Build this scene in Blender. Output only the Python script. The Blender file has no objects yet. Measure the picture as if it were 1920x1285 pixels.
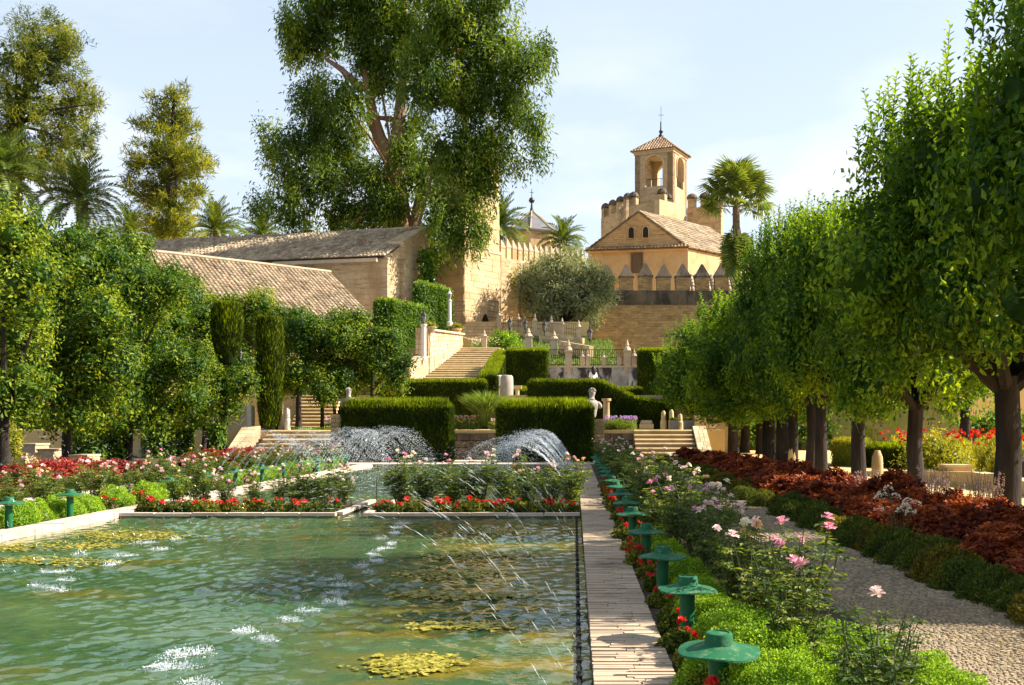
import bpy, math
import numpy as np
from mathutils import Vector, Matrix, Euler

# ------------------------------------------------------------------ camera, sky, sun, exposure
scene = bpy.context.scene
COL = scene.collection
R = math.radians

cam_data = bpy.data.cameras.new("camera")
cam = bpy.data.objects.new("camera", cam_data)
COL.objects.link(cam)
cam.location = (0, 0, 1.7)
cam.rotation_euler = (R(90), 0, 0)
cam_data.sensor_width = 36
cam_data.lens = 37.5
cam_data.shift_x = -118 / 1920
cam_data.shift_y = 154.5 / 1920
cam_data.clip_start = 0.1
cam_data.clip_end = 6000
scene.camera = cam

SUN = Vector((0.772, 0.085, 0.628)).normalized()
world = bpy.data.worlds.new("World")
scene.world = world
world.use_nodes = True
wn, wl = world.node_tree.nodes, world.node_tree.links
wn.clear()
w_out = wn.new("ShaderNodeOutputWorld")
w_bg = wn.new("ShaderNodeBackground")
w_bg.inputs["Strength"].default_value = 0.080
sky = wn.new("ShaderNodeTexSky")
sky.sky_type = 'NISHITA'
sky.sun_disc = False
sky.sun_elevation = math.asin(SUN.z)
sky.sun_rotation = math.atan2(SUN.x, SUN.y)
sky.air_density = 1.1
sky.dust_density = 1.6
sky.ozone_density = 1.0
# clouds: wispy banks low in the sky, mixed into the sky colour
tc = wn.new("ShaderNodeTexCoord")
mp = wn.new("ShaderNodeMapping")
mp.inputs["Scale"].default_value = (1.0, 1.0, 2.6)
mp.inputs["Location"].default_value = (3.37, 0.2, 0.55)
wl.new(tc.outputs["Generated"], mp.inputs["Vector"])
cn = wn.new("ShaderNodeTexNoise")
cn.inputs["Scale"].default_value = 3.4
cn.inputs["Detail"].default_value = 7
cn.inputs["Roughness"].default_value = 0.52
wl.new(mp.outputs["Vector"], cn.inputs["Vector"])
cr = wn.new("ShaderNodeValToRGB")
cr.color_ramp.elements[0].position = 0.46
cr.color_ramp.elements[1].position = 0.62
wl.new(cn.outputs["Fac"], cr.inputs["Fac"])
sx = wn.new("ShaderNodeSeparateXYZ")
wl.new(tc.outputs["Generated"], sx.inputs["Vector"])
zr = wn.new("ShaderNodeMapRange")            # veil: whiter towards the horizon
zr.inputs["From Min"].default_value = 0.0
zr.inputs["From Max"].default_value = 0.62
zr.inputs["To Min"].default_value = 0.88
zr.inputs["To Max"].default_value = 0.34
wl.new(sx.outputs["Z"], zr.inputs["Value"])
veil = wn.new("ShaderNodeMixRGB")
veil.inputs[2].default_value = (4.2, 4.75, 5.5, 1)
wl.new(zr.outputs["Result"], veil.inputs[0])
wl.new(sky.outputs["Color"], veil.inputs[1])
cm = wn.new("ShaderNodeMath"); cm.operation = 'MULTIPLY'
cm.inputs[1].default_value = 0.58
lowm = wn.new("ShaderNodeMapRange")          # the cloud banks lie low, the sky above is clear
lowm.inputs["From Min"].default_value = 0.20; lowm.inputs["From Max"].default_value = 0.37
lowm.inputs["To Min"].default_value = 1.0; lowm.inputs["To Max"].default_value = 0.12
wl.new(sx.outputs["Z"], lowm.inputs["Value"])
cm0 = wn.new("ShaderNodeMath"); cm0.operation = 'MULTIPLY'
wl.new(cr.outputs["Color"], cm0.inputs[0]); wl.new(lowm.outputs["Result"], cm0.inputs[1])
wl.new(cm0.outputs["Value"], cm.inputs[0])
cmix = wn.new("ShaderNodeMixRGB")
cmix.inputs[2].default_value = (6.2, 6.1, 6.1, 1)
wl.new(cm.outputs["Value"], cmix.inputs[0])
wl.new(veil.outputs["Color"], cmix.inputs[1])
wl.new(cmix.outputs["Color"], w_bg.inputs["Color"])
wl.new(w_bg.outputs["Background"], w_out.inputs["Surface"])

sun_data = bpy.data.lights.new("sun", 'SUN')
sun_data.energy = 5.0
sun_data.angle = R(0.55)
sun_data.color = (1.0, 0.92, 0.80)
sun = bpy.data.objects.new("sun", sun_data)
COL.objects.link(sun)
sun.rotation_euler = (-SUN).to_track_quat('-Z', 'Y').to_euler()
sun.location = (40, 20, 40)

vs = scene.view_settings
vs.view_transform = 'Standard'
vs.look = 'None'
vs.gamma = 1.0
vs.use_curve_mapping = False
vs.exposure = 1.45
scene.cycles.max_bounces = 6
scene.cycles.transparent_max_bounces = 6

# ------------------------------------------------------------------ helpers
rng = np.random.default_rng(7)
VPX, VPY, F, H = 1078.0, 797.0, 2000.0, 1.7

def P(px, py, Y):
    """the place at distance Y that the photograph shows at pixel (px, py)"""
    return np.array([(px - VPX) * Y / F, Y, H + (VPY - py) * Y / F])

def nrm(a):
    a = np.asarray(a, float)
    return a / np.maximum(np.linalg.norm(a, axis=-1, keepdims=True), 1e-9)

def rvec(r, n):
    return nrm(r.normal(size=(n, 3)))

class G:
    """collects geometry for one mesh"""
    def __init__(s):
        s.V = []; s.Q = []; s.T = []; s.mq = []; s.mt = []; s.tq = []; s.tt = []; s.n = 0
    def add(s, V, Q=None, T=None, m=0, t=0.5):
        V = np.asarray(V, float).reshape(-1, 3)
        if Q is not None and len(Q):
            Q = np.asarray(Q, int).reshape(-1, 4)
            s.Q.append(Q + s.n); s.mq.append(np.full(len(Q), m))
            s.tq.append(np.broadcast_to(np.asarray(t, float), (len(Q),)).copy())
        if T is not None and len(T):
            T = np.asarray(T, int).reshape(-1, 3)
            s.T.append(T + s.n); s.mt.append(np.full(len(T), m))
            s.tt.append(np.full(len(T), t if np.isscalar(t) else 0.5))
        s.V.append(V); s.n += len(V)
        return s
    def hexa(s, p, m=0, t=0.5):      # 4 bottom points (ccw from above), then 4 top
        return s.add(p, [[3, 2, 1, 0], [4, 5, 6, 7], [0, 1, 5, 4], [1, 2, 6, 5], [2, 3, 7, 6], [3, 0, 4, 7]], m=m, t=t)
    def box(s, c, size, rz=0, m=0, top=1.0, t=0.5):   # c = centre of the bottom face
        x, y, z = np.array(size) / 2
        b = np.array([[-x, -y, 0], [x, -y, 0], [x, y, 0], [-x, y, 0]])
        u = b * [top, top, 1]; u[:, 2] = size[2]
        p = np.vstack([b, u])
        if rz:
            ca, sa = math.cos(rz), math.sin(rz)
            p = np.c_[p[:, 0] * ca - p[:, 1] * sa, p[:, 0] * sa + p[:, 1] * ca, p[:, 2]]
        return s.hexa(p + np.array(c), m, t)
    def prism(s, poly, z0, z1, m=0, t=0.5):   # convex footprint, ccw
        n = len(poly); poly = np.asarray(poly, float)
        z0 = np.broadcast_to(z0, n); z1 = np.broadcast_to(z1, n)
        V = np.vstack([np.c_[poly, z0], np.c_[poly, z1]])
        Q = [[i, (i + 1) % n, n + (i + 1) % n, n + i] for i in range(n)]
        T = [[n, n + i, n + i + 1] for i in range(1, n - 1)] + [[0, i + 1, i] for i in range(1, n - 1)]
        return s.add(V, Q, T, m, t)
    def tube(s, pts, rad, k=8, m=0, t=0.5, cap=True):
        pts = np.asarray(pts, float); n = len(pts)
        rad = np.broadcast_to(rad, n)
        tg = nrm(np.gradient(pts, axis=0))
        ref = np.array([0, 0, 1.0]) if abs(tg[0][2]) < 0.9 else np.array([1.0, 0, 0])
        V = []
        u = nrm(np.cross(ref, tg[0]))
        for i in range(n):
            u = nrm(u - tg[i] * np.dot(u, tg[i])); w = np.cross(tg[i], u)
            a = np.arange(k) * 2 * math.pi / k
            V.append(pts[i] + rad[i] * (np.cos(a)[:, None] * u + np.sin(a)[:, None] * w))
        V = np.vstack(V)
        Q = [[i * k + j, i * k + (j + 1) % k, (i + 1) * k + (j + 1) % k, (i + 1) * k + j] for i in range(n - 1) for j in range(k)]
        T = []
        if cap:
            T = [[(n - 1) * k, (n - 1) * k + j, (n - 1) * k + j + 1] for j in range(1, k - 1)] + [[0, j + 1, j] for j in range(1, k - 1)]
        return s.add(V, Q, T, m, t)
    def lathe(s, prof, c=(0, 0, 0), k=14, m=0, t=0.5, sq=False):
        prof = np.asarray(prof, float); n = len(prof)
        a = np.arange(k) * 2 * math.pi / k + (math.pi / 4 if sq else 0)
        V = np.vstack([np.c_[np.cos(a) * r, np.sin(a) * r, np.full(k, z)] for r, z in prof]) + np.array(c)
        Q = [[i * k + j, i * k + (j + 1) % k, (i + 1) * k + (j + 1) % k, (i + 1) * k + j] for i in range(n - 1) for j in range(k)]
        T = [[(n - 1) * k, (n - 1) * k + j, (n - 1) * k + j + 1] for j in range(1, k - 1)] + [[0, j + 1, j] for j in range(1, k - 1)]
        return s.add(V, Q, T, m, t)
    def leaves(s, c, d, n, L, W, t, fold=0.22, m=0, mid=0.45):
        c = np.asarray(c, float); N = len(c)
        L = np.broadcast_to(L, N)[:, None]; W = np.broadcast_to(W, N)[:, None]
        d = nrm(d); sd = nrm(np.cross(d, n)); n = np.cross(sd, d)
        md = c + d * L * mid
        V = np.stack([c, md + sd * W / 2 + n * W * fold, c + d * L, md - sd * W / 2 + n * W * fold], 1).reshape(-1, 3)
        Q = np.arange(4 * N).reshape(-1, 4)
        return s.add(V, Q, m=m, t=t)
    def drops(s, c, d, L, W, m=0, t=0.5):           # small elongated octahedra
        c = np.asarray(c, float); N = len(c); d = nrm(d)
        ref = np.tile([0.3, 0.2, 0.93], (N, 1))
        u = nrm(np.cross(d, ref)); w = np.cross(d, u)
        L = np.broadcast_to(L, N)[:, None]; W = np.broadcast_to(W, N)[:, None]
        V = np.stack([c - d * L / 2, c + d * L / 2, c + u * W / 2, c + w * W / 2, c - u * W / 2, c - w * W / 2], 1).reshape(-1, 3)
        base = np.array([[1, 2, 3], [1, 3, 4], [1, 4, 5], [1, 5, 2], [0, 3, 2], [0, 4, 3], [0, 5, 4], [0, 2, 5]])
        T = (np.arange(N)[:, None, None] * 6 + base[None]).reshape(-1, 3)
        return s.add(V, T=T, m=m, t=t)
    def mesh(s, name, mats, smooth=False, angle=40):
        me = bpy.data.meshes.new(name)
        V = np.vstack(s.V)
        Q = np.vstack(s.Q) if s.Q else np.zeros((0, 4), int)
        T = np.vstack(s.T) if s.T else np.zeros((0, 3), int)
        nq, nt = len(Q), len(T)
        me.vertices.add(len(V)); me.vertices.foreach_set("co", V.astype(np.float32).ravel())
        me.loops.add(4 * nq + 3 * nt)
        me.loops.foreach_set("vertex_index", np.r_[Q.ravel(), T.ravel()].astype(np.int32))
        me.polygons.add(nq + nt)
        me.polygons.foreach_set("loop_start", np.r_[np.arange(nq) * 4, 4 * nq + np.arange(nt) * 3].astype(np.int32))
        mi = np.r_[np.concatenate(s.mq) if s.mq else [], np.concatenate(s.mt) if s.mt else []].astype(np.int32)
        tv = np.r_[np.concatenate(s.tq) if s.tq else [], np.concatenate(s.tt) if s.tt else []].astype(np.float32)
        if not isinstance(mats, (list, tuple)): mats = [mats]
        for x in mats: me.materials.append(x)
        me.polygons.foreach_set("material_index", mi)
        me.polygons.foreach_set("use_smooth", np.full(nq + nt, bool(smooth)))
        a = me.attributes.new("tint", 'FLOAT', 'FACE'); a.data.foreach_set("value", tv)
        me.update(calc_edges=True)
        if smooth: me.set_sharp_from_angle(angle=R(angle))
        return me
    def obj(s, name, mats, parent=None, world=False, smooth=False, angle=40, **kw):
        if world and parent is not None:
            off = np.array(parent.location)
            s.V = [v - off for v in s.V]
        return link(name, s.mesh(name, mats, smooth, angle), parent, **kw)

def link(name, me, parent=None, loc=(0, 0, 0), rot=(0, 0, 0), sc=1, label=None, cat=None, group=None, kind=None):
    o = bpy.data.objects.new(name, me)
    COL.objects.link(o)
    o.location = loc; o.rotation_euler = rot
    o.scale = (sc, sc, sc) if np.isscalar(sc) else sc
    if parent is not None: o.parent = parent
    if label: o["label"] = label
    if cat: o["category"] = cat
    if group: o["group"] = group
    if kind: o["kind"] = kind
    return o

def thing(name, label, cat, loc=(0, 0, 0), rz=0, group=None, sc=1):
    return link(name, None, None, tuple(float(v) for v in loc), (0, 0, rz), sc, label, cat, group)

def dup(src, loc, rz=0, sc=1, label=None, group=None):
    """copy of a thing with its parts and sub-parts"""
    kids = {}
    def rec(o, parent):
        c = o.copy(); COL.objects.link(c)
        if parent is not None: c.parent = parent
        for k in o.children: rec(k, c)
        return c
    c = rec(src, None)
    c.location = tuple(float(v) for v in loc); c.rotation_euler = (0, 0, rz)
    c.scale = (sc, sc, sc) if np.isscalar(sc) else sc
    if label: c["label"] = label
    if group: c["group"] = group
    return c

ORD = ["first", "second", "third", "fourth", "fifth", "sixth", "seventh", "eighth", "ninth", "tenth", "eleventh", "twelfth",
       "thirteenth", "fourteenth", "fifteenth", "sixteenth", "seventeenth", "eighteenth", "nineteenth"]
TENS = ["", "", "twenty", "thirty", "forty", "fifty", "sixty", "seventy", "eighty", "ninety"]
def nth(i):                       # i from 0
    if i < 19: return ORD[i]
    i += 1
    if i % 10 == 0: return {20: "twentieth", 30: "thirtieth", 40: "fortieth", 50: "fiftieth", 60: "sixtieth", 70: "seventieth", 80: "eightieth", 90: "ninetieth"}[i]
    return TENS[i // 10] + "-" + ORD[i % 10 - 1]

# ------------------------------------------------------------------ materials
def mixer(nt, a, b, fac=None):
    n = nt.nodes.new("ShaderNodeMixRGB")
    for i, x in ((1, a), (2, b)):
        if isinstance(x, (tuple, list)): n.inputs[i].default_value = (*x, 1)
        else: nt.links.new(x, n.inputs[i])
    if fac is not None:
        if isinstance(fac, float): n.inputs[0].default_value = fac
        else: nt.links.new(fac, n.inputs[0])
    return n.outputs[0]

def noise(nt, vec, scale, detail=5, rough=0.6, lo=None, hi=None):
    n = nt.nodes.new("ShaderNodeTexNoise")
    n.inputs["Scale"].default_value = scale; n.inputs["Detail"].default_value = detail
    n.inputs["Roughness"].default_value = rough
    if vec is not None: nt.links.new(vec, n.inputs["Vector"])
    o = n.outputs["Fac"]
    if lo is not None:
        r = nt.nodes.new("ShaderNodeMapRange"); r.interpolation_type = 'SMOOTHSTEP'
        r.inputs["From Min"].default_value = lo; r.inputs["From Max"].default_value = hi
        nt.links.new(o, r.inputs["Value"]); o = r.outputs["Result"]
    return o

def basemat(name):
    m = bpy.data.materials.new(name); m.use_nodes = True
    nt = m.node_tree; b = nt.nodes["Principled BSDF"]
    return m, nt, b

def position(nt, stretch=None):
    g = nt.nodes.new("ShaderNodeNewGeometry").outputs["Position"]
    if stretch:
        mp = nt.nodes.new("ShaderNodeMapping"); mp.inputs["Scale"].default_value = stretch
        nt.links.new(g, mp.inputs["Vector"]); g = mp.outputs["Vector"]
    return g

def bumpit(nt, b, h, strength=0.4, dist=0.02, prev=None):
    n = nt.nodes.new("ShaderNodeBump"); n.inputs["Strength"].default_value = strength
    n.inputs["Distance"].default_value = dist
    nt.links.new(h, n.inputs["Height"])
    if prev is not None: nt.links.new(prev, n.inputs["Normal"])
    nt.links.new(n.outputs["Normal"], b.inputs["Normal"])
    return n.outputs["Normal"]

def mute(c, k=0.10):
    l = 0.3 * c[0] + 0.59 * c[1] + 0.11 * c[2]
    return tuple(x + (l * t - x) * k for x, t in zip(c, (1.06, 1.0, 0.92)))

def stone(name, c1, c2, scale=1.5, stain=None, stain_amt=(0.5, 0.75), rough=0.9, bump=0.5, dist=0.03, fine=14, rnd=0.25, tint=0.0, stretch=None, stscale=0.6):
    """mottled mineral surface: two tones, optional dirt patches, relief, per-piece variation"""
    c1, c2 = mute(c1), mute(c2)
    m, nt, b = basemat(name)
    p = position(nt, stretch)
    col = mixer(nt, c1, c2, noise(nt, p, scale, 6, 0.65, 0.3, 0.7))
    f = noise(nt, p, fine, 4, 0.7, 0.3, 0.75)
    col = mixer(nt, col, tuple(x * 0.62 for x in c1), None)
    nt.links.new(f, col.node.inputs[0])
    mm = nt.nodes.new("ShaderNodeMath"); mm.operation = 'MULTIPLY'; mm.inputs[1].default_value = 0.45
    nt.links.new(f, mm.inputs[0]); nt.links.new(mm.outputs[0], col.node.inputs[0])
    if stain:
        col = mixer(nt, col, stain, noise(nt, position(nt, (1, 1, 0.45)), stscale, 6, 0.7, *stain_amt))
    if rnd or tint:
        hs = nt.nodes.new("ShaderNodeHueSaturation")
        mr = nt.nodes.new("ShaderNodeMapRange")
        mr.inputs["To Min"].default_value = 1 - rnd; mr.inputs["To Max"].default_value = 1 + rnd
        if tint:
            at = nt.nodes.new("ShaderNodeAttribute"); at.attribute_name = "tint"
            nt.links.new(at.outputs["Fac"], mr.inputs["Value"])
        else:
            nt.links.new(nt.nodes.new("ShaderNodeObjectInfo").outputs["Random"], mr.inputs["Value"])
        nt.links.new(mr.outputs["Result"], hs.inputs["Value"]); nt.links.new(col, hs.inputs["Color"])
        col = hs.outputs["Color"]
    nt.links.new(col, b.inputs["Base Color"])
    b.inputs["Roughness"].default_value = rough
    b.inputs["Specular IOR Level"].default_value = 0.25
    n1 = bumpit(nt, b, noise(nt, p, fine, 6, 0.7), bump, dist)
    return m

def brickwork(name, c1, c2, mortar, bw=0.5, bh=0.16, stain=None, stain_amt=(0.45, 0.7), axis='XZ', bump=0.5, stscale=0.35):
    c1, c2, mortar = mute(c1, .12), mute(c2, .12), mute(mortar, .12)
    m, nt, b = basemat(name)
    pos = nt.nodes.new("ShaderNodeNewGeometry").outputs["Position"]
    sp = nt.nodes.new("ShaderNodeSeparateXYZ"); nt.links.new(pos, sp.inputs[0])
    ad = nt.nodes.new("ShaderNodeMath"); ad.operation = 'ADD'
    nt.links.new(sp.outputs["X"], ad.inputs[0]); nt.links.new(sp.outputs["Y"], ad.inputs[1])
    cb = nt.nodes.new("ShaderNodeCombineXYZ")
    nt.links.new(ad.outputs[0], cb.inputs["X"]); nt.links.new(sp.outputs["Z"], cb.inputs["Y"])
    # bend the courses a little so that they never run ruler-straight
    nz = nt.nodes.new("ShaderNodeTexNoise"); nz.inputs["Scale"].default_value = 0.9; nt.links.new(pos, nz.inputs["Vector"])
    va = nt.nodes.new("ShaderNodeVectorMath"); va.operation = 'MULTIPLY_ADD'
    va.inputs[1].default_value = (0.25, 0.18, 0); nt.links.new(nz.outputs["Color"], va.inputs[0]); nt.links.new(cb.outputs[0], va.inputs[2])
    br = nt.nodes.new("ShaderNodeTexBrick")
    br.inputs["Color1"].default_value = (*c1, 1); br.inputs["Color2"].default_value = (*c2, 1); br.inputs["Mortar"].default_value = (*mortar, 1)
    br.inputs["Scale"].default_value = 1; br.inputs["Brick Width"].default_value = bw; br.inputs["Row Height"].default_value = bh
    br.inputs["Mortar Size"].default_value = 0.02; br.inputs["Mortar Smooth"].default_value = 0.4
    nt.links.new(va.outputs[0], br.inputs["Vector"])
    col = mixer(nt, br.outputs["Color"], tuple(x * 0.55 for x in c1), noise(nt, pos, 1.3, 6, 0.7, 0.45, 0.8))
    col = mixer(nt, col, tuple(min(1, x * 1.35) for x in c2), noise(nt, position(nt, (1, 1, 2.5)), 0.8, 6, 0.75, 0.52, 0.8))
    col = mixer(nt, col, tuple(x * 0.42 for x in c1), noise(nt, position(nt, (0.7, 0.7, 5.5)), 1.0, 5, 0.75, 0.50, 0.72))
    col = mixer(nt, col, tuple(min(1, x * 1.25) for x in c2), noise(nt, position(nt, (0.5, 0.5, 4.0)), 1.7, 5, 0.75, 0.52, 0.74))
    if stain: col = mixer(nt, col, stain, noise(nt, position(nt, (1, 1, 0.5)), stscale, 6, 0.7, *stain_amt))
    nt.links.new(col, b.inputs["Base Color"])
    b.inputs["Roughness"].default_value = 0.92; b.inputs["Specular IOR Level"].default_value = 0.2
    iv = nt.nodes.new("ShaderNodeMath"); iv.operation = 'SUBTRACT'; iv.inputs[0].default_value = 1; nt.links.new(br.outputs["Fac"], iv.inputs[1])
    n1 = bumpit(nt, b, iv.outputs[0], bump, 0.03)
    bumpit(nt, b, noise(nt, pos, 6, 6, 0.7), 0.6, 0.06, n1)
    return m

def leafmat(name, dark, mid, light, trans=0.35, rough=0.45, clump=0.7, spec=0.35, gain=1.5):
    m, nt, b = basemat(name)
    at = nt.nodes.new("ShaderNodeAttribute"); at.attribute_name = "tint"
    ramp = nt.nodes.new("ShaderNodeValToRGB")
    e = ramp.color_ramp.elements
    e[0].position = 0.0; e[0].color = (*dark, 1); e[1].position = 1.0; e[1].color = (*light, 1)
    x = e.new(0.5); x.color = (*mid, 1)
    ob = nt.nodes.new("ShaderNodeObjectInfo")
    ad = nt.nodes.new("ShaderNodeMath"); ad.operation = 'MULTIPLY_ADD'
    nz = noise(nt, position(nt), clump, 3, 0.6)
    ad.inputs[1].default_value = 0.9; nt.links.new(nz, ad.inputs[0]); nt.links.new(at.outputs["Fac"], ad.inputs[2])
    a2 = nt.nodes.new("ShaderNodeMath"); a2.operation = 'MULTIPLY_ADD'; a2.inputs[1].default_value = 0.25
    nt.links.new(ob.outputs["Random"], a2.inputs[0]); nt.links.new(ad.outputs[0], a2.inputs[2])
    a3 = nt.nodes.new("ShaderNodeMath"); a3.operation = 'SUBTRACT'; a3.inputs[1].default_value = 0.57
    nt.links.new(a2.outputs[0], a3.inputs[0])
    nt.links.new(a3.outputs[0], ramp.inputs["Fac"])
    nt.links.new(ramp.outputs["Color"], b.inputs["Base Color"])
    b.inputs["Roughness"].default_value = rough; b.inputs["Specular IOR Level"].default_value = spec
    tr = nt.nodes.new("ShaderNodeBsdfTranslucent")
    g = nt.nodes.new("ShaderNodeMixRGB"); g.blend_type = 'MULTIPLY'; g.inputs[0].default_value = 1
    g.inputs[2].default_value = (gain * 1.1, gain, gain * 0.35, 1)
    nt.links.new(ramp.outputs["Color"], g.inputs[1]); nt.links.new(g.outputs[0], tr.inputs["Color"])
    mx = nt.nodes.new("ShaderNodeMixShader"); mx.inputs[0].default_value = trans
    nt.links.new(b.outputs[0], mx.inputs[1]); nt.links.new(tr.outputs[0], mx.inputs[2])
    nt.links.new(mx.outputs[0], nt.nodes["Material Output"].inputs["Surface"])
    return m

def paint(name, c, c2=None, rough=0.5, scale=6, bump=0.15, metal=0.0, lo=0.5, hi=0.8, chips=None):
    m, nt, b = basemat(name)
    p = position(nt)
    col = mixer(nt, c, c2 if c2 else tuple(x * 0.7 for x in c), noise(nt, p, scale, 6, 0.7, lo, hi))
    nt.links.new(col, b.inputs["Base Color"]); b.inputs["Roughness"].default_value = rough; b.inputs["Metallic"].default_value = metal
    b.inputs["Specular IOR Level"].default_value = 0.3
    if chips:
        c3 = mixer(nt, col, chips, noise(nt, p, scale * 1.7, 7, 0.75, 0.60, 0.68)); nt.links.new(c3, b.inputs['Base Color'])
    if bump: bumpit(nt, b, noise(nt, p, scale * 6, 4), bump, 0.004)
    return m

M = {}
M['citrus'] = leafmat("citrus leaves", (0.017, 0.056, 0.006), (0.066, 0.150, 0.008), (0.235, 0.335, 0.015), 0.44, 0.5, 0.55, 0.2)
M['orange'] = leafmat("orange tree leaves", (0.015, 0.046, 0.006), (0.056, 0.122, 0.009), (0.270, 0.320, 0.016), 0.38, 0.5, 0.45, 0.2)
M['cypress'] = leafmat("clipped cypress", (0.016, 0.030, 0.003), (0.044, 0.072, 0.005), (0.260, 0.330, 0.010), 0.42, 0.65, 0.9, 0.1)
M['ivy'] = leafmat("ivy leaves", (0.022, 0.066, 0.007), (0.080, 0.155, 0.012), (0.210, 0.300, 0.024), 0.34, 0.5, 0.8, 0.2)
M['eucalyptus'] = leafmat("eucalyptus leaves", (0.026, 0.062, 0.012), (0.092, 0.155, 0.016), (0.270, 0.335, 0.022), 0.45, 0.5, 0.16, 0.22)
M['casuarina'] = leafmat("feathery conifer needles", (0.032, 0.055, 0.012), (0.115, 0.145, 0.018), (0.300, 0.300, 0.026), 0.42, 0.6, 0.25, 0.15)
M['olive'] = leafmat("olive leaves", (0.075, 0.095, 0.040), (0.200, 0.225, 0.110), (0.370, 0.390, 0.210), 0.25, 0.55, 0.5, 0.25)
M['palm'] = leafmat("palm fronds", (0.034, 0.066, 0.012), (0.105, 0.155, 0.026), (0.270, 0.290, 0.055), 0.35, 0.42, 0.4, 0.3)
M['lime'] = leafmat("lime green bedding leaves", (0.10, 0.21, 0.012), (0.23, 0.39, 0.024), (0.40, 0.54, 0.05), 0.35, 0.6, 2.0, 0.15, 1.25)
M['edging'] = leafmat("edging shrub leaves", (0.030, 0.055, 0.010), (0.085, 0.120, 0.018), (0.290, 0.240, 0.030), 0.34, 0.6, 1.1, 0.15)
M['edging_warm'] = leafmat('russet edging leaves', (0.045, 0.048, 0.010), (0.15, 0.125, 0.018), (0.42, 0.33, 0.03), 0.34, 0.6, 1.1, 0.15)
M['coleus'] = leafmat("dark red coleus leaves", (0.060, 0.014, 0.010), (0.235, 0.046, 0.020), (0.540, 0.150, 0.040), 0.36, 0.55, 0.9, 0.2, 1.2)
M['amaranth'] = leafmat("scarlet bedding leaves", (0.11, 0.012, 0.014), (0.34, 0.032, 0.032), (0.50, 0.10, 0.07), 0.3, 0.5, 0.9, 0.25, 1.15)
M['rose_leaf'] = leafmat("rose leaves", (0.022, 0.052, 0.010), (0.075, 0.125, 0.018), (0.260, 0.280, 0.045), 0.36, 0.5, 1.3, 0.2)
M['shrub_yellow'] = leafmat("yellow green shrub leaves", (0.10, 0.14, 0.012), (0.24, 0.26, 0.02), (0.42, 0.38, 0.03), 0.35, 0.5, 1.0)
M['reed'] = leafmat("grassy leaves", (0.04, 0.09, 0.012), (0.11, 0.18, 0.03), (0.23, 0.29, 0.07), 0.35, 0.45, 1.0)
M['lily'] = leafmat("floating leaves", (0.13, 0.13, 0.012), (0.27, 0.24, 0.02), (0.42, 0.35, 0.05), 0.12, 0.4, 1.5)
M['bark'] = stone("dark bark", (0.020, 0.014, 0.010), (0.046, 0.033, 0.024), 4, None, bump=1.0, dist=0.05, fine=9, rnd=0.15, stretch=(1, 1, 0.25))
M['bark_pale'] = stone("eucalyptus bark", (0.34, 0.17, 0.085), (0.20, 0.12, 0.08), 0.8, (0.42, 0.30, 0.2), bump=0.6, dist=0.08, fine=3, rnd=0.1, stretch=(1, 1, 0.3))
M['palm_bark'] = stone("palm trunk", (0.12, 0.08, 0.05), (0.22, 0.15, 0.09), 3, None, bump=1, dist=0.08, fine=6, rnd=0.1, stretch=(0.5, 0.5, 2))
M['stem'] = paint("rose stems", (0.075, 0.085, 0.025), (0.12, 0.06, 0.03), 0.6, 9)
M['lamp_green'] = paint("green lamp enamel", (0.002, 0.095, 0.028), (0.010, 0.050, 0.020), 0.55, 14, 0.2, chips=(0.10, 0.06, 0.035))
M['lamp_cap'] = paint("weathered green lamp cap", (0.003, 0.092, 0.032), (0.15, 0.20, 0.10), 0.65, 16, 0.2, lo=0.5, hi=0.75, chips=(0.16, 0.13, 0.08))
M['lamp_glass'] = paint("amber diffuser", (0.42, 0.30, 0.10), (0.25, 0.17, 0.06), 0.35, 8, 0)
M['sandstone'] = stone("sandstone ashlar", (0.52, 0.36, 0.17), (0.60, 0.44, 0.24), 0.7, (0.36, 0.21, 0.085), (0.48, 0.72), bump=0.6, dist=0.04, fine=5, rnd=0.13, stscale=0.35)
M['sandstone_core'] = stone("recessed mortar", (0.42, 0.29, 0.15), (0.36, 0.25, 0.13), 2, None, rnd=0)
M['stone_pale'] = stone("pale carved stone", (0.42, 0.315, 0.19), (0.51, 0.40, 0.26), 3, (0.26, 0.19, 0.12), (0.5, 0.75), bump=0.4, dist=0.02, fine=16, rnd=0.12)
M['statue'] = stone("weathered marble", (0.42, 0.365, 0.31), (0.31, 0.265, 0.22), 3.5, (0.20, 0.16, 0.13), (0.52, 0.74), bump=0.35, dist=0.015, fine=22, rnd=0.1, stscale=2.0)
M['riser'] = stone('step riser', (0.30, 0.20, 0.085), (0.38, 0.26, 0.12), 2.5, (0.18, 0.11, 0.05), (0.5, 0.75), bump=0.6, dist=0.02, fine=10, rnd=0.15)  # darker than the treads: the risers' shade is put into the colour
M['wet_stone'] = stone('damp dark stone', (0.11, 0.085, 0.05), (0.18, 0.14, 0.085), 2, (0.05, 0.04, 0.025), (0.5, 0.75), bump=0.8, dist=0.03, fine=9, rnd=0.2)
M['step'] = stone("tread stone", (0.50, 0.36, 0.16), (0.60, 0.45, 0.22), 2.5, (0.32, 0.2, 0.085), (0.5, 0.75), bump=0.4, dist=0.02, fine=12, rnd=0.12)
M['rubble'] = stone("rubble block", (0.54, 0.38, 0.19), (0.64, 0.48, 0.29), 2, (0.33, 0.2, 0.1), (0.5, 0.8), bump=0.8, dist=0.03, fine=12, rnd=0.2)
M['brick_wall'] = brickwork("tan brick wall", (0.31, 0.185, 0.075), (0.43, 0.275, 0.115), (0.27, 0.18, 0.09), 0.62, 0.24, (0.085, 0.065, 0.045), (0.55, 0.78))
M['wall_dark'] = stone("black crusted parapet", (0.11, 0.085, 0.06), (0.19, 0.14, 0.095), 1.2, (0.04, 0.035, 0.03), (0.45, 0.62), bump=0.6, fine=5, rnd=0.1, stretch=(1, 1, 0.3))
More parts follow.
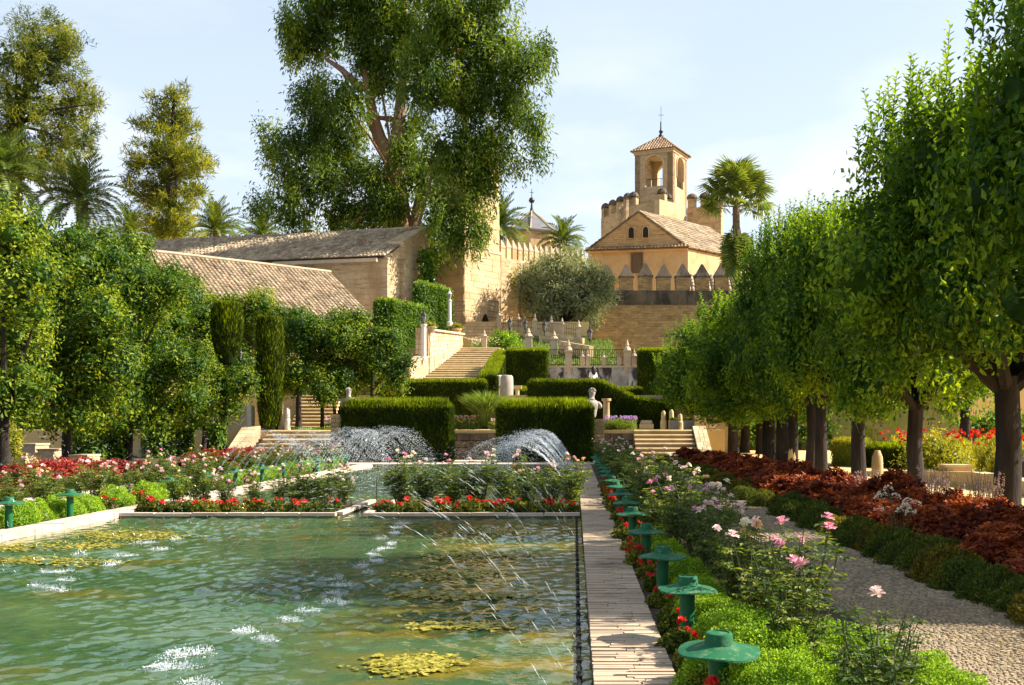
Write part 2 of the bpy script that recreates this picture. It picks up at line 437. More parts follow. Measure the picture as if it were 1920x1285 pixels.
M['house_plaster'] = stone("ochre plaster", (0.52, 0.335, 0.145), (0.60, 0.41, 0.20), 0.5, (0.34, 0.21, 0.10), (0.46, 0.72), bump=0.5, dist=0.02, fine=4, rnd=0)
M['house_brick'] = brickwork("ochre gable brick", (0.48, 0.29, 0.11), (0.55, 0.35, 0.15), (0.40, 0.26, 0.12), 0.9, 0.24, None)
M['belfry_brick'] = brickwork("belfry brick", (0.40, 0.28, 0.14), (0.50, 0.36, 0.19), (0.36, 0.26, 0.15), 0.9, 0.26, (0.15, 0.11, 0.075), (0.55, 0.8))
M['keep'] = brickwork("keep masonry", (0.42, 0.29, 0.14), (0.50, 0.36, 0.19), (0.36, 0.26, 0.15), 1.1, 0.45, (0.10, 0.085, 0.07), (0.5, 0.72), stscale=0.5)
M['barn_wall'] = brickwork("barn ashlar", (0.48, 0.33, 0.16), (0.56, 0.40, 0.22), (0.38, 0.27, 0.15), 1.3, 0.62, (0.34, 0.22, 0.11), (0.5, 0.75))
M['tile'] = stone("old roof tiles", (0.47, 0.36, 0.23), (0.35, 0.26, 0.16), 1.4, (0.24, 0.17, 0.10), (0.5, 0.74), bump=0.3, dist=0.02, fine=8, rnd=0.32, tint=1)
M['tile_red'] = stone("red roof tiles", (0.43, 0.28, 0.165), (0.34, 0.21, 0.12), 1.4, (0.17, 0.13, 0.085), (0.5, 0.74), bump=0.3, dist=0.02, fine=8, rnd=0.32, tint=1)
M['slate'] = stone("grey slate", (0.12, 0.12, 0.13), (0.17, 0.165, 0.165), 1.5, None, bump=0.3, fine=6, rnd=0.15)
M['dark'] = paint("dark opening", (0.018, 0.015, 0.013), None, 0.8, 3, 0)
M['wood'] = paint("old wood", (0.13, 0.085, 0.05), (0.07, 0.05, 0.035), 0.75, 5)
M['iron'] = paint("black iron", (0.02, 0.02, 0.021), (0.045, 0.04, 0.035), 0.5, 9, 0.1)
M['lantern_glass'] = paint("lantern glass", (0.20, 0.19, 0.17), (0.28, 0.27, 0.24), 0.2, 4, 0)
M['white_column'] = stone("white marble column", (0.66, 0.62, 0.55), (0.56, 0.50, 0.43), 3, None, bump=0.2, dist=0.01, fine=14, rnd=0.05)
M['terracotta'] = stone("terracotta", (0.46, 0.24, 0.10), (0.54, 0.32, 0.15), 4, (0.55, 0.45, 0.3), (0.55, 0.8), bump=0.3, dist=0.01, fine=14, rnd=0.1)
M['grey_wall'] = stone("blotched grey render", (0.42, 0.39, 0.345), (0.22, 0.20, 0.17), 1.6, (0.04, 0.034, 0.028), (0.47, 0.56), bump=0.4, dist=0.03, fine=5, rnd=0.05, stscale=1.3)
M['sand'] = stone("ochre sand", (0.60, 0.40, 0.13), (0.66, 0.46, 0.18), 0.8, (0.46, 0.30, 0.10), (0.55, 0.8), bump=0.4, dist=0.02, fine=20, rnd=0)
M['soil'] = stone("bed soil", (0.060, 0.040, 0.024), (0.11, 0.075, 0.045), 3, None, bump=1.0, dist=0.04, fine=18, rnd=0)
M['ground'] = stone("garden ground", (0.15, 0.12, 0.05), (0.10, 0.12, 0.03), 0.2, None, bump=0.6, dist=0.05, fine=4, rnd=0)
M['slope'] = stone("green bank", (0.12, 0.15, 0.035), (0.22, 0.19, 0.06), 0.8, (0.30, 0.21, 0.10), (0.55, 0.75), bump=0.8, dist=0.08, fine=5, rnd=0)
M['brick'] = stone('coping brick', (0.50, 0.375, 0.245), (0.40, 0.30, 0.195), 3, (0.19, 0.14, 0.09), (0.5, 0.72), bump=0.8, dist=0.008, fine=34, rnd=0.12, tint=1, stretch=(0.22, 1.6, 1))
M['brick_solo'] = stone('coping brick worn', (0.50, 0.375, 0.245), (0.40, 0.30, 0.195), 3, (0.19, 0.14, 0.09), (0.5, 0.72), bump=0.8, dist=0.008, fine=34, rnd=0.12, stretch=(0.22, 1.6, 1))
M['mortar'] = stone("joint mortar", (0.27, 0.21, 0.145), (0.21, 0.165, 0.11), 6, None, bump=0.6, dist=0.01, fine=30, rnd=0)
M['coping'] = stone("pool edge stone", (0.54, 0.41, 0.30), (0.62, 0.50, 0.37), 2.2, (0.34, 0.25, 0.15), (0.5, 0.75), bump=0.5, dist=0.015, fine=14, rnd=0.12)
M['pool_wall'] = stone("wet pool wall", (0.16, 0.135, 0.06), (0.26, 0.20, 0.09), 2.2, (0.055, 0.055, 0.02), (0.45, 0.7), bump=0.5, dist=0.02, fine=12, rnd=0)
M['pebble'] = stone("path pebbles", (0.32, 0.235, 0.135), (0.42, 0.32, 0.19), 9, (0.22, 0.18, 0.13), (0.5, 0.75), bump=0.2, dist=0.004, fine=60, rnd=0.3, tint=1, stscale=3)
M['pebble_solo'] = stone("path pebble", (0.32, 0.235, 0.135), (0.42, 0.32, 0.19), 9, (0.22, 0.18, 0.13), (0.5, 0.75), bump=0.2, dist=0.004, fine=60, rnd=0.3, stscale=3)
M['path_bed'] = stone("path bedding", (0.19, 0.15, 0.10), (0.30, 0.24, 0.165), 8, (0.13, 0.105, 0.07), (0.45, 0.72), bump=1.0, dist=0.02, fine=26, rnd=0, stscale=2)
M['path_pink'] = stone("pinkish path", (0.56, 0.42, 0.31), (0.64, 0.50, 0.38), 2, None, bump=0.5, dist=0.02, fine=20, rnd=0)
M['hair'] = paint("dark hair", (0.012, 0.009, 0.008), None, 0.5, 20)
M['skin'] = paint("skin", (0.52, 0.30, 0.20), (0.48, 0.27, 0.18), 0.5, 4, 0)
M['shirt'] = paint("white shirt", (0.74, 0.74, 0.74), (0.62, 0.63, 0.65), 0.8, 9, 0)
M['trousers'] = paint("blue trousers", (0.05, 0.07, 0.13), None, 0.8, 9, 0)
M['wire'] = paint("brown wire", (0.05, 0.03, 0.02), None, 0.6, 9, 0)
M['pipe'] = paint("black pipe", (0.012, 0.012, 0.012), None, 0.4, 9, 0)
def petal(name, c, c2):
    m, nt, b = basemat(name)
    at = nt.nodes.new("ShaderNodeAttribute"); at.attribute_name = "tint"
    col = mixer(nt, c, c2, at.outputs["Fac"])
    nt.links.new(col, b.inputs["Base Color"]); b.inputs["Roughness"].default_value = 0.6
    tr = nt.nodes.new("ShaderNodeBsdfTranslucent"); nt.links.new(col, tr.inputs["Color"])
    mx = nt.nodes.new("ShaderNodeMixShader"); mx.inputs[0].default_value = 0.3
    nt.links.new(b.outputs[0], mx.inputs[1]); nt.links.new(tr.outputs[0], mx.inputs[2])
    nt.links.new(mx.outputs[0], nt.nodes["Material Output"].inputs["Surface"])
    return m
M['pink'] = petal("pink petals", (0.80, 0.22, 0.34), (0.86, 0.48, 0.56))
M['pale'] = petal("pale pink petals", (0.84, 0.52, 0.50), (0.88, 0.70, 0.64))
M['cream'] = petal("cream petals", (0.84, 0.72, 0.48), (0.88, 0.82, 0.68))
M['apricot'] = petal("apricot petals", (0.84, 0.40, 0.13), (0.86, 0.58, 0.30))
M['red'] = petal("red petals", (0.62, 0.012, 0.012), (0.74, 0.05, 0.025))
M['mauve'] = petal("mauve petals", (0.42, 0.22, 0.58), (0.66, 0.40, 0.66))
M['spike'] = petal("silvery pink flower spikes", (0.50, 0.30, 0.28), (0.66, 0.48, 0.42))
M['yellow'] = petal("yellow petals", (0.74, 0.56, 0.05), (0.80, 0.68, 0.18))
# water
def water(name):
    m, nt, b = basemat(name)
    deep = mixer(nt, (0.026, 0.066, 0.026), (0.060, 0.105, 0.044), noise(nt, position(nt, (0.5, 1.2, 1)), 0.45, 4, 0.6, 0.35, 0.7))
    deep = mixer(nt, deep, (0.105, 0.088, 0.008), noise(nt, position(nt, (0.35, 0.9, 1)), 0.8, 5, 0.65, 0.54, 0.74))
    # gold reflections painted into the water colour along the right-hand side
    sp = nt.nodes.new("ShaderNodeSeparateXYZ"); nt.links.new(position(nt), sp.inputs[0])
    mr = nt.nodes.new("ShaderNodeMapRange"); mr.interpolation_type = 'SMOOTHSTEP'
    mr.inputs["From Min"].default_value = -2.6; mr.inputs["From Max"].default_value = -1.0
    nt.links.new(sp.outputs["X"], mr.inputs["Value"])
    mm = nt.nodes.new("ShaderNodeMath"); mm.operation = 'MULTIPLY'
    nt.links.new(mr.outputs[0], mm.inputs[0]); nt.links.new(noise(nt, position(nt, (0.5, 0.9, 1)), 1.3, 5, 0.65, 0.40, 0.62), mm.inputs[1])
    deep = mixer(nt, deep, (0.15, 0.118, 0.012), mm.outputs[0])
    nt.links.new(deep, b.inputs["Base Color"])
    b.inputs["Roughness"].default_value = 0.06; b.inputs["IOR"].default_value = 1.33
    b.inputs["Specular IOR Level"].default_value = 0.5
    bumpit(nt, b, noise(nt, position(nt), 16.0, 2, 0.5), 0.4, 0.01)
    return m
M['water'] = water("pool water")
def spraymat():
    m, nt, b = basemat("water drops")
    b.inputs["Base Color"].default_value = (0.86, 0.90, 0.94, 1); b.inputs["Roughness"].default_value = 0.12
    b.inputs["IOR"].default_value = 1.33; b.inputs["Transmission Weight"].default_value = 0.35
    return m
M['spray'] = spraymat()
# ================================================================== SETTING
PX0, PX1 = -8.82, 0.12          # pool edges
CW = 0.57                       # width of the right pool walk
YP1, YP2a, YP2b = 20.6, 24.1, 46.6
WZ = -0.10                      # water level

def sheet(name, x0, x1, y0, y1, z, mat, n=1, kind='structure'):
    g = G(); g.add([[x0, y0, z], [x1, y0, z], [x1, y1, z], [x0, y1, z]], [[0, 1, 2, 3]])
    return g.obj(name, mat, kind=kind)

def slab(name, x0, x1, y0, y1, z0, z1, mat):
    g = G(); g.box(((x0 + x1) / 2, (y0 + y1) / 2, z0), (x1 - x0, y1 - y0, z1 - z0))
    return g.obj(name, mat, kind='structure')

sheet("ground", -2500, 2500, -40, 4000, -0.62, M['ground'])
# planted beds (soil), lawn strips and paths
slab("flower_bed", PX1 + CW, 2.45, -6, 50, -0.6, -0.03, M['soil'])
slab("flower_bed", 4.0, 7.3, -6, 66, -0.6, -0.03, M['soil'])
slab("flower_bed", -11.15, -9.32, -6, 50, -0.6, -0.03, M['soil'])
slab("flower_bed", -17.5, -12.75, -6, 54, -0.6, -0.03, M['soil'])
slab("flower_bed", PX0, -4.56, YP1 + 0.12, YP2a - 0.1, -0.6, -0.04, M['soil'])
slab("flower_bed", -4.1, PX1, YP1 + 0.12, YP2a - 0.1, -0.6, -0.04, M['soil'])
slab("garden_ground", -60, -17.5, -6, 62, -0.6, 0.25, M['soil'])
slab("sand_path", 7.3, 60, -6, 140, -0.6, -0.01, M['sand'])
slab("garden_walk", -11.6, 2.75, YP2b + 0.35, 52.6, -0.6, -0.02, M['path_pink'])

# the pebble path on the right and its twin on the left
pp = slab("pebble_path", 2.45, 4.0, -6, 50.0, -0.6, -0.012, M['path_bed'])
slab("garden_path", -12.75, -11.15, -6, 50, -0.6, -0.005, M['path_pink'])
def pebble_geo(g, c, L, W, Hh, a, t):
    ring = np.array([[math.cos(k * math.pi / 3), math.sin(k * math.pi / 3)] for k in range(6)])
    low = np.c_[ring * [L / 2, W / 2], np.full(6, -0.012)]; up = np.c_[ring * [L * .36, W * .34], np.full(6, Hh)]
    V = np.vstack([low, up]); ca, sa = math.cos(a), math.sin(a)
    V = np.c_[V[:, 0] * ca - V[:, 1] * sa, V[:, 0] * sa + V[:, 1] * ca, V[:, 2]] + np.array(c)
    Q = [[i, (i + 1) % 6, 6 + (i + 1) % 6, 6 + i] for i in range(6)] + [[6, 7, 8, 9], [6, 9, 10, 11]]
    g.add(V, Q, t=t)
peb_mesh = []
for k in range(5):
    g = G(); pebble_geo(g, (0, 0, 0), 0.044 * rng.uniform(.85, 1.15), 0.025 * rng.uniform(.85, 1.15), 0.014 * rng.uniform(.8, 1.3), 0, 0.5)
    peb_mesh.append(g.mesh("pebble", M['pebble_solo'], True, 60))
far = G(); cnt = 0
y = 5.6
while y < 24:
    sp = 0.028 if y < 10.5 else 0.05
    xs = np.arange(2.5, 3.97, sp * 1.55) + rng.uniform(0, .05)
    for x in xs:
        # the pebbles are laid in sweeping fans
        ang = 0.5 * math.sin(x * 3.1) + rng.normal(0, .18)
        px, py = x + rng.normal(0, .005), y + 0.10 * math.sin((x - 2.45) * 4.2) + rng.normal(0, .005)
        vis = (2.7 < px < 3.9) and 6.9 < py < 9.5
        if vis and cnt < 300:
            link("pebble", peb_mesh[rng.integers(5)], pp, (px, py, -0.012), (0, 0, ang)); cnt += 1
        else:
            s = sp / 0.034
            pebble_geo(far, (px, py, -0.012), 0.053 * s * rng.uniform(.8, 1.15), 0.030 * s * rng.uniform(.8, 1.15), 0.013 * rng.uniform(.7, 1.4), ang, rng.random())
    y += sp
far.obj("pebbles", M['pebble'], pp, smooth=True, angle=60, kind='stuff')

# right pool walk: thin bricks on edge
pc = G()
pc.box(((PX1 + PX1 + CW) / 2, 20.45, -0.9), (CW - 0.01, 52.9, 0.888))
walk = pc.obj("pool_walk", M['mortar'], kind='structure')
bm = []
for k in range(4):
    g = G(); g.box((0, 0, -0.05), (0.284, 0.0485, 0.05 + 0.003 * k), top=0.985)
    bm.append(g.mesh("brick", M['brick_solo']))
rest = G(); cnt = 0; y = 5.4; row = 0
while y < 46.5:
    pitch = 0.0515 if y < 22 else 0.103
    off = rng.uniform(.14, .43)
    xs = [(PX1 + 0.005, PX1 + off - .002), (PX1 + off + .002, PX1 + CW - 0.004)]
    for a, b in xs:
        w = b - a
        if y < 14.5 and cnt < 300 and y > 6.0:
            link("brick", bm[rng.integers(4)], walk, ((a + b) / 2 + rng.normal(0, .002), y, rng.normal(0, .003)), (0, 0, rng.normal(0, .006)), (w / 0.284, 1, 1)); cnt += 1
        else:
            rest.box(((a + b) / 2, y, -0.06), (w, pitch * 0.93, 0.06 + rng.normal(0, .004)), t=rng.random())
    y += pitch; row += 1
rest.obj("bricks", M['brick'], walk, kind='stuff')

# left pool edge: long worn slabs
lc = G(); lc.box(((PX0 - 9.32) / 2, 20.45, -0.9), (0.48, 52.9, 0.80))
lc = lc.obj("pool_edge", M['pool_wall'], kind='structure')
sm = []
for k in range(3):
    g = G(); g.box((0, 0, -0.10), (0.52, 0.985, 0.10), top=0.985)
    sm.append(g.mesh("slab", M['coping']))
for k in range(32):
    link("slab", sm[k % 3], lc, (-9.07 + rng.normal(0, .004), 14.9 + k, rng.normal(0, .003)), (0, 0, rng.normal(0, .004)))
# kerbs round the cross bed and at the ends of the second pool
cb = G()
cb.box((-6.69, YP1 + 0.06, -0.9), (4.26, 0.1, 0.84)); cb.box((-1.99, YP1 + 0.06, -0.9), (4.2, 0.1, 0.84))
cb.box((-6.69, YP2a - 0.06, -0.9), (4.26, 0.1, 0.84)); cb.box((-1.99, YP2a - 0.06, -0.9), (4.2, 0.1, 0.84))
cb.box((-4.61, 22.35, -0.9), (0.09, 3.6, 0.84)); cb.box((-4.05, 22.35, -0.9), (0.09, 3.6, 0.84))
cb.box((-4.35, YP2b + 0.17, -0.9), (8.94, 0.34, 0.84))
cb = cb.obj("pool_kerb", M['pool_wall'], kind='structure')
km = G(); km.box((0, 0, -0.06), (0.69, 0.15, 0.06), top=0.98); km = km.mesh("kerb_stone", M['coping'])
for x in np.arange(PX0 + 0.35, -4.7, 0.7): link("kerb_stone", km, cb, (x, YP1 + 0.06, 0.0 + rng.normal(0, .003)), (0, 0, rng.normal(0, .006)))
for x in np.arange(-4.1 + 0.35, 0.1, 0.7): link("kerb_stone", km, cb, (x, YP1 + 0.06, 0.0 + rng.normal(0, .003)), (0, 0, rng.normal(0, .006)))
for yy in (21.2, 21.9, 22.6, 23.3, 24.0):
    link("kerb_stone", km, cb, (-4.61, yy, 0.0), (0, 0, math.pi / 2)); link("kerb_stone", km, cb, (-4.05, yy, 0.0), (0, 0, math.pi / 2))
for x in np.arange(PX0 + 0.35, 0.2, 0.7): link("kerb_stone", km, cb, (x, YP2b + 0.17, 0.0), (0, 0, 0), (1, 2.2, 1))

# water: real waves, finer near the camera
wr = np.random.default_rng(12)
wk = []
for i in range(56):
    lam = math.exp(wr.uniform(math.log(.10), math.log(.48))); an = wr.uniform(0, 2 * math.pi)
    wk.append((2 * math.pi / lam * math.cos(an), 2 * math.pi / lam * math.sin(an), .040 * lam / (2 * math.pi), wr.uniform(0, 6.3)))
def water_grid(g, x0, x1, ys, dx):
    xs = np.linspace(x0, x1, int((x1 - x0) / dx) + 1); X, Y = np.meshgrid(xs, ys); z = np.zeros_like(X)
    for kx, ky, a, ph in wk: z += a * np.sin(kx * X + ky * Y + ph)
    z *= .75 + .5 * np.sin(X * .9 + Y * .35) * np.sin(Y * .6 - X * .4)
    nx, ny = len(xs), len(ys)
    idx = np.arange(nx * ny).reshape(ny, nx)
    Q = np.stack([idx[:-1, :-1], idx[:-1, 1:], idx[1:, 1:], idx[1:, :-1]], -1).reshape(-1, 4)
    g.add(np.c_[X.ravel(), Y.ravel(), z.ravel() + WZ], Q)
g = G()
water_grid(g, PX0, PX1, np.r_[np.linspace(-5.9, 5.4, 12), np.arange(5.5, 11, .030), np.arange(11.0, 15, .048), np.arange(15.0, YP1 + .06, .075)], .036)
water_grid(g, -4.56, -4.1, np.linspace(YP1 + .05, YP2a, 30), .1)
water_grid(g, PX0, PX1, np.linspace(YP2a, YP2b, 160), .11)
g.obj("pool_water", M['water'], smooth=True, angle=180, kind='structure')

# ------------------------------------------------------------------ terraces
slab("terrace", -14.9 - 15, 7.4, 52.6, 61.0, -0.6, 1.45, M['sand'])
slab("terrace", -30, 9.0, 61.0, 72.0, -0.6, 3.40, M['rubble'])
g = G()   # bank above the grey wall
g.hexa([[-5.4, 72.3, 0], [1.2, 72.3, 0], [1.2, 91, 0], [-5.4, 91, 0], [-5.4, 72.3, 5.3], [1.2, 72.3, 5.3], [1.2, 91, 9.3], [-5.4, 91, 9.3]])
g.hexa([[1.2, 72.3, 0], [26, 72.3, 0], [26, 99.9, 0], [1.2, 99.9, 0], [1.2, 72.3, 5.2], [26, 72.3, 5.2], [26, 99.9, 6.9], [1.2, 99.9, 6.9]])
g.obj("bank", M['slope'], kind='structure')
slab("terrace", -30, -5.4, 80.0, 92.0, -0.6, 7.45, M['sand'])
slab("terrace", -30, -10.6, 72.0, 80.0, -0.6, 5.6, M['soil'])
slab("terrace", -90, 1.2, 91.0, 260, -0.6, 10.5, M['sand'])
slab("terrace", 1.2, 70, 100.9, 260, -0.6, 9.5, M['sand'])

def stairs(name, label, x0a, x1a, x0b, x1b, ya, yb, za, zb, n, cat='stairs'):
    """flight of n separate stone steps, narrowing or shifting from the bottom (a) to the top (b)"""
    t = thing(name, label, cat, ((x0a + x1a) / 2, ya, za))
    r = (zb - za) / n; d = (yb - ya) / n
    for i in range(n):
        f = i / n
        l, rr = x0a + (x0b - x0a) * f, x1a + (x1b - x1a) * f
        g = G(); y0 = ya + d * i; z1 = za + r * (i + 1) + rng.normal(0, .006)
        cx, w_ = (l + rr) / 2, rr - l
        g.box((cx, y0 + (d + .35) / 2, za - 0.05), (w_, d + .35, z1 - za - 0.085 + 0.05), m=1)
        ch = .045 + rng.uniform(0, .012); yf, yb = y0 - .035, y0 + d + .3       # worn, rounded nosing
        A = [l - .01, rr + .01]
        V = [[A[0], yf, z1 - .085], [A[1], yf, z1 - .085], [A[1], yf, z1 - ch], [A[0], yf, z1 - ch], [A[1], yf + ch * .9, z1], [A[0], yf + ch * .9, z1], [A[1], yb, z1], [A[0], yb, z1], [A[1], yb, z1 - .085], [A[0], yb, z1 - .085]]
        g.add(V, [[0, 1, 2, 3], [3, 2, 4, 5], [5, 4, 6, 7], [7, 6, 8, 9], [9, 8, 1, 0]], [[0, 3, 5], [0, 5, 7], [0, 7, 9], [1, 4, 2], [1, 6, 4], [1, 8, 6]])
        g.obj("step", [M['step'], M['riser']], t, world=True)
    return t

def block_wall(name, label, cat, face, thick, rows, mats, core=None, bl=0.55, t=None, gap=0.02, cap=None, group=None):
    """wall built of separate stones. face = 4 corners of the visible face (bottom-left, bottom-right, top-right, top-left)"""
    face = [np.array(p, float) for p in face]
    base = face[0]
    if t is None: t = thing(name, label, cat, base, group=group)
    nrmv = nrm(np.cross(face[1] - face[0], face[3] - face[0]))
    def pt(u, v): 
        b = face[0] + (face[1] - face[0]) * u; tt = face[3] + (face[2] - face[3]) * u
        return b + (tt - b) * v
    back = -nrmv * thick
    g = G(); p = [pt(0, 0), pt(1, 0), pt(1, 1), pt(0, 1)]
    q = [p[0], p[1], p[1] + back, p[0] + back, p[3], p[2], p[2] + back, p[3] + back]
    q = [np.array(a) - nrmv * 0.03 for a in q]
    g.hexa(q); g.obj("core", core or M['sandstone_core'], t, world=True)
    W = np.linalg.norm(face[1] - face[0])
    for r in range(rows):
        v0, v1 = r / rows, (r + 1) / rows
        u = -rng.uniform(0, .6) * bl / W
        while u < 1:
            w = bl * rng.uniform(.7, 1.35) / W
            a, b = max(0, u), min(1, u + w)
            u += w
            if b - a < 0.02: continue
            gu, gv = gap / W, gap / max(0.2, np.linalg.norm(face[3] - face[0]))
            dpt = nrmv * rng.uniform(-0.012, 0.02)
            c = [pt(a + gu, v0 + gv), pt(b - gu, v0 + gv), pt(b - gu, v1 - gv), pt(a + gu, v1 - gv)]
            h = [c[0] + dpt, c[1] + dpt, c[1] - nrmv * .2, c[0] - nrmv * .2, c[3] + dpt, c[2] + dpt, c[2] - nrmv * .2, c[3] - nrmv * .2]
            g = G(); g.hexa(h); g.obj("stone", mats, t, world=True)
    return t

# four flights of steps
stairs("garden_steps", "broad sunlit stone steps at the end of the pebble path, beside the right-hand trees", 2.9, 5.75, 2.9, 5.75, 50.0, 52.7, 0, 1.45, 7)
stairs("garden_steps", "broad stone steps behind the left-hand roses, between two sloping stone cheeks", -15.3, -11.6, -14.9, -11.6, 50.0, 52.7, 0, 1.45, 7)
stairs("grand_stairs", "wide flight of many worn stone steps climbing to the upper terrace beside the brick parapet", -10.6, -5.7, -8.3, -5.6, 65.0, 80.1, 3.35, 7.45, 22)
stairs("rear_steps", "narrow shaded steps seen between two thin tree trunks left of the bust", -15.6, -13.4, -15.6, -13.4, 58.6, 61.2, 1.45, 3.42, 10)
# sloping cheeks of the two front flights
def cheek(label, xa, xb):
    t = thing("stair_cheek", label, "stair wall", ((xa + xb) / 2, 49.6, 0))
    g = G(); g.hexa([[xa, 49.9, -.1], [xb, 49.9, -.1], [xb, 52.6, -.1], [xa, 52.6, -.1], [xa, 49.9, .35], [xb, 49.9, .35], [xb, 52.6, 1.62], [xa, 52.6, 1.62]])
    g.obj("core", M['sandstone_core'], t, world=True)
    for r in range(7):
        y0 = 49.82 + r * .40; z = .36 + (y0 - 49.9) / 2.7 * 1.27
        n = rng.integers(2, 4); xs = np.linspace(xa, xb, n + 1)
        for i in range(n):
            s = 1.27 / 2.7; ya, yb = y0 + .012, y0 + .39
            g = G(); A, B = xs[i] + .012, xs[i + 1] - .012
            g.hexa([[A, ya, z - .15], [B, ya, z - .15], [B, yb, z + s * .4 - .15], [A, yb, z + s * .4 - .15], [A, ya, z + .015], [B, ya, z + .015], [B, yb, z + s * .38 + .015], [A, yb, z + s * .38 + .015]])
            g.obj("stone", M['rubble'], t, world=True)
    block_wall(None, None, None, [[xa, 49.87, -.02], [xb, 49.87, -.02], [xb, 49.87, .36], [xa, 49.87, .36]], .1, 2, M['rubble'], t=t, bl=.3)
    return t
cheek("pale stone cheek on the right of the sunlit right-hand steps, beside the red foliage", 5.8, 6.45)
cheek("sloping stone cheek on the left side of the left-hand steps", -16.4, -15.5)
cheek("sloping stone cheek on the right side of the left-hand steps, beside the fountain spray", -11.5, -10.7)

block_wall("retaining_wall", "dark damp retaining wall behind the fountain spray between the two hedges", "wall", [[-10.6, 52.52, -.1], [2.85, 52.52, -.1], [2.85, 52.52, 1.28], [-10.6, 52.52, 1.28]], .1, 4, M['wet_stone'], bl=.7, core=M['soil'])

g = G(); n = 260
lx = np.r_[rng.uniform(.14, .68, 90), rng.uniform(2.5, 3.95, 170)]; ly = rng.uniform(5.5, 22, n)
g.leaves(np.c_[lx, ly, np.full(n, .006)], np.c_[rng.normal(size=(n, 2)), rng.uniform(0, .25, n)], np.c_[rng.normal(0, .3, (n, 2)), np.ones(n)], rng.uniform(.02, .05, n), .018, rng.random(n))
g.obj("leaf_litter", M['shrub_yellow'], kind='stuff')
# ================================================================== BUILDINGS AND WALLS
def tile_roof(o, u, v, uw, vl, name, parent, mat, world=True, rw=0.30, rl=0.42, r=0.11, kind='stuff'):
    """real barrel tiles. o = eave corner, u = unit vector along the eave, v = unit vector up the slope"""
    o, u, v = np.array(o, float), nrm(np.array(u, float)), nrm(np.array(v, float))
    n = nrm(np.cross(u, v)); 
    if n[2] < 0: n = -n
    g = G()
    g.add([o - n * .03, o + u * uw - n * .03, o + u * uw + v * vl - n * .03, o + v * vl - n * .03], [[0, 1, 2, 3]], t=.1)
    g.add([o - n * .15, o + u * uw - n * .15, o + u * uw + v * vl - n * .15, o + v * vl - n * .15], [[3, 2, 1, 0]], t=.1)
    nu, nv = int(uw / rw), int(math.ceil(vl / rl))
    ang = np.linspace(0, math.pi, 5)
    for i in range(nu):
        wob = rng.normal(0, .015)
        for j in range(nv):
            y0, y1 = j * rl - .03, min(vl, (j + 1) * rl + .03)
            cx = (i + .5) * uw / nu + wob + rng.normal(0, .012)
            h = rng.normal(0, .012)
            A = [o + u * (cx + math.cos(a) * r * 1.12) + n * (math.sin(a) * r * 1.15 + .035 + h) + v * y0 for a in ang]
            B = [o + u * (cx + math.cos(a) * r * .88) + n * (math.sin(a) * r * .85 - .005 + h) + v * y1 for a in ang]
            g.add(A + B, [[k, k + 1, 6 + k, 5 + k] for k in range(4)], [[0, 2, 1], [0, 3, 2], [0, 4, 3]], t=rng.random())
    return g.obj(name, mat, parent, world=world, kind=kind)

def arch_panel(g, O, U, N, w, h, t, ow, z0, zs, m=0, k=10, pointed=False, ox=None):
    """wall panel with an arched opening. O bottom-left corner, U along, N outward; ow opening width, z0 sill, zs springing height"""
    O, U, N = np.array(O, float), nrm(np.array(U, float)), nrm(np.array(N, float)); Z = np.array([0, 0, 1.0])
    cx = w / 2 if ox is None else ox
    x0, x1 = cx - ow / 2, cx + ow / 2
    pr = []
    for i in range(k + 1):
        a = math.pi * i / k
        x = cx - math.cos(a) * ow / 2
        zz = zs + (math.sin(a) * ow / 2 if not pointed else (1 - abs(math.cos(a)) ** 1.7) * ow * .75)
        pr.append((x, zz))
    def P3(x, z, d): return O + U * x + Z * z - N * d
    def quadbox(pts):
        f = [P3(x, z, 0) for x, z in pts]; b = [P3(x, z, t) for x, z in pts]
        g.add(f + b, [[0, 1, 2, 3], [7, 6, 5, 4], [0, 4, 5, 1], [1, 5, 6, 2], [2, 6, 7, 3], [3, 7, 4, 0]], m=m)
    quadbox([(0, 0), (x0, 0), (x0, h), (0, h)]); quadbox([(x1, 0), (w, 0), (w, h), (x1, h)])
    if z0 > 0: quadbox([(x0, 0), (x1, 0), (x1, z0), (x0, z0)])
    for (xa, za), (xb, zb) in zip(pr[:-1], pr[1:]):
        if xb - xa > 1e-4: quadbox([(xa, za), (xb, zb), (xb, h), (xa, h)])
    return [(P3(x, z, 0)) for x, z in pr]

def merlon_geo(w, d, h, cap, m=0, mc=1, over=0.08):
    g = G(); g.box((0, 0, 0), (w, d, h), m=m)
    g.box((0, 0, h), (w + over, d + over, .12), m=mc)
    g.box((0, 0, h + .12), (w + over * .8, d + over * .8, cap), m=mc, top=0.12)
    return g

def ashlar_tower_face(t, BL, BR, TR, TL, rows, bl, mat):
    block_wall(None, None, None, [BL, BR, TR, TL], .3, rows, mat, t=t, bl=bl, gap=0.012)

# ---- the tall ashlar tower
cA, cB, cC = np.array([-9.67, 93, 10.0]), np.array([-6.80, 97.0, 10.0]), np.array([-12.45, 95.1, 10.0])
cD = cB + cC - cA
tw = thing("stone_tower", "tall square sandstone tower with a pointed doorway, partly hidden behind the big tree", "tower", cA)
g = G()
g.prism([cA[:2], cB[:2], cD[:2], cC[:2]], 9.5, 17.2)
ctr = (cA + cB + cC + cD) / 4
def shrink(p, s): return ctr + (p - ctr) * s
uA, uB, uC, uD = [shrink(p, .965) for p in (cA, cB, cC, cD)]
g.prism([uA[:2], uB[:2], uD[:2], uC[:2]], 17.2, 26.2)
g.obj("core", M['sandstone_core'], tw, world=True)
def zz(p, z): return np.array([p[0], p[1], z])
def out(p, k=1.012): q = shrink(p, k); return q
a1, b1, c1 = out(cA, 1.02), out(cB, 1.02), out(cC, 1.02)
nf = nrm(np.array([(cB - cA)[1], -(cB - cA)[0], 0]))
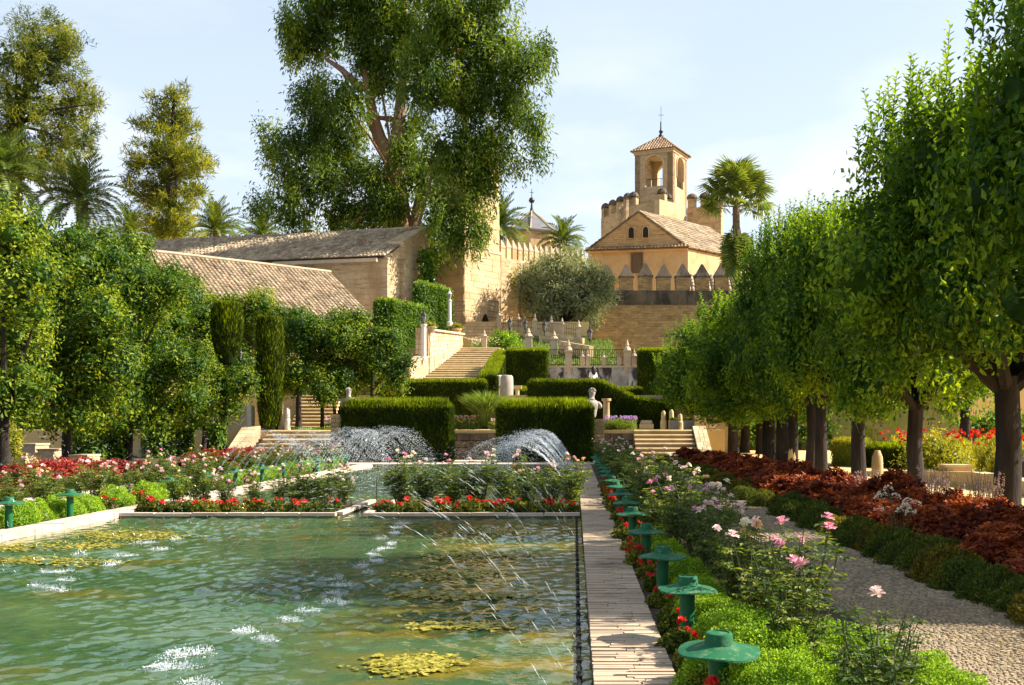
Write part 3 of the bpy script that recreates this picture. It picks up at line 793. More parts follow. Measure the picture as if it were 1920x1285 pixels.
# right face, with a doorway left open at its foot
e = cB - cA
def fp(u, z, k=0.05): return zz(cA + e * u + nf * k, z)
block_wall(None, None, None, [fp(0, 10.2), fp(.42, 10.2), fp(.42, 12.2), fp(0, 12.2)], .2, 4, M['sandstone'], t=tw, bl=.8, gap=.012)
block_wall(None, None, None, [fp(.72, 10.2), fp(1, 10.2), fp(1, 12.2), fp(.72, 12.2)], .2, 4, M['sandstone'], t=tw, bl=.8, gap=.012)
block_wall(None, None, None, [fp(0, 12.2), fp(1, 12.2), fp(1, 17.1), fp(0, 17.1)], .2, 9, M['sandstone'], t=tw, bl=.95, gap=.012)
g = G(); dw = .30 * np.linalg.norm(e)
pts = arch_panel(g, fp(.42, 10.2, .06), e, nf, dw, 2.0, .3, dw * .8, 0, .55, k=10, pointed=True)
g.obj("door_arch", M['sandstone'], tw, world=True)
g = G(); 
g.hexa([fp(.43, 10.2, .02), fp(.71, 10.2, .02), fp(.71, 10.2, .005), fp(.43, 10.2, .005), fp(.43, 12.1, .02), fp(.71, 12.1, .02), fp(.71, 12.1, .005), fp(.43, 12.1, .005)])
door = g.obj("door", M['dark'], tw, world=True)
g = G()
for u in np.linspace(.45, .69, 7): g.tube([fp(u, 10.2, .04), fp(u, 12.0, .04)], .02, 5)
for z in (10.6, 11.0, 11.4): g.tube([fp(.45, z, .04), fp(.69, z, .04)], .02, 5)
g.obj("door_grille", M['iron'], tw, world=True)
eu = uB - uA
def fu(u, z, k=0.05): return zz(uA + eu * u + nf * k, z)
block_wall(None, None, None, [fu(0, 17.45), fu(.22, 17.45), fu(.22, 18.9), fu(0, 18.9)], .2, 3, M['sandstone'], t=tw, bl=.8, gap=.012)
block_wall(None, None, None, [fu(.32, 17.45), fu(1, 17.45), fu(1, 18.9), fu(.32, 18.9)], .2, 3, M['sandstone'], t=tw, bl=.9, gap=.012)
block_wall(None, None, None, [fu(0, 18.9), fu(1, 18.9), fu(1, 26.2), fu(0, 26.2)], .2, 15, M['sandstone'], t=tw, bl=.95, gap=.012)
el = cA - cC; nl = nrm(np.array([el[1], -el[0], 0]))
def fl(u, z, k=.05): return zz(cC + el * u + nl * k, z)
block_wall(None, None, None, [fl(0, 10.2), fl(1, 10.2), fl(1, 17.1), fl(0, 17.1)], .2, 12, M['sandstone'], t=tw, bl=1.0, gap=.012)
elu = uA - uC
block_wall(None, None, None, [zz(uC + nl * .05, 17.45), zz(uA + nl * .05, 17.45), zz(uA + nl * .05, 26.2), zz(uC + nl * .05, 26.2)], .2, 16, M['sandstone'], t=tw, bl=1.0, gap=.012)
g = G()   # string course
s4 = [out(p, 1.05)[:2] for p in (cA, cB, cD, cC)]
g.prism(s4, 17.12, 17.42); g.obj("string_course", M['stone_pale'], tw, world=True)

# ---- crenellated curtain wall running back from the tower
wA, wB = np.array([-6.75, 97.6, 10.0]), np.array([1.3, 105.4, 10.0])
cw = thing("curtain_wall", "sunlit curtain wall with a close row of pointed merlons running back from the tower", "wall", wA)
wd = nrm(wB - wA); wnr = np.array([wd[1], -wd[0], 0])
g = G(); q = [wA[:2], wB[:2], (wB - wnr * 1.2)[:2], (wA - wnr * 1.2)[:2]]
g.prism(q, 9.5, 17.0); g.obj("masonry", M['barn_wall'], cw, world=True)
mme = merlon_geo(.50, .62, .95, .72, over=.05).mesh("merlon", [M['sandstone'], M['stone_pale']])
Lw = np.linalg.norm(wB - wA)
for i in range(16):
    p = wA + wd * (.3 + i * (Lw - .5) / 15.5) - wnr * .35
    link("merlon", mme, cw, tuple(np.array([p[0], p[1], 17.0]) - wA), (0, 0, math.atan2(wd[1], wd[0]) + rng.normal(0, .03)), (1, 1, rng.uniform(.95, 1.08)))

# ---- front wall (brown brick, black crusted parapet, big pyramid merlons)
fw = thing("rampart", "brown brick rampart with black crusted top and pyramid capped merlons behind the olive tree", "wall", (3.4, 100, 9))
g = G(); g.box((4.0, 100.6, 5.0), (21.5, 1.2, 7.95)); g.obj("brickwork", M['brick_wall'], fw, world=True)
g = G(); g.box((4.0, 100.58, 12.95), (21.54, 1.26, 1.35)); g.obj("parapet_band", M['wall_dark'], fw, world=True)
g = G(); g.box((-4.3, 99.7, 9.0), (5.2, 1.4, 6.4)); g.obj("raised_section", M['brick_wall'], fw, world=True)
mme = merlon_geo(1.30, .9, 1.25, 1.15, over=.16).mesh("merlon", [M['brick_wall'], M['wall_dark']])
for i, px in enumerate((1138, 1174, 1210, 1244, 1280, 1316, 1352)):
    p = P(px, 545, 100.6)
    link("merlon", mme, fw, (p[0] - 3.4, .6, 14.3 - 9), (0, 0, rng.normal(0, .02)), (1, 1, rng.uniform(.96, 1.05)))

# ---- house with the brick gable
hs = thing("gabled_house", "ochre house with brick gable and two small arched windows below the bell tower", "house", (6.8, 118, 13))
EL, ER, AP = P(1103, 467, 119.2), P(1290, 462, 117.0), P(1200, 398, 118.0)
zE = 21.2; EL[2] = ER[2] = zE
rd = np.array([.67, .74, 0.0])        # direction of the ridge
back = rd * 13
g = G()
poly = [EL[:2], ER[:2], (ER + back)[:2], (EL + back)[:2]]
g.prism(poly, 11, zE); g.obj("wall", M['house_plaster'], hs, world=True)
g = G(); k = np.array([.03, -.12, 0])
g.add([EL + k, ER + k, AP + k, EL + back, ER + back, AP + back], [[0, 3, 4, 1]], [[0, 1, 2], [3, 5, 4]])
g.obj("gable", M['house_brick'], hs, world=True)
def slope_roof(E0, A0, along, length, name, parent, mat, over=.35):
    v = nrm(A0 - E0); vl = np.linalg.norm(A0 - E0) + over
    o = E0 - v * over
    return tile_roof(o, along, v, length, vl, name, parent, mat, rw=.34, rl=.5, r=.13)
slope_roof(ER + np.array([0, 0, .1]) - rd * .3, AP + np.array([0, 0, .1]) - rd * .3, rd, 13.5, "roof_tiles", hs, M['tile'])
slope_roof(EL + np.array([0, 0, .1]) - rd * .3, AP + np.array([0, 0, .1]) - rd * .3, rd, 13.5, "roof_tiles", hs, M['tile'])
ev = nrm(ER - EL); evn = np.array([ev[1], -ev[0], 0])
tile_roof(EL + evn * .65 - ev * .3 + np.array([0, 0, -.05]), ev, -evn * .65 + np.array([0, 0, .34]), np.linalg.norm(ER - EL) + .6, .78, "pent_tiles", hs, M['tile_red'], rw=.36, rl=.4, r=.14)
g = G(); o = EL + evn * .2
g.hexa([EL + evn * .02 - [0, 0, .35], EL + evn * .45 - [0, 0, .35], ER + evn * .45 - [0, 0, .35], ER + evn * .02 - [0, 0, .35],
        EL + evn * .02 - [0, 0, .06], EL + evn * .45 - [0, 0, .06], ER + evn * .45 - [0, 0, .06], ER + evn * .02 - [0, 0, .06]])
g.obj("eave_moulding", M['house_plaster'], hs, world=True)
for px in (1183.5, 1210):
    c = P(px, 437, 118.0); f = nrm(np.array([ev[0], ev[1], 0])); k2 = evn * .05
    nn = (c[0] - EL[0]) / (ER[0] - EL[0]); c = zz(EL + (ER - EL) * nn, c[2]) + np.array([.03, -.12, 0])
    pr = [(-.32, -.6), (.32, -.6), (.32, .25)] + [(.32 * math.cos(a), .25 + .4 * math.sin(a)) for a in np.linspace(.4, math.pi - .4, 5)] + [(-.32, .25)]
    g = G(); V = [c + f * x + np.array([0, 0, z]) + evn * .16 for x, z in pr]
    g.add(V, T=[[0, i, i + 1] for i in range(1, len(V) - 1)]); w = g.obj("window", M['dark'], hs, world=True)
    g = G()
    ring = [c + f * x * 1.12 + np.array([0, 0, z * 1.06]) + evn * .17 for x, z in pr]
    g.tube(ring + [ring[0]], .075, 5); 
    g.V = [v - np.array(hs.location) for v in g.V]
    g.obj("window_frame", M['house_plaster'], w)
c = P(1194.5, 494, 118); nn = (c[0] - EL[0]) / (ER[0] - EL[0]); c = zz(EL + (ER - EL) * nn, c[2])
f = ev
def facebox(g, c, f, n, x0, x1, z0, z1, d0, d1, m=0):
    pts = []
    for z in (z0, z1):
        for x, d in ((x0, d1), (x1, d1), (x1, d0), (x0, d0)):
            pts.append(c + f * x + n * d + np.array([0, 0, z]))
    g.hexa(pts, m)
g = G(); facebox(g, c, f, evn, -.58, .58, -1.1, 1.05, .0, .02); w = g.obj("window", M['wood'], hs, world=True)
for x0, x1, z0, z1 in ((-.68, -.56, -1.2, 1.15), (.56, .68, -1.2, 1.15), (-.56, .56, 1.03, 1.15)):
    g = G(); facebox(g, c, f, evn, x0, x1, z0, z1, .005, .12); g.V = [v - np.array(hs.location) for v in g.V]; g.obj("frame", M['wood'], w)
for x in (-.28, .28):
    for z in (-.62, -.05, .52):
        g = G(); facebox(g, c, f, evn, x - .22, x + .22, z - .22, z + .22, .02, .05); g.V = [v - np.array(hs.location) for v in g.V]; g.obj("panel", M['wood'], w)

# ---- the bell tower
bt = thing("bell_tower", "square bell tower with open arches and a tiled pyramid roof ending in a spike", "tower", (10, 136, 13))
th = R(25.5); fd = np.array([math.cos(th), -math.sin(th), 0]); sd = np.array([math.sin(th), math.cos(th), 0])
bw = 5.2; C0 = np.array([12.4, 135.0, 0]); L0 = C0 - fd * bw; B0 = C0 + sd * bw; D0 = L0 + sd * bw
def zpy(py, Y): return H + (VPY - py) * Y / F
z_low, z_eave = 24.2, zpy(284, 135)
sill, spring = zpy(346, 135) - z_low, zpy(306, 135) - z_low
hh = z_eave - z_low
Zv = np.array([0, 0, 1.0])
for nm, O, U, N in (("front_wall", L0, fd, -sd), ("right_wall", C0, sd, fd), ("back_wall", B0, -fd, sd), ("left_wall", D0, -sd, -fd)):
    g = G(); pr = arch_panel(g, O + Zv * z_low, U, N, bw, hh, .75, bw * .46, sill, spring, k=14)
    w = g.obj(nm, M['belfry_brick'] if nm in ("front_wall", "left_wall") else M['sandstone'], bt, world=True)
    g = G(); cxx = O + U * bw / 2 + Zv * (z_low + spring)
    ring = [p + (p - cxx) * .14 + N * .03 for p in pr]
    g.tube([ring[0] - Zv * 1.5] + ring + [ring[-1] - Zv * 1.5], .13, 6); g.V = [v - np.array(bt.location) for v in g.V]
    g.obj("archivolt", M['stone_pale'], w)
    rl = G(); zr = z_low + sill + 1.0
    for u in np.linspace(.28, .72, 12): rl.tube([O + U * bw * u - N * .35 + Zv * (z_low + sill), O + U * bw * u - N * .35 + Zv * zr], .022, 4)
    rl.tube([O + U * bw * .26 - N * .35 + Zv * zr, O + U * bw * .74 - N * .35 + Zv * zr], .035, 5)
    rl.V = [v - np.array(bt.location) for v in rl.V]
    rl.obj("railing", M['iron'], w)
g = G(); g.prism([(p + q)[:2] for p, q in ((L0, fd * .05 + sd * .05), (C0, -fd * .05 + sd * .05), (B0, -fd * .05 - sd * .05), (D0, fd * .05 - sd * .05))], z_low + sill - .4, z_low + sill - .05)
g.obj("floor", M['stone_pale'], bt, world=True)
g = G(); g.prism([p[:2] for p in (L0, C0, B0, D0)], 12, z_low - .002)
g.obj("shaft", M['belfry_brick'], bt, world=True)
g = G(); pr = arch_panel(g, C0 + Zv * (z_low - 5.2) + fd * .06, sd, fd, bw, 5.2, .05, bw * .36, 1.7, 3.4, k=12); g.obj("lower_facing", M['sandstone'], bt, world=True)
g = G(); facebox(g, C0 + sd * bw / 2 + Zv * z_low, sd, fd, -.98, .98, -3.6, -.8, .004, .018); g.obj("lower_opening", M['wood'], bt, world=True)
g = G(); cc = (L0 + C0 + B0 + D0) / 4
def ringp(s): return [(cc + (p - cc) * s)[:2] for p in (L0, C0, B0, D0)]
g.prism(ringp(1.04), z_eave, z_eave + .28); g.prism(ringp(1.10), z_eave + .28, z_eave + .45); g.obj("cornice", M['stone_pale'], bt, world=True)
apx = np.array([cc[0], cc[1], zpy(250, 137)])
def hip_face(E0, E1, A, name, parent, mat, rw=.36, rl=.55, r=.13):
    """triangular roof face covered with barrel tiles, rows cut to the hips"""
    u = nrm(E1 - E0); W = np.linalg.norm(E1 - E0); mid = (E0 + E1) / 2; v = nrm(A - mid); Lv = np.linalg.norm(A - mid); n = nrm(np.cross(u, v))
    g = G(); g.add([E0, E1, A], T=[[0, 1, 2]], t=.1)
    nu = int(W / rw); ang = np.linspace(0, math.pi, 5)
    for i in range(nu):
        x = (i + .5) * W / nu; s = 1 - abs(x - W / 2) / (W / 2); vl = Lv * s
        for j in range(int(math.ceil(vl / rl))):
            y0, y1 = j * rl - .04, min(vl, (j + 1) * rl + .04)
            A_ = [E0 + u * (x + math.cos(a) * r * 1.1) + n * (math.sin(a) * r * 1.2 + .03) + v * y0 for a in ang]
            B_ = [E0 + u * (x + math.cos(a) * r * .9) + n * (math.sin(a) * r * .9) + v * y1 for a in ang]
            g.add(A_ + B_, [[k, k + 1, 6 + k, 5 + k] for k in range(4)], [[0, 2, 1], [0, 3, 2], [0, 4, 3]], t=rng.random())
    g.tube([E0, A], .14, 6, t=.4); g.tube([E1, A], .14, 6, t=.4)
    return g.obj(name, mat, parent, world=True, kind='stuff')
ee = [zz(cc + (p - cc) * 1.16, z_eave + .46) for p in (L0, C0, B0, D0)]
for i in range(4): hip_face(ee[i], ee[(i + 1) % 4], apx, "roof_tiles", bt, M['tile_red'])
g = G(); g.lathe([(.30, 0), (.34, .2), (.16, .5), (.30, .75), (.12, 1.0), (.10, 2.0), (.03, 2.1), (.025, 4.0)], apx - [0, 0, .15], 8)
g.tube([apx + [-.35, 0, 2.75], apx + [.35, 0, 2.75]], .03, 5); g.obj("spike", M['iron'], bt, world=True, smooth=True)

# ---- crenellated keep round the bell tower
kp = thing("crenellated_keep", "weathered keep with round topped merlons in front of and beside the bell tower", "castle", (8, 130, 13))
def kwall(pa, pb, z0, z1, thick, name, mat, mer, mw=.95, mh=1.25):
    pa, pb = np.array([*pa, 0.]), np.array([*pb, 0.]); d = nrm(pb - pa); n = np.array([d[1], -d[0], 0]); Lk = np.linalg.norm(pb - pa)
    g = G(); g.prism([pa[:2], pb[:2], (pb - n * thick)[:2], (pa - n * thick)[:2]], z0, z1); g.obj(name, mat, kp, world=True)
    for f_ in mer:
        p = pa + d * Lk * f_ - n * thick / 2
        mg = G(); mg.box((0, 0, 0), (mw, thick * .9, mh)); mg.box((0, 0, mh), (mw + .12, thick, .14), m=1)
        mg.lathe([(mw * .70, 0), (mw * .66, .2), (mw * .5, .45), (mw * .22, .62)], (0, 0, mh + .14), 10, m=1)
        mg.obj("merlon", [M['keep'], M['wall_dark']], kp).location = tuple(np.array([p[0], p[1], z1]) - np.array(kp.location))
        kp.children[-1].rotation_euler = (0, 0, math.atan2(d[1], d[0]))
pk1, pk2 = P(1127, 410, 141), P(1174, 410, 134)
kwall(pk1[:2], pk2[:2], 13, zpy(402, 138), .9, "left_wall", M['keep'], (.06, .36, .66, .94), .85, 1.25)
pk3, pk4 = P(1179, 400, 131.5), P(1246, 400, 129)
kwall(pk3[:2], pk4[:2], 13, zpy(381, 130), .8, "front_wall", M['keep'], (.10, .9), .95, .95)
pk5 = P(1262, 400, 133.5)
kwall(pk4[:2], pk5[:2], 13, zpy(384, 131), .8, "side_wall", M['sandstone'], (.75,), .9, .9)
pk6, pk7 = P(1288, 400, 141), P(1352, 400, 139)
kwall(pk6[:2], pk7[:2], 13, zpy(388, 140), .9, "right_wall", M['keep'], (.12, .5, .9), 1.1, 1.2)

# ---- slate pavilion with ball finial, behind the curtain wall
oc = P(997, 437, 150)
op = thing("octagonal_pavilion", "eight sided slate roof with pale ribs, ball and cross rising behind the curtain wall", "roof", (oc[0], oc[1], 10))
g = G(); g.lathe([(3.7, 10.4), (3.7, oc[2] - .3)], (oc[0], oc[1], 0), 8); g.obj("drum", M['house_plaster'], op, world=True)
g = G(); g.lathe([(4.1, oc[2] - .35), (4.15, oc[2] - .1), (.22, oc[2] + 3.0)], (oc[0], oc[1], 0), 8); g.obj("roof", M['slate'], op, world=True)
for k in range(8):
    a = k * math.pi / 4
    g = G(); g.tube([(oc[0] + 4.15 * math.cos(a), oc[1] + 4.15 * math.sin(a), oc[2] - .08), (oc[0] + .2 * math.cos(a), oc[1] + .2 * math.sin(a), oc[2] + 3.05)], .11, 5)
    g.obj("rib", M['stone_pale'], op, world=True)
g = G(); g.lathe([(.34, 2.9), (.16, 3.6), (.10, 4.2), (.3, 4.25), (.44, 4.55), (.3, 4.9), (.06, 5.0), (.04, 6.2)], oc, 10)
g.tube([oc + [-.28, 0, 5.7], oc + [.28, 0, 5.7]], .04, 5); g.obj("finial", M['iron'], op, world=True, smooth=True)

# ---- low building with pale tile strips behind the rampart merlons
bt2 = thing("tiled_shed", "low lean-to with pale barrel tiles glimpsed between the rampart merlons", "shed", (13, 106, 10))
g = G(); g.box((13.5, 108.5, 9.5), (7, 3, 4.6)); g.obj("wall", M['house_plaster'], bt2, world=True)
tile_roof((10.0, 105.0, 14.3), (1, 0, 0), (-.0, .75, .65), 7.2, 4.0, "roof_tiles", bt2, M['tile'], rw=.4, rl=.6, r=.15)

# ---- barn with the long tiled roof (upper) and its gable buttress
b1 = thing("long_barn", "long tan stone barn with a sagging barrel tile roof and a thick gable buttress", "building", (-20, 90, 7))
E1, E0 = P(722, 478, 86), P(470, 487, 88.8); E0[2] = E1[2] = 15.3
dE = nrm(E0 - E1)
RG1 = P(795, 431, 92); RG1[2] = 18.6
E0 = E1 + dE * 34; 
tl = tile_roof(E0 + np.array([0, 0, .05]), -dE, RG1 - E1, 34.0, np.linalg.norm(RG1 - E1), "roof_tiles", b1, M['tile'], rw=.33, rl=.48, r=.125)
nE = np.array([-dE[1], dE[0], 0]); nE = nE if nE[1] < 0 else -nE
W1, W0 = E1 - nE * .35, E0 - nE * .35
g = G(); g.prism([W0[:2], W1[:2], (W1 - nE * 9)[:2], (W0 - nE * 9)[:2]], 5, 15.2); g.obj("wall", M['barn_wall'], b1, world=True)
g = G(); g.tube([RG1 + np.array([0, 0, .12]), RG1 + dE * 17 + np.array([0, 0, -.08]), RG1 + dE * 34 + np.array([0, 0, .05])], .16, 6); g.obj("ridge", M['tile'], b1, world=True)
g = G(); g.hexa([RG1 - [0, 0, 3.6] , RG1 - [0, 0, 3.6] + dE * 34, RG1 - [0, 0, 3.6] + dE * 34 - nE * 4, RG1 - [0, 0, 3.6] - nE * 4, RG1, RG1 + dE * 34, RG1 + dE * 34 - nE * 4 - [0, 0, 2], RG1 - nE * 4 - [0, 0, 2]]); g.obj("rear_roof", M['tile'], b1, world=True)
# gable end: pier, buttress
gd = nrm(np.array([RG1[0] - E1[0], RG1[1] - E1[1], 0])); gn = np.array([gd[1], -gd[0], 0])
g = G(); q = W1 + gn * .05
g.prism([(q)[:2], (q + gd * 2.2)[:2], (q + gd * 2.2 - gn * .8)[:2], (q - gn * .8)[:2]], 5, [15.25, 16.6, 16.6, 15.25]); g.obj("corner_pier", M['barn_wall'], b1, world=True)
g = G(); q = E1 + gd * 2.35 + gn * .35
L2 = np.linalg.norm((RG1 - E1)[:2]) - 2.35 + .3
g.prism([q[:2], (q + gd * L2)[:2], (q + gd * L2 - gn * 1.6)[:2], (q - gn * 1.6)[:2]], 5, [16.9, 18.9, 18.9, 16.9]); g.obj("buttress", M['barn_wall'], b1, world=True)
p = P(563, 503, 87.6)
g = G(); facebox(g, zz(p, 14.4), -dE, nE, -.5, .5, -.35, .3, -.2, .1); g.obj("vent", M['dark'], b1, world=True)
g = G(); facebox(g, zz(P(600, 487, 86.9), 15.0), -dE, nE, -4.2, 5.0, -.18, .1, -.1, .18); g.obj("eave_plate", M['stone_pale'], b1, world=True)

# ---- lower barn: only its big tiled slope shows
b2 = thing("lower_barn", "lower barn showing only a broad brown tiled roof slope above the orange trees", "building", (-24, 74, 3))
Bp, Cp = P(620, 513, 84), P(705, 602, 78)
rdir = nrm(np.array([-10.5, -10.0, 0]))
vv = Bp - Cp
eave0 = Cp + rdir * 26
tile_roof(eave0, -rdir, vv, 26.0, np.linalg.norm(vv), "roof_tiles", b2, M['tile'], rw=.33, rl=.46, r=.125)
g = G(); g.tube([Bp + [0, 0, .1], Bp + rdir * 13 + [0, 0, .16], Bp + rdir * 26 + [0, 0, .08]], .16, 6); g.obj("ridge", M['stone_pale'], b2, world=True)
pn = np.array([rdir[1], -rdir[0], 0]); pn = pn if pn[0] < 0 else -pn
g = G(); i0, i1 = Cp + pn * .5, eave0 + pn * .5
bk = Bp + pn * .3; 
g.prism([i1[:2], i0[:2], bk[:2], (bk + rdir * 26)[:2]], 2, [9.0, 9.0, 13.2, 13.2]); g.obj("wall", M['barn_wall'], b2, world=True)

# ---- retaining walls, parapets
t = block_wall("retaining_wall", "low brown retaining wall at the foot of the stone tower", "wall", [[-9.6, 90.9, 9.3], [-5.2, 90.9, 9.3], [-5.2, 90.9, 10.35], [-9.6, 90.9, 10.35]], .5, 4, M['rubble'], bl=.7)
pw = block_wall("stair_parapet", "tall rubble stone parapet on the left side of the grand stairs carrying two flower pots", "wall",
    [[-10.0, 73.6, 5.2], [-8.4, 80.0, 6.9], [-8.4, 80.0, 8.45], [-10.0, 73.6, 8.2]], .6, 8, M['rubble'], bl=.45)
g = G(); g.hexa([[-10.0, 73.5, 8.2], [-9.85, 73.5, 8.2], [-8.25, 80.1, 8.45], [-9.1, 80.1, 8.45], [-10.7, 73.5, 8.34], [-9.85, 73.5, 8.34], [-8.25, 80.1, 8.59], [-9.1, 80.1, 8.59]]); g.obj("coping", M['stone_pale'], pw, world=True)
pw2 = block_wall("stair_parapet", "lower rubble parapet beside the foot of the grand stairs carrying the white lamp column", "wall",
    [[-10.55, 68.2, 4.0], [-10.05, 73.5, 5.0], [-10.05, 73.5, 6.35], [-10.55, 68.2, 5.6]], .8, 5, M['rubble'], bl=.4)
g = G(); g.hexa([[-11.4, 68.1, 5.6], [-10.5, 68.1, 5.6], [-10.0, 73.45, 6.35], [-10.9, 73.45, 6.35], [-11.4, 68.1, 5.72], [-10.5, 68.1, 5.72], [-10.0, 73.45, 6.47], [-10.9, 73.45, 6.47]]); g.obj("coping", M['stone_pale'], pw2, world=True)
pr_ = block_wall("gate_pier", "square rubble pier at the front end of the tall stair parapet", "pier", [[-10.95, 73.2, 5.0], [-10.05, 73.2, 5.0], [-10.05, 73.2, 8.36], [-10.95, 73.2, 8.36]], .35, 9, M['rubble'], bl=.35)
gw = thing("fountain_wall", "long grey blotched wall with peeling black patches below the iron railing", "wall", (0.9, 72, 3.4))
g = G(); g.box((1.15, 72.05, 3.2), (6.1, .55, 2.36)); g.obj("render", M['grey_wall'], gw, world=True)
g = G(); g.hexa([[3.6, 71.2, 3.2], [4.6, 71.2, 3.2], [4.6, 72.0, 3.2], [3.6, 72.0, 3.2], [3.6, 71.7, 5.5], [4.3, 71.7, 5.5], [4.3, 72.0, 5.5], [3.6, 72.0, 5.5]]); g.obj("buttress", M['grey_wall'], gw, world=True)
g = G(); g.box((1.15, 72.05, 5.56), (6.2, .62, .1)); g.obj("coping", M['stone_pale'], gw, world=True)
block_wall("low_wall", "short brown stone wall under the white column stump between the two long hedges", "wall", [[-5.0, 60.85, 2.3], [-2.6, 60.85, 2.3], [-2.6, 60.85, 3.35], [-5.0, 60.85, 3.35]], .3, 4, M['rubble'], bl=.5)
block_wall("low_wall", "pale rubble wall behind the dip of the right sloping hedge", "wall", [[3.2, 66.0, 2.2], [6.2, 66.0, 2.2], [6.2, 66.0, 3.55], [3.2, 66.0, 3.55]], .4, 4, M['rubble'], bl=.5)
wl_ = thing("garden_pier", "square tan plastered pier with a bright right edge left of the left-hand steps", "pier", (-17.5, 53.5, 0))
g = G(); g.box((-17.5, 53.9, -.3), (2.3, 1.2, 2.95)); g.obj("body", M['stone_pale'], wl_, world=True)
g = G(); g.box((-16.28, 53.4, -.3), (.22, .25, 3.0)); g.obj("edge_strip", M['white_column'], wl_, world=True)
# ramp walls on the bank
block_wall("ramp_wall", "pale low wall edging the ramp below the olive tree", "wall", [[-2.9, 86.0, 8.3], [0.6, 84.5, 7.6], [0.6, 84.5, 8.6], [-2.9, 86.0, 9.3]], .4, 3, M['rubble'], bl=.6)
block_wall("ramp_wall", "lower pale wall descending the bank beside the grass slope", "wall", [[-1.2, 80.0, 6.7], [1.0, 77.0, 5.9], [1.0, 77.0, 7.4], [-1.2, 80.0, 8.0]], .4, 4, M['rubble'], bl=.6)
# stepped stone blocks on the left
def stone_block(px, py0, py1, pxr, Y, label):
    a, b = P(px, py1, Y), P(pxr, py0, Y)
    t = thing("stone_block", label, "stone block", (a[0], Y, max(a[2], -.05)))
    g = G(); g.box(((a[0] + b[0]) / 2, Y + .5, -.3), (b[0] - a[0], 1.0, b[2] + .3 - .06)); g.obj("body", M['rubble'], t, world=True)
    g = G(); g.box(((a[0] + b[0]) / 2, Y + .5, b[2] - .058), (b[0] - a[0] + .06, 1.06, .06)); g.obj("cap", M['stone_pale'], t, world=True)
    return t
stone_block(10, 850, 885, 48, 34.5, "stone block with a pale cap under the yellow bush at the left edge")
stone_block(35, 832, 880, 66, 38, "pale capped stone block behind the scarlet bed, highest of the stepped blocks")
stone_block(70, 842, 880, 100, 37.2, "stone block in the shade left of the nearest orange tree trunk")
stone_block(130, 853, 890, 163, 36.4, "pale capped stone block just right of the nearest orange tree trunk")
stone_block(165, 865, 893, 198, 35.6, "second lowest of the stepped stone blocks behind the scarlet bed")
stone_block(200, 874, 895, 233, 34.8, "lowest and rightmost of the stepped stone blocks behind the scarlet bed")
# right-hand garden
wl3 = thing("curved_wall", "low ochre garden wall that slopes down behind the nearest right-hand tree trunk", "wall", (11.5, 27, 0))
g = G()
cv = [(9.9, 36.5, .12), (10.6, 32.5, .30), (11.0, 29.0, .42), (11.1, 26.2, .36), (10.9, 24.0, .2)]
for (xa, ya, za), (xb, yb, zb) in zip(cv[:-1], cv[1:]):
    g = G(); g.hexa([[xa - .2, ya, -.1], [xb - .2, yb, -.1], [xb + .2, yb, -.1], [xa + .2, ya, -.1], [xa - .2, ya, za], [xb - .2, yb, zb], [xb + .2, yb, zb], [xa + .2, ya, za]])
    g.obj("wall_section", M['step'], wl3, world=True)
t = thing("stone_bench", "square ochre stone block seat beside the curved wall behind the right-hand trees", "stone block", (11.1, 31, 0))
g = G(); g.box((11.15, 31.3, -.05), (.72, .7, .52)); g.obj("body", M['sandstone'], t, world=True)
g = G(); g.box((11.15, 31.3, .472), (.78, .76, .07)); g.obj("top_slab", M['step'], t, world=True)
t = thing("well_block", "dark rough stone well block with a small post behind the nearest right-hand trunk", "well", (11.7, 27.5, 0))
g = G(); g.lathe([(.42, -.1), (.46, .3), (.44, .75), (.36, .8)], (11.6, 28.0, 0), 10); g.obj("body", M['bark'], t, world=True)
g = G(); g.box((11.0, 27.6, -.05), (.12, .12, .75)); g.obj("post", M['step'], t, world=True)
# ================================================================== LAMPS, POSTS, STATUES, PERSON
# ---- green mushroom lamps along both pool edges
def make_lamp():
    t = thing("mushroom_lamp", "", "garden lamp", (0, 0, 0))
    g = G(); g.lathe([(.060, -.05), (.060, .385)], k=16); g.obj("post", M['lamp_green'], t, smooth=True)
    g = G(); g.lathe([(.064, .372), (.070, .378), (.070, .408), (.055, .412)], k=16); g.obj("diffuser", M['lamp_glass'], t, smooth=True)
    g = G()
    n = 28; prof = [(.06, .408), (.222, .392), (.238, .398), (.236, .408), (.15, .430), (.085, .448), (.078, .456)]
    a = np.arange(n) * 2 * math.pi / n; rings = []
    for r, z in prof:
        wav = .008 * np.sin(a * 3 + 1.0) * (r / .235) ** 2
        rings.append(np.c_[np.cos(a) * r, np.sin(a) * r, z + wav])
    V = np.vstack(rings); Q = [[i * n + j, i * n + (j + 1) % n, (i + 1) * n + (j + 1) % n, (i + 1) * n + j] for i in range(len(prof) - 1) for j in range(n)]
    g.add(V, Q); g.obj("brim", M['lamp_cap'], t, smooth=True, angle=60)
    g = G(); g.lathe([(.088, .440), (.078, .500), (.074, .512), (.060, .515), (.058, .508), (.001, .508)], k=20); g.obj("crown_cap", M['lamp_cap'], t, smooth=True, angle=35)
    return t
lamp0 = make_lamp()
RL = [(0.83, 6.18), (0.89, 8.49), (0.86, 10.5), (0.86, 13.05), (0.84, 15.5), (0.87, 17.8), (0.86, 20.1)] + [(0.87, 22.5 + 2.4 * k) for k in range(10)]
LLY = [17.75, 19.9, 24.8, 27.2, 29.6, 32.1, 34.5, 36.6, 39.0, 41.4, 43.8]
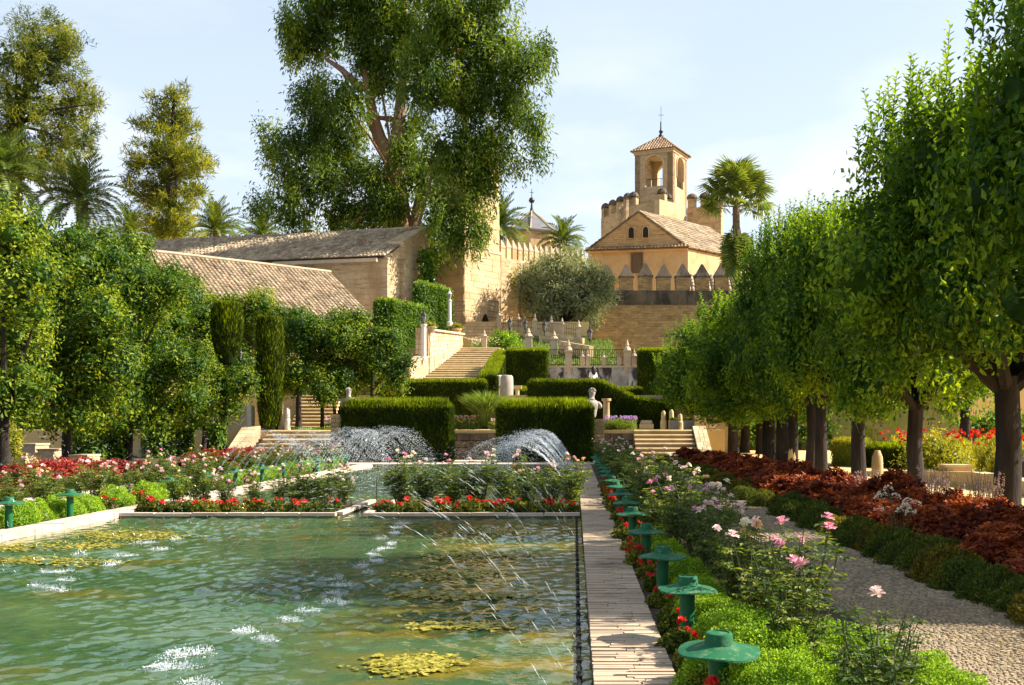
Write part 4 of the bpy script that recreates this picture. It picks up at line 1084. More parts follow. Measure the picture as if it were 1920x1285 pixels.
for i, (x, y) in enumerate(RL):
    desc = ["nearest green mushroom lamp, dark capped, at the bottom right", "sun bleached green mushroom lamp, second from the camera along the right pool walk"]
    lab = desc[i] if i < 2 else f"green mushroom lamp, {nth(i)} from the camera along the right pool walk"
    if i == 0: lamp0.location = (x, y, -.01); lamp0["label"] = lab; lamp0["group"] = "mushroom lamps along the right pool walk"
    else: dup(lamp0, (x, y, -.01 + rng.normal(0, .006)), rng.uniform(0, 6), label=lab, group="mushroom lamps along the right pool walk")
for o in [q for q in bpy.data.objects if q.name.startswith('mushroom_lamp')]: o.rotation_euler = (rng.normal(0, .018), rng.normal(0, .018), o.rotation_euler[2])
for i, y in enumerate(LLY):
    dup(lamp0, (-9.42, y, -.01), rng.uniform(0, 6), label=f"green mushroom lamp, {nth(i)} from the camera along the left pool edge", group="mushroom lamps along the left pool edge")

# ---- obelisk posts
def post_mesh(w, h):
    g = G(); g.box((0, 0, 0), (w, w, h * .58)); g.box((0, 0, h * .58), (w * 1.25, w * 1.25, h * .05))
    g.lathe([(w * .62, 0), (w * .42, h * .10), (w * .22, h * .13), (w * .30, h * .17), (w * .24, h * .2), (w * .07, h * .37)], (0, 0, h * .63), 8)
    return g.mesh("post", M['stone_pale'])
PM = {}
def post(px, y0, y1, Y, label, w=.38, group="carved stone posts on the terrace"):
    a, b = P(px, y1, Y), P(px, y0, Y); h = b[2] - a[2]; w = w * .82
    t = thing("stone_post", label, "stone post", a, group=group)
    g = G(); g.box((0, 0, -.3), (w, w, h * .55 + .3)); g.obj("shaft", M['stone_pale'], t)
    g = G(); g.box((0, 0, h * .55), (w * 1.3, w * 1.3, h * .06)); g.obj("capital", M['stone_pale'], t)
    g = G(); g.lathe([(w * .6, 0), (w * .42, h * .10), (w * .2, h * .14), (w * .30, h * .19), (w * .22, h * .24), (w * .06, h * .39)], (0, 0, h * .61), 8, sq=False); g.obj("finial", M['stone_pale'], t)
    return t
BL_ = [(936, 579, 612), (972, 588, 616), (984, 593, 618), (1003, 588, 622), (1034, 592, 625), (1054, 596, 628), (1085, 600, 634)]
for i, (px, a, b) in enumerate(BL_):
    post(px, a, b, 90.5 - i * .7, f"stone post with pointed finial on the rail below the olive, {nth(i)} from the tower", .42)
post(991, 615, 656, 77, "large stone post with a flared base standing alone behind the dark hedge block", .62)
post(1039, 621, 658, 76, "large stone post beside the descending grass ramp, right of the flared one", .6)
post(908, 618, 650, 79.8, "stout stone post at the head of the grand stairs where the rope ends", .42)
for i, (px, a, b, w) in enumerate([(1066, 637, 689, .55), (1092, 656, 689, .36), (1102, 655, 689, .32), (1132, 658, 689, .34), (1161, 661, 689, .34), (1176, 637, 689, .55), (1189, 654, 689, .40)]):
    post(px, a, b, 72.0, f"stone post set in the iron railing on the grey wall, {nth(i)} from the left", w)
t = thing("carved_block", "carved stone cube on the upper rail right of the olive trunk", "stone block", P(1046, 622, 87))
g = G(); g.box((0, 0, -.3), (.75, .6, .95)); g.obj("body", M['stone_pale'], t); g = G(); g.box((0, 0, .65), (.9, .75, .12)); g.obj("cap", M['stone_pale'], t)

def railing(name, label, a, b, h, n, mat=None, rails=(0.08, .5, 1.0), r=.018):
    a, b = np.array(a, float), np.array(b, float)
    t = thing(name, label, "railing", a)
    g = G(); g.tube([(0, 0, -.1), (0, 0, h)], r, 5); me = g.mesh("bar", mat or M['iron'])
    for i in range(n): link("bar", me, t, tuple((b - a) * i / (n - 1)))
    for f in rails:
        g = G(); g.tube([np.array([0, 0, h * f]), (b - a) + np.array([0, 0, h * f])], r * 1.3, 5); g.obj("rail", mat or M['iron'], t)
    return t
railing("iron_railing", "black iron railing between stone posts along the top of the grey wall", (-1.75, 72.0, 5.68), (4.15, 72.0, 5.68), 1.1, 44)
railing("iron_fence", "tall iron fence left of the stone tower doorway beside the white lamp", P(846, 607, 90.2), P(872, 607, 90.8), 1.9, 13, rails=(.05, .3, .55, .8, 1))
railing("iron_fence", "tall iron fence right of the stone tower doorway", P(915, 607, 91.2), P(934, 610, 91.0), 2.0, 10, rails=(.05, .3, .55, .8, 1))
railing("iron_railing", "thin iron handrail between the upper stone posts below the olive tree", P(940, 608, 90.5), P(1084, 629, 86.3), .9, 36, r=.014)
g = G()
a, b = P(866, 631, 80), P(905, 629, 79.8)
pts = [a + (b - a) * f - np.array([0, 0, .22 * math.sin(math.pi * f)]) for f in np.linspace(0, 1, 9)]
t = thing("rope_barrier", "pale rope hanging between the parapet and the post at the head of the grand stairs", "rope", a)
g.tube(pts, .035, 6); g.obj("rope", M['white_column'], t, world=True)

# ---- lamp posts
def lantern(t, z, s, off=(0, 0, 0), mat='iron'):
    o = np.array(off)
    g = G(); g.lathe([(.10 * s, 0), (.13 * s, .05 * s), (.10 * s, .10 * s)], o + [0, 0, z], 8); g.lathe([(.23 * s, .62 * s), (.27 * s, .66 * s), (.10 * s, .92 * s), (.05 * s, .96 * s), (.07 * s, 1.04 * s), (.01 * s, 1.22 * s)], o + [0, 0, z], 6)
    for k in range(6):
        a = k * math.pi / 3
        g.tube([o + [.12 * s * math.cos(a), .12 * s * math.sin(a), z + .1 * s], o + [.23 * s * math.cos(a), .23 * s * math.sin(a), z + .63 * s]], .014 * s, 4)
    l = g.obj("lantern", M[mat], t)
    g = G(); g.lathe([(.105 * s, .1 * s), (.215 * s, .62 * s)], o + [0, 0, z], 6); g.obj("pane", M['lantern_glass'], l)
b = P(794.5, 674, 71.5)
t = thing("lamp_column", "white marble column carrying a black lantern beside the grand stairs parapet", "lamp post", b)
g = G(); g.lathe([(.24, -.1), (.24, .12), (.17, .16), (.165, 2.2), (.22, 2.25), (.22, 2.36)], k=14); g.obj("column", M['white_column'], t, smooth=True)
lantern(t, 2.36, .85)
b = P(843, 607, 86)
t = thing("lamp_column", "slender white column with a pale lantern in front of the ivy block and tower fence", "lamp post", b)
g = G(); g.lathe([(.26, -.2), (.26, .1), (.15, .16), (.14, 1.75), (.19, 1.8), (.19, 1.9)], k=14); g.obj("column", M['white_column'], t, smooth=True)
lantern(t, 1.9, .75, mat='white_column')
b = P(975, 612, 93)
t = thing("street_lamp", "tall thin black lamp post against the brown rampart left of the olive tree", "street lamp", b)
g = G(); g.lathe([(.12, -.2), (.12, .3), (.05, .5), (.04, 3.0), (.06, 3.05)], k=8); g.obj("pole", M['iron'], t, smooth=True)
lantern(t, 3.05, 1.0)
def bracket_lamp(px, ytop, ybase, Y, label, s=.8):
    b = P(px, ybase, Y); h = (ybase - ytop) * Y / F
    t = thing("wall_lantern", label, "lantern", b, group="black lanterns on the terrace")
    g = G(); ph = max(.15, h - 1.2 * s); g.tube([(0, 0, -.2), (0, 0, ph)], .04, 6); g.obj("stem", M['iron'], t); lantern(t, ph, s)
bracket_lamp(956, 593, 622, 83, "black lantern rising out of the round green bush")
bracket_lamp(1021, 602, 626, 82, "black lantern between the two large stone posts on the bank")
bracket_lamp(1106, 610, 652, 80, "black lantern at the right end of the bank in front of the brick rampart", .95)
bracket_lamp(985, 598, 622, 86, "small black lantern just right of the round green bush")
bracket_lamp(450, 652, 700, 50, "black lantern half hidden in the orange trees between the two topiary columns", .5)

# ---- pots
def pot(px, y0, y1, Y, label, r, mat, plant):
    b = P(px, y1, Y); h = (y1 - y0) * Y / F
    t = thing("flower_pot", label, "flower pot", b)
    g = G(); g.lathe([(r * .55, 0), (r * .62, h * .1), (r * .95, h * .7), (r * 1.08, h * .74), (r * 1.08, h * .92), (r * .9, h * .95), (r * .85, h * .8)], k=16); g.obj("bowl", M[mat], t, smooth=True)
    g = G(); n = 260; c = rng.normal(size=(n, 3)) * [r * .4, r * .4, r * .22] + [0, 0, h * 1.1]; d = nrm(c - [0, 0, h * .8] + rng.normal(size=(n, 3)) * .2)
    g.leaves(c, d, rvec(rng, n) + [0, 0, 1], .2, .08, rng.random(n)); g.obj("plant", M[plant], t)
pot(808, 612, 624, 73.5, "wide pale bowl of orange flowers on the front pier of the stair parapet", .36, 'stone_pale', 'shrub_yellow')
pot(856, 615, 633, 79.8, "terracotta pot with a pale rim at the upper end of the stair parapet", .36, 'terracotta', 'shrub_yellow')

# ---- statues: torsos grown with a skin modifier
def skin_body(name, mat, verts, edges, parent=None, lv=2, **kw):
    me = bpy.data.meshes.new(name); me.from_pydata([v[:3] for v in verts], edges, []); me.materials.append(mat)
    o = link(name, me, parent, **kw)
    o.modifiers.new("skin", 'SKIN'); o.modifiers["skin"].use_smooth_shade = True
    sv = me.skin_vertices[0].data
    for i, v in enumerate(verts):
        sv[i].radius = v[3] if isinstance(v[3], tuple) else (v[3], v[3])
    sv[0].use_root = True
    s = o.modifiers.new("subdivision", 'SUBSURF'); s.levels = lv; s.render_levels = lv
    return o
def statue(px, ytop, ybase, Y, label, rz, tilt):
    b = P(px, ybase, Y); h = (ybase - ytop) * Y / F; k = h / 1.12
    t = thing("stone_statue", label, "statue", b, rz)
    v = [(0, 0, .0, (.17, .14)), (0, .0, .22, (.15, .125)), (0, .02, .48, (.19, .14)), (0, .01, .66, (.15, .12)), (tilt * .25, -.01, .76, .075), (tilt * .5, -.03, .86, .085), (tilt * .7, -.045, .98, .125), (tilt * .8, -.03, 1.06, .09),
         (.20, .01, .62, .085), (.27, .02, .52, .085), (.31, .03, .32, .065), (.30, -.04, .12, .055),
         (-.20, .01, .62, .085), (-.27, .02, .52, .08), (-.30, .04, .38, .065)]
    v = [(a * k * 1.2, b_ * k, c * k, (tuple(q * k * 1.2 for q in r) if isinstance(r, tuple) else r * k * 1.18)) for a, b_, c, r in v]
    e = [(0, 1), (1, 2), (2, 3), (3, 4), (4, 5), (5, 6), (6, 7), (2, 8), (8, 9), (9, 10), (10, 11), (2, 12), (12, 13), (13, 14)]
    skin_body("torso", M['statue'], v, e, t)
    # carved face and hair
    g = G(); hc = np.array([tilt * .86, -.065, .98]) * k
    g.lathe([(.028 * k, -.02 * k), (.018 * k, .05 * k)], hc + [0, -.125 * k, -.01 * k], 6)
    for s in (-1, 1): g.lathe([(.014 * k, -.012 * k), (.016 * k, .0), (.004, .012 * k)], hc + [s * .045 * k, -.115 * k, .03 * k], 6)
    g.tube([hc + [-.04 * k, -.118 * k, -.055 * k], hc + [0, -.128 * k, -.06 * k], hc + [.04 * k, -.118 * k, -.055 * k]], .011 * k, 5)
    g.obj("face", M['statue'], t, smooth=True)
    g = G(); n = 60; d = rvec(rng, n); d[:, 2] = abs(d[:, 2]) * .8; d[:, 1] = abs(d[:, 1]) * .9 - .12
    for q in nrm(d): g.lathe([(.001, -.02 * k), (.024 * k, 0), (.001, .02 * k)], hc + [0, .02 * k, .03 * k] + q * .135 * k, 5)
    g.obj("hair", M['statue'], t, smooth=True)
    return t
statue(1109, 729, 786, 51.0, "weathered stone torso with bowed head on the brick pedestal beside the right fountain hedge", R(200), -.05)
statue(654, 728, 776, 51.0, "weathered stone bust rising behind the left fountain hedge", R(160), .05)
t = block_wall("brick_pedestal", "brick and stone pedestal under the right-hand statue", "pedestal", [[0.66, 50.65, -.1], [1.40, 50.65, -.1], [1.40, 50.65, 1.98], [.66, 50.65, 1.98]], .75, 12, M['step'], bl=.36)
t = block_wall("brick_pedestal", "brick pedestal of the left-hand bust, at the left end of the fountain hedge", "pedestal", [[-11.6, 50.65, 1.0], [-10.5, 50.65, 1.0], [-10.5, 50.65, 2.2], [-11.6, 50.65, 2.2]], .75, 6, M['step'], bl=.36)
# ---- column pieces, small posts
b = P(950, 746, 61.3)
t = thing("column_stump", "thick broken white column drum standing in the gap between the two long hedges", "column", b)
g = G(); g.lathe([(.37, -.1), (.385, .2), (.375, .8), (.36, 1.18), (.30, 1.28), (.1, 1.30)], k=18)
V = g.V[0]; V += rng.normal(0, .008, V.shape); g.obj("drum", M['statue'], t, smooth=True)
b = P(936, 745, 63); t = thing("column_stump", "slimmer pale column piece half behind the thick white drum", "column", b)
g = G(); g.lathe([(.2, -.1), (.2, 1.25), (.15, 1.3)], k=14); g.obj("drum", M['white_column'], t, smooth=True)
for px, lab in ((933, "small ochre capital stump left of the white drum"), (970, "small ochre capital stump right of the white drum")):
    b = P(px, 737, 63); t = thing("small_column", lab, "column", b)
    g = G(); g.lathe([(.12, -.6), (.12, .25)], k=10); g.obj("shaft", M['step'], t); g = G(); g.box((0, 0, .25), (.5, .4, .18)); g.obj("capital", M['step'], t)
b = P(1137, 783, 54); t = thing("column_stump", "ochre sandstone column with a flat capital behind the right-hand statue", "column", b)
g = G(); g.lathe([(.20, -.3), (.17, -.1), (.155, .75), (.20, .84)], k=14); g.obj("shaft", M['step'], t, smooth=True); g = G(); g.lathe([(.24, .84), (.24, .96)], k=14); g.obj("capital", M['step'], t)
b = P(1212, 799, 56); t = thing("moulded_stone", "low moulded stone base lying on the sand above the right-hand steps", "column base", b)
g = G(); g.box((0, 0, -.15), (.72, .6, .25)); g.obj("plinth", M['step'], t); g = G(); g.lathe([(.32, .1), (.34, .17), (.30, .22), (.28, .3)], k=16); g.obj("moulding", M['stone_pale'], t, smooth=True)
for i, (px, y0, lab) in enumerate([(1244, 770, "ochre bollard at the left of the row beside the sand terrace"), (1275, 776, "stone bollard beside the dark green planters on the sand terrace"), (1259, 768, "slim leaning ochre bollard at the back of the row on the sand terrace")]):
    b = P(px, 800, 54.5); t = thing("bollard", lab, "bollard", b); h = (800 - y0) * 54.5 / F
    g = G(); g.lathe([(.16, -.2), (.16, h * .35), (.13, h * .4)], k=12); g.obj("base", M['step'], t); g = G(); g.lathe([(.12, h * .4), (.115, h * .85), (.05, h)], k=12); g.obj("shaft", M['step'], t, smooth=True)
for i, (px, lab) in enumerate([(1264, "dark green box planter between the ochre bollards"), (1291, "grey green box planter at the right end of the bollard row")]):
    b = P(px, 803, 54); t = thing("planter_box", lab, "planter", b)
    g = G(); g.box((0, 0, -.1), (.42, .42, .5)); g.obj("box", M['slate'], t); g = G(); n = 240
    c = np.c_[rng.uniform(-.2, .2, n), rng.uniform(-.2, .2, n), rng.uniform(.38, .5, n)]; g.leaves(c, rvec(rng, n) + [0, 0, .8], rvec(rng, n), .09, .04, rng.random(n)); g.obj("plant", M['cypress'], t)
t = block_wall("rubble_pier", "rough rubble pier at the right end of the sand terrace by the trunks", "pier", [[6.0, 53.4, 1.3], [7.2, 53.4, 1.3], [7.2, 53.4, 2.2], [6.0, 53.4, 2.2]], .6, 4, M['rubble'], bl=.35)
b = P(539, 800, 53.2); t = thing("bollard", "short white stone bollard on the grass beside the topiary column", "bollard", b)
g = G(); g.lathe([(.15, -.2), (.15, .35), (.12, .38), (.13, .8), (.05, .92)], k=12); g.obj("shaft", M['white_column'], t, smooth=True)
b = P(527, 800, 53.6); t = thing("stone_slab", "narrow upright ochre slab between the topiary column and the white bollard", "stone", b)
g = G(); g.box((0, 0, -.2), (.22, .2, 1.45), top=.85); g.obj("body", M['stone_pale'], t)
b = P(265, 852, 48); t = thing("marker_post", "squat stone post with a thin iron rod in the left scarlet bed", "post", b)
g = G(); g.lathe([(.17, -.3), (.17, .25), (.13, .3)], k=10); g.obj("base", M['stone_pale'], t); g = G(); g.tube([(0, 0, .3), (0, 0, 2.0)], .03, 6); g.obj("rod", M['iron'], t)
for px, py, lab in ((1486, 877, "pale stone marker between the trunks of the right-hand trees"), (1645, 905, "small ochre marker stone right of the nearest pair of trunks on the sand path")):
    b = P(px, py, 3400 / (py - 797)); t = thing("marker_stone", lab, "marker stone", b)
    g = G(); g.lathe([(.17, -.1), (.18, .3), (.16, .75), (.08, .95)], k=10); g.obj("body", M['step'], t, smooth=True)

# ---- the person behind the right-hand hedge
b = P(1112, 744, 67); b[2] = 3.4
t = thing("person", "person with long dark hair and a white top behind the right sloping hedge", "person", b, R(205))
k = 1.13
v = [(0, 0, .92, (.15, .11)), (0, 0, 1.08, (.13, .10)), (0, 0, 1.27, (.17, .11)), (0, .01, 1.42, (.10, .08)), (0, -.01, 1.50, .05), (0, -.03, 1.60, (.085, .10)), (0, -.02, 1.70, .07),
     (.17, 0, 1.38, .055), (.23, .02, 1.12, .042), (.22, -.10, .90, .032), (-.17, 0, 1.38, .055), (-.23, .02, 1.12, .042), (-.22, -.10, .90, .032),
     (.09, 0, .82, .095), (.10, -.01, .48, .062), (.10, .02, .10, .042), (.11, -.12, .04, .038), (-.09, 0, .82, .095), (-.10, -.01, .48, .062), (-.10, .02, .10, .042), (-.11, -.12, .04, .038)]
v = [(a * k, b_ * k, c * k, tuple(q * k for q in r) if isinstance(r, tuple) else r * k) for a, b_, c, r in v]
e = [(0, 1), (1, 2), (2, 3), (3, 4), (4, 5), (5, 6), (2, 7), (7, 8), (8, 9), (2, 10), (10, 11), (11, 12), (0, 13), (13, 14), (14, 15), (15, 16), (0, 17), (17, 18), (18, 19), (19, 20)]
skin_body("body", M['skin'], v, e, t)
def grow(idx, f): return [(*v[i][:3], tuple(q * f for q in (v[i][3] if isinstance(v[i][3], tuple) else (v[i][3],) * 2))) for i in idx]
skin_body("shirt", M['shirt'], grow([0, 1, 2, 3, 7, 8, 10, 11], 1.16), [(0, 1), (1, 2), (2, 3), (2, 4), (4, 5), (2, 6), (6, 7)], t)
skin_body("trousers", M['trousers'], grow([0, 13, 14, 15, 17, 18, 19], 1.14), [(0, 1), (1, 2), (2, 3), (0, 4), (4, 5), (5, 6)], t)
skin_body("hair", M['hair'], [(0, .02, 1.99, (.10, .12)), (0, .05, 1.84, (.15, .15)), (0, .11, 1.66, (.17, .11)), (0, .14, 1.42, (.15, .07))], [(0, 1), (1, 2), (2, 3)], t)
# ================================================================== HEDGES, TREES AND PLANTS
def hedge_geo(foot, z0, ztops, dens, L=.16, W=.035, fringe=1.0, seed=0, jitter=.035, round_leaf=False, bev=.16):
    """clipped hedge: dark bumpy body covered with small upright sprigs. foot = 4 points ccw, ztops = 4 heights"""
    r = np.random.default_rng(seed)
    foot = [np.array([*p, z0], float) for p in foot]
    top = [np.array([foot[i][0], foot[i][1], ztops[i]]) for i in range(4)]
    cen = np.mean(top, 0); low = [p - [0, 0, bev] for p in top]; ins = []
    for i in range(4):
        a_, b_ = nrm(top[(i + 1) % 4] - top[i]), nrm(top[(i - 1) % 4] - top[i]); ins.append(top[i] + (a_ + b_) * bev * .8)
    faces = [(foot[i], foot[(i + 1) % 4], low[(i + 1) % 4], low[i]) for i in range(4)] + [(ins[0], ins[1], ins[2], ins[3])] + [(low[i], low[(i + 1) % 4], ins[(i + 1) % 4], ins[i]) for i in range(4)]
    top = ins
    g = G()
    for fi, (a, b, c, d) in enumerate(faces):
        n = nrm(np.cross(b - a, d - a)); w, h = np.linalg.norm(b - a), np.linalg.norm(d - a)
        nu, nv = max(2, int(w / .5)), max(2, int(h / .5))
        U, Vv = np.meshgrid(np.linspace(0, 1, nu + 1), np.linspace(0, 1, nv + 1))
        p = ((1 - U)[..., None] * a + U[..., None] * b) * (1 - Vv)[..., None] + ((1 - U)[..., None] * d + U[..., None] * c) * Vv[..., None]
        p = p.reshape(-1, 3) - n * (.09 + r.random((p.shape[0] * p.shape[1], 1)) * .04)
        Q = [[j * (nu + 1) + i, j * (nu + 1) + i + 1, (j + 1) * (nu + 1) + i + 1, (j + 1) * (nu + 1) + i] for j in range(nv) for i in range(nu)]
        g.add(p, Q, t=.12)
        N = int(w * h * dens * (1.3 if fi == 4 else 1))
        u, v_ = r.random(N), r.random(N)
        q = ((1 - u)[:, None] * a + u[:, None] * b) * (1 - v_)[:, None] + ((1 - u)[:, None] * d + u[:, None] * c) * v_[:, None]
        q = q + n * r.uniform(-.09, jitter, (N, 1))
        if round_leaf: dr = n * .25 + r.normal(size=(N, 3)) * .5 + np.array([0, 0, -.25])
        else: dr = n * (.30 if fi != 4 else .1) + r.normal(size=(N, 3)) * .28 + np.array([0, 0, .9])
        ln = L * r.uniform(.6, 1.3, N)
        nn = n + r.normal(size=(N, 3)) * (.45 if round_leaf else .5)
        g.leaves(q, dr, nn, ln, W * r.uniform(.7, 1.3, N), r.uniform(0, .62, N) if fi < 4 else r.uniform(.55, 1, N))  # sides tinted darker for shade, tops lighter for the sun on them
    if fringe:
        a, b, c, d = top
        N = int(np.linalg.norm(b - a) * np.linalg.norm(c - b) * dens * .8 * fringe)
        u, v_ = r.random(N), r.random(N)
        q = ((1 - u)[:, None] * a + u[:, None] * b) * (1 - v_)[:, None] + ((1 - u)[:, None] * d + u[:, None] * c) * v_[:, None]
        g.leaves(q - [0, 0, .05], r.normal(size=(N, 3)) * .16 + [0, 0, 1], rvec(r, N), L * r.uniform(.8, 2.4, N) * fringe, W * .8, r.uniform(.7, 1, N))  # sun on the top sprigs is put into their pale tint
    return g
def hedge(label, foot, z0, zt, dens=420, mat='cypress', **kw):
    c = np.mean(foot, 0); t = thing("clipped_hedge", label, "hedge", (c[0], c[1], z0))
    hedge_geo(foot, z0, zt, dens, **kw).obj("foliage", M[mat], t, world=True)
    return t
def rect(x0, x1, y0, y1): return [(x0, y0), (x1, y0), (x1, y1), (x0, y1)]
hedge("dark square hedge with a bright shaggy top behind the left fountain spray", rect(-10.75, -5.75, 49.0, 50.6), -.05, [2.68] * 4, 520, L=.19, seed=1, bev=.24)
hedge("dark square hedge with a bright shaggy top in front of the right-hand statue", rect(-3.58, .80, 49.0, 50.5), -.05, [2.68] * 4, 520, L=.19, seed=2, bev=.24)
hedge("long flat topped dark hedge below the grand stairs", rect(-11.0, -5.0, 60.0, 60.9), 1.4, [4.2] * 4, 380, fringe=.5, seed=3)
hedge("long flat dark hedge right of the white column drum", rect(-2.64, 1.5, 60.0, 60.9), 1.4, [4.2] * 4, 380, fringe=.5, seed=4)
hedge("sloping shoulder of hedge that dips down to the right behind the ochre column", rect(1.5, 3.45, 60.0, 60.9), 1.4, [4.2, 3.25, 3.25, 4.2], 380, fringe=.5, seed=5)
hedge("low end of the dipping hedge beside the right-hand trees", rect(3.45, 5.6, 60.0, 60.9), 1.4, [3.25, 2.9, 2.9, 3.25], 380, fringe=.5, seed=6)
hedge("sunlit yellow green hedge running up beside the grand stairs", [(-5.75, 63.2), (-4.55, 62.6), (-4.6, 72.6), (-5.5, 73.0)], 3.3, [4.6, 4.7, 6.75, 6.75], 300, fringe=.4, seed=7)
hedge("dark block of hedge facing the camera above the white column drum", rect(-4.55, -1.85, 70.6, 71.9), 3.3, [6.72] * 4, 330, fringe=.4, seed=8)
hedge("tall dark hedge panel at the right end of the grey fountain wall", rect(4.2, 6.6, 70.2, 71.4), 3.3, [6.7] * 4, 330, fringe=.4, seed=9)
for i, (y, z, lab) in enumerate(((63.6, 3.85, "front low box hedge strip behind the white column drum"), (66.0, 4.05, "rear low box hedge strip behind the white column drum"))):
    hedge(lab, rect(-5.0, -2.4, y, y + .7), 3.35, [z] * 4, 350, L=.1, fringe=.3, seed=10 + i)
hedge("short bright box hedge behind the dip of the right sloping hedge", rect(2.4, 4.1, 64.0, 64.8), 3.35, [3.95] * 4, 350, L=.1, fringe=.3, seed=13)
# ivy clad blocks on the upper left
def rot_rect(c, w, d, a):
    ca, sa = math.cos(a), math.sin(a)
    return [(c[0] + x * ca - y * sa, c[1] + x * sa + y * ca) for x, y in ((-w / 2, -d / 2), (w / 2, -d / 2), (w / 2, d / 2), (-w / 2, d / 2))]
def ivy_block(label, foot, z0, z1, seed, dens=230):
    c = np.mean(foot, 0); t = thing("ivy_hedge", label, "hedge", (c[0], c[1], z0))
    hedge_geo(foot, z0, [z1] * 4, dens, L=.22, W=.15, fringe=0, seed=seed, jitter=.12, round_leaf=True).obj("foliage", M['ivy'], t, world=True)
ivy_block("lower ivy covered block with a dark front and sunlit side, below the barn buttress", [(-14.5, 77.5), (-13.35, 77.9), (-11.5, 83.0), (-13.6, 83.4)], 4.5, 10.85, 20)
ivy_block("taller ivy covered block left of the slender white lamp column", [(-12.6, 83.6), (-12.0, 83.9), (-10.15, 88.0), (-12.0, 88.4)], 7.0, 12.9, 21)
g = G()
n = 1500; c = np.c_[rng.uniform(-7.0, -2.6, n), 99.0 + rng.normal(0, .35, n), 15.3 + rng.normal(0, .35, n) * 1.0 - rng.random(n) ** 3 * 1.2]
t = thing("creeper", "creeper hanging over the raised end of the brown rampart beside the tower", "creeper", (-4.8, 99, 15))
g.leaves(c, rvec(rng, n) + [0, -.3, -.4], rvec(rng, n) + [0, -.5, .5], .32, .2, rng.random(n)); g.obj("foliage", M['shrub_yellow'], t, world=True)
n = 1100; g = G(); t = thing("creeper", "tall strip of bright creeper between the barn buttress and the stone tower", "creeper", (-12.9, 90, 12))
c = np.c_[-12.4 + rng.normal(0, .35, n), 89.5 + rng.normal(0, .3, n), rng.uniform(11.5, 16.5, n)]
g.leaves(c, rvec(rng, n) + [0, 0, -.6], rvec(rng, n) + [.5, -.5, .3], .4, .25, rng.random(n)); g.obj("foliage", M['ivy'], t, world=True)

# ---- topiary columns
def topiary(px0, px1, y0, y1, Y, label, seed, round_top):
    r = np.random.default_rng(seed); a, b = P((px0 + px1) / 2, y1, Y), P(px1, y0, Y); R0 = (px1 - px0) / 2 * Y / F; h = b[2] - a[2]
    t = thing("topiary_column", label, "topiary", a)
    g = G(); g.lathe([(R0 * .55, -.2), (R0 * .75, h * .15), (R0 * .92, h * .5), (R0 * .9, h * .85), (R0 * .7, h * .97), (R0 * .2, h * 1.0)], k=18, t=.1)
    N = 7500; z = r.random(N); ang = r.uniform(0, 2 * math.pi, N)
    rad = R0 * np.interp(z, [0, .15, .5, .85, .96, 1], [.6, .8, .97, .96, .82, .3 if round_top else .7]) * r.uniform(.9, 1.04, N)
    c = np.c_[np.cos(ang) * rad, np.sin(ang) * rad, z * h]; o = nrm(np.c_[np.cos(ang), np.sin(ang), np.zeros(N)])
    g.leaves(c, o * .25 + r.normal(size=(N, 3)) * .15 + [0, 0, 1], o * 1.3 + r.normal(size=(N, 3)) * .35, .24 * r.uniform(.6, 1.3, N), .045, r.random(N))
    N = 900; ang = r.uniform(0, 6.3, N); rad = R0 * .85 * np.sqrt(r.random(N)); c = np.c_[np.cos(ang) * rad, np.sin(ang) * rad, np.full(N, h * .98)]
    g.leaves(c, r.normal(size=(N, 3)) * .2 + [0, 0, 1], rvec(r, N), .25, .045, r.uniform(.5, 1, N))
    g.obj("foliage", M['cypress'], t); g = G(); g.tube([(0, 0, -.3), (0, 0, h * .3)], R0 * .3, 8); g.obj("trunk", M['bark'], t)
topiary(399, 453, 574, 672, 45.5, "left topiary cypress column, rounded, rising out of the orange trees", 31, True)
topiary(480, 531, 598, 802, 53.2, "right topiary cypress column, flat topped, standing on the grass", 32, False)

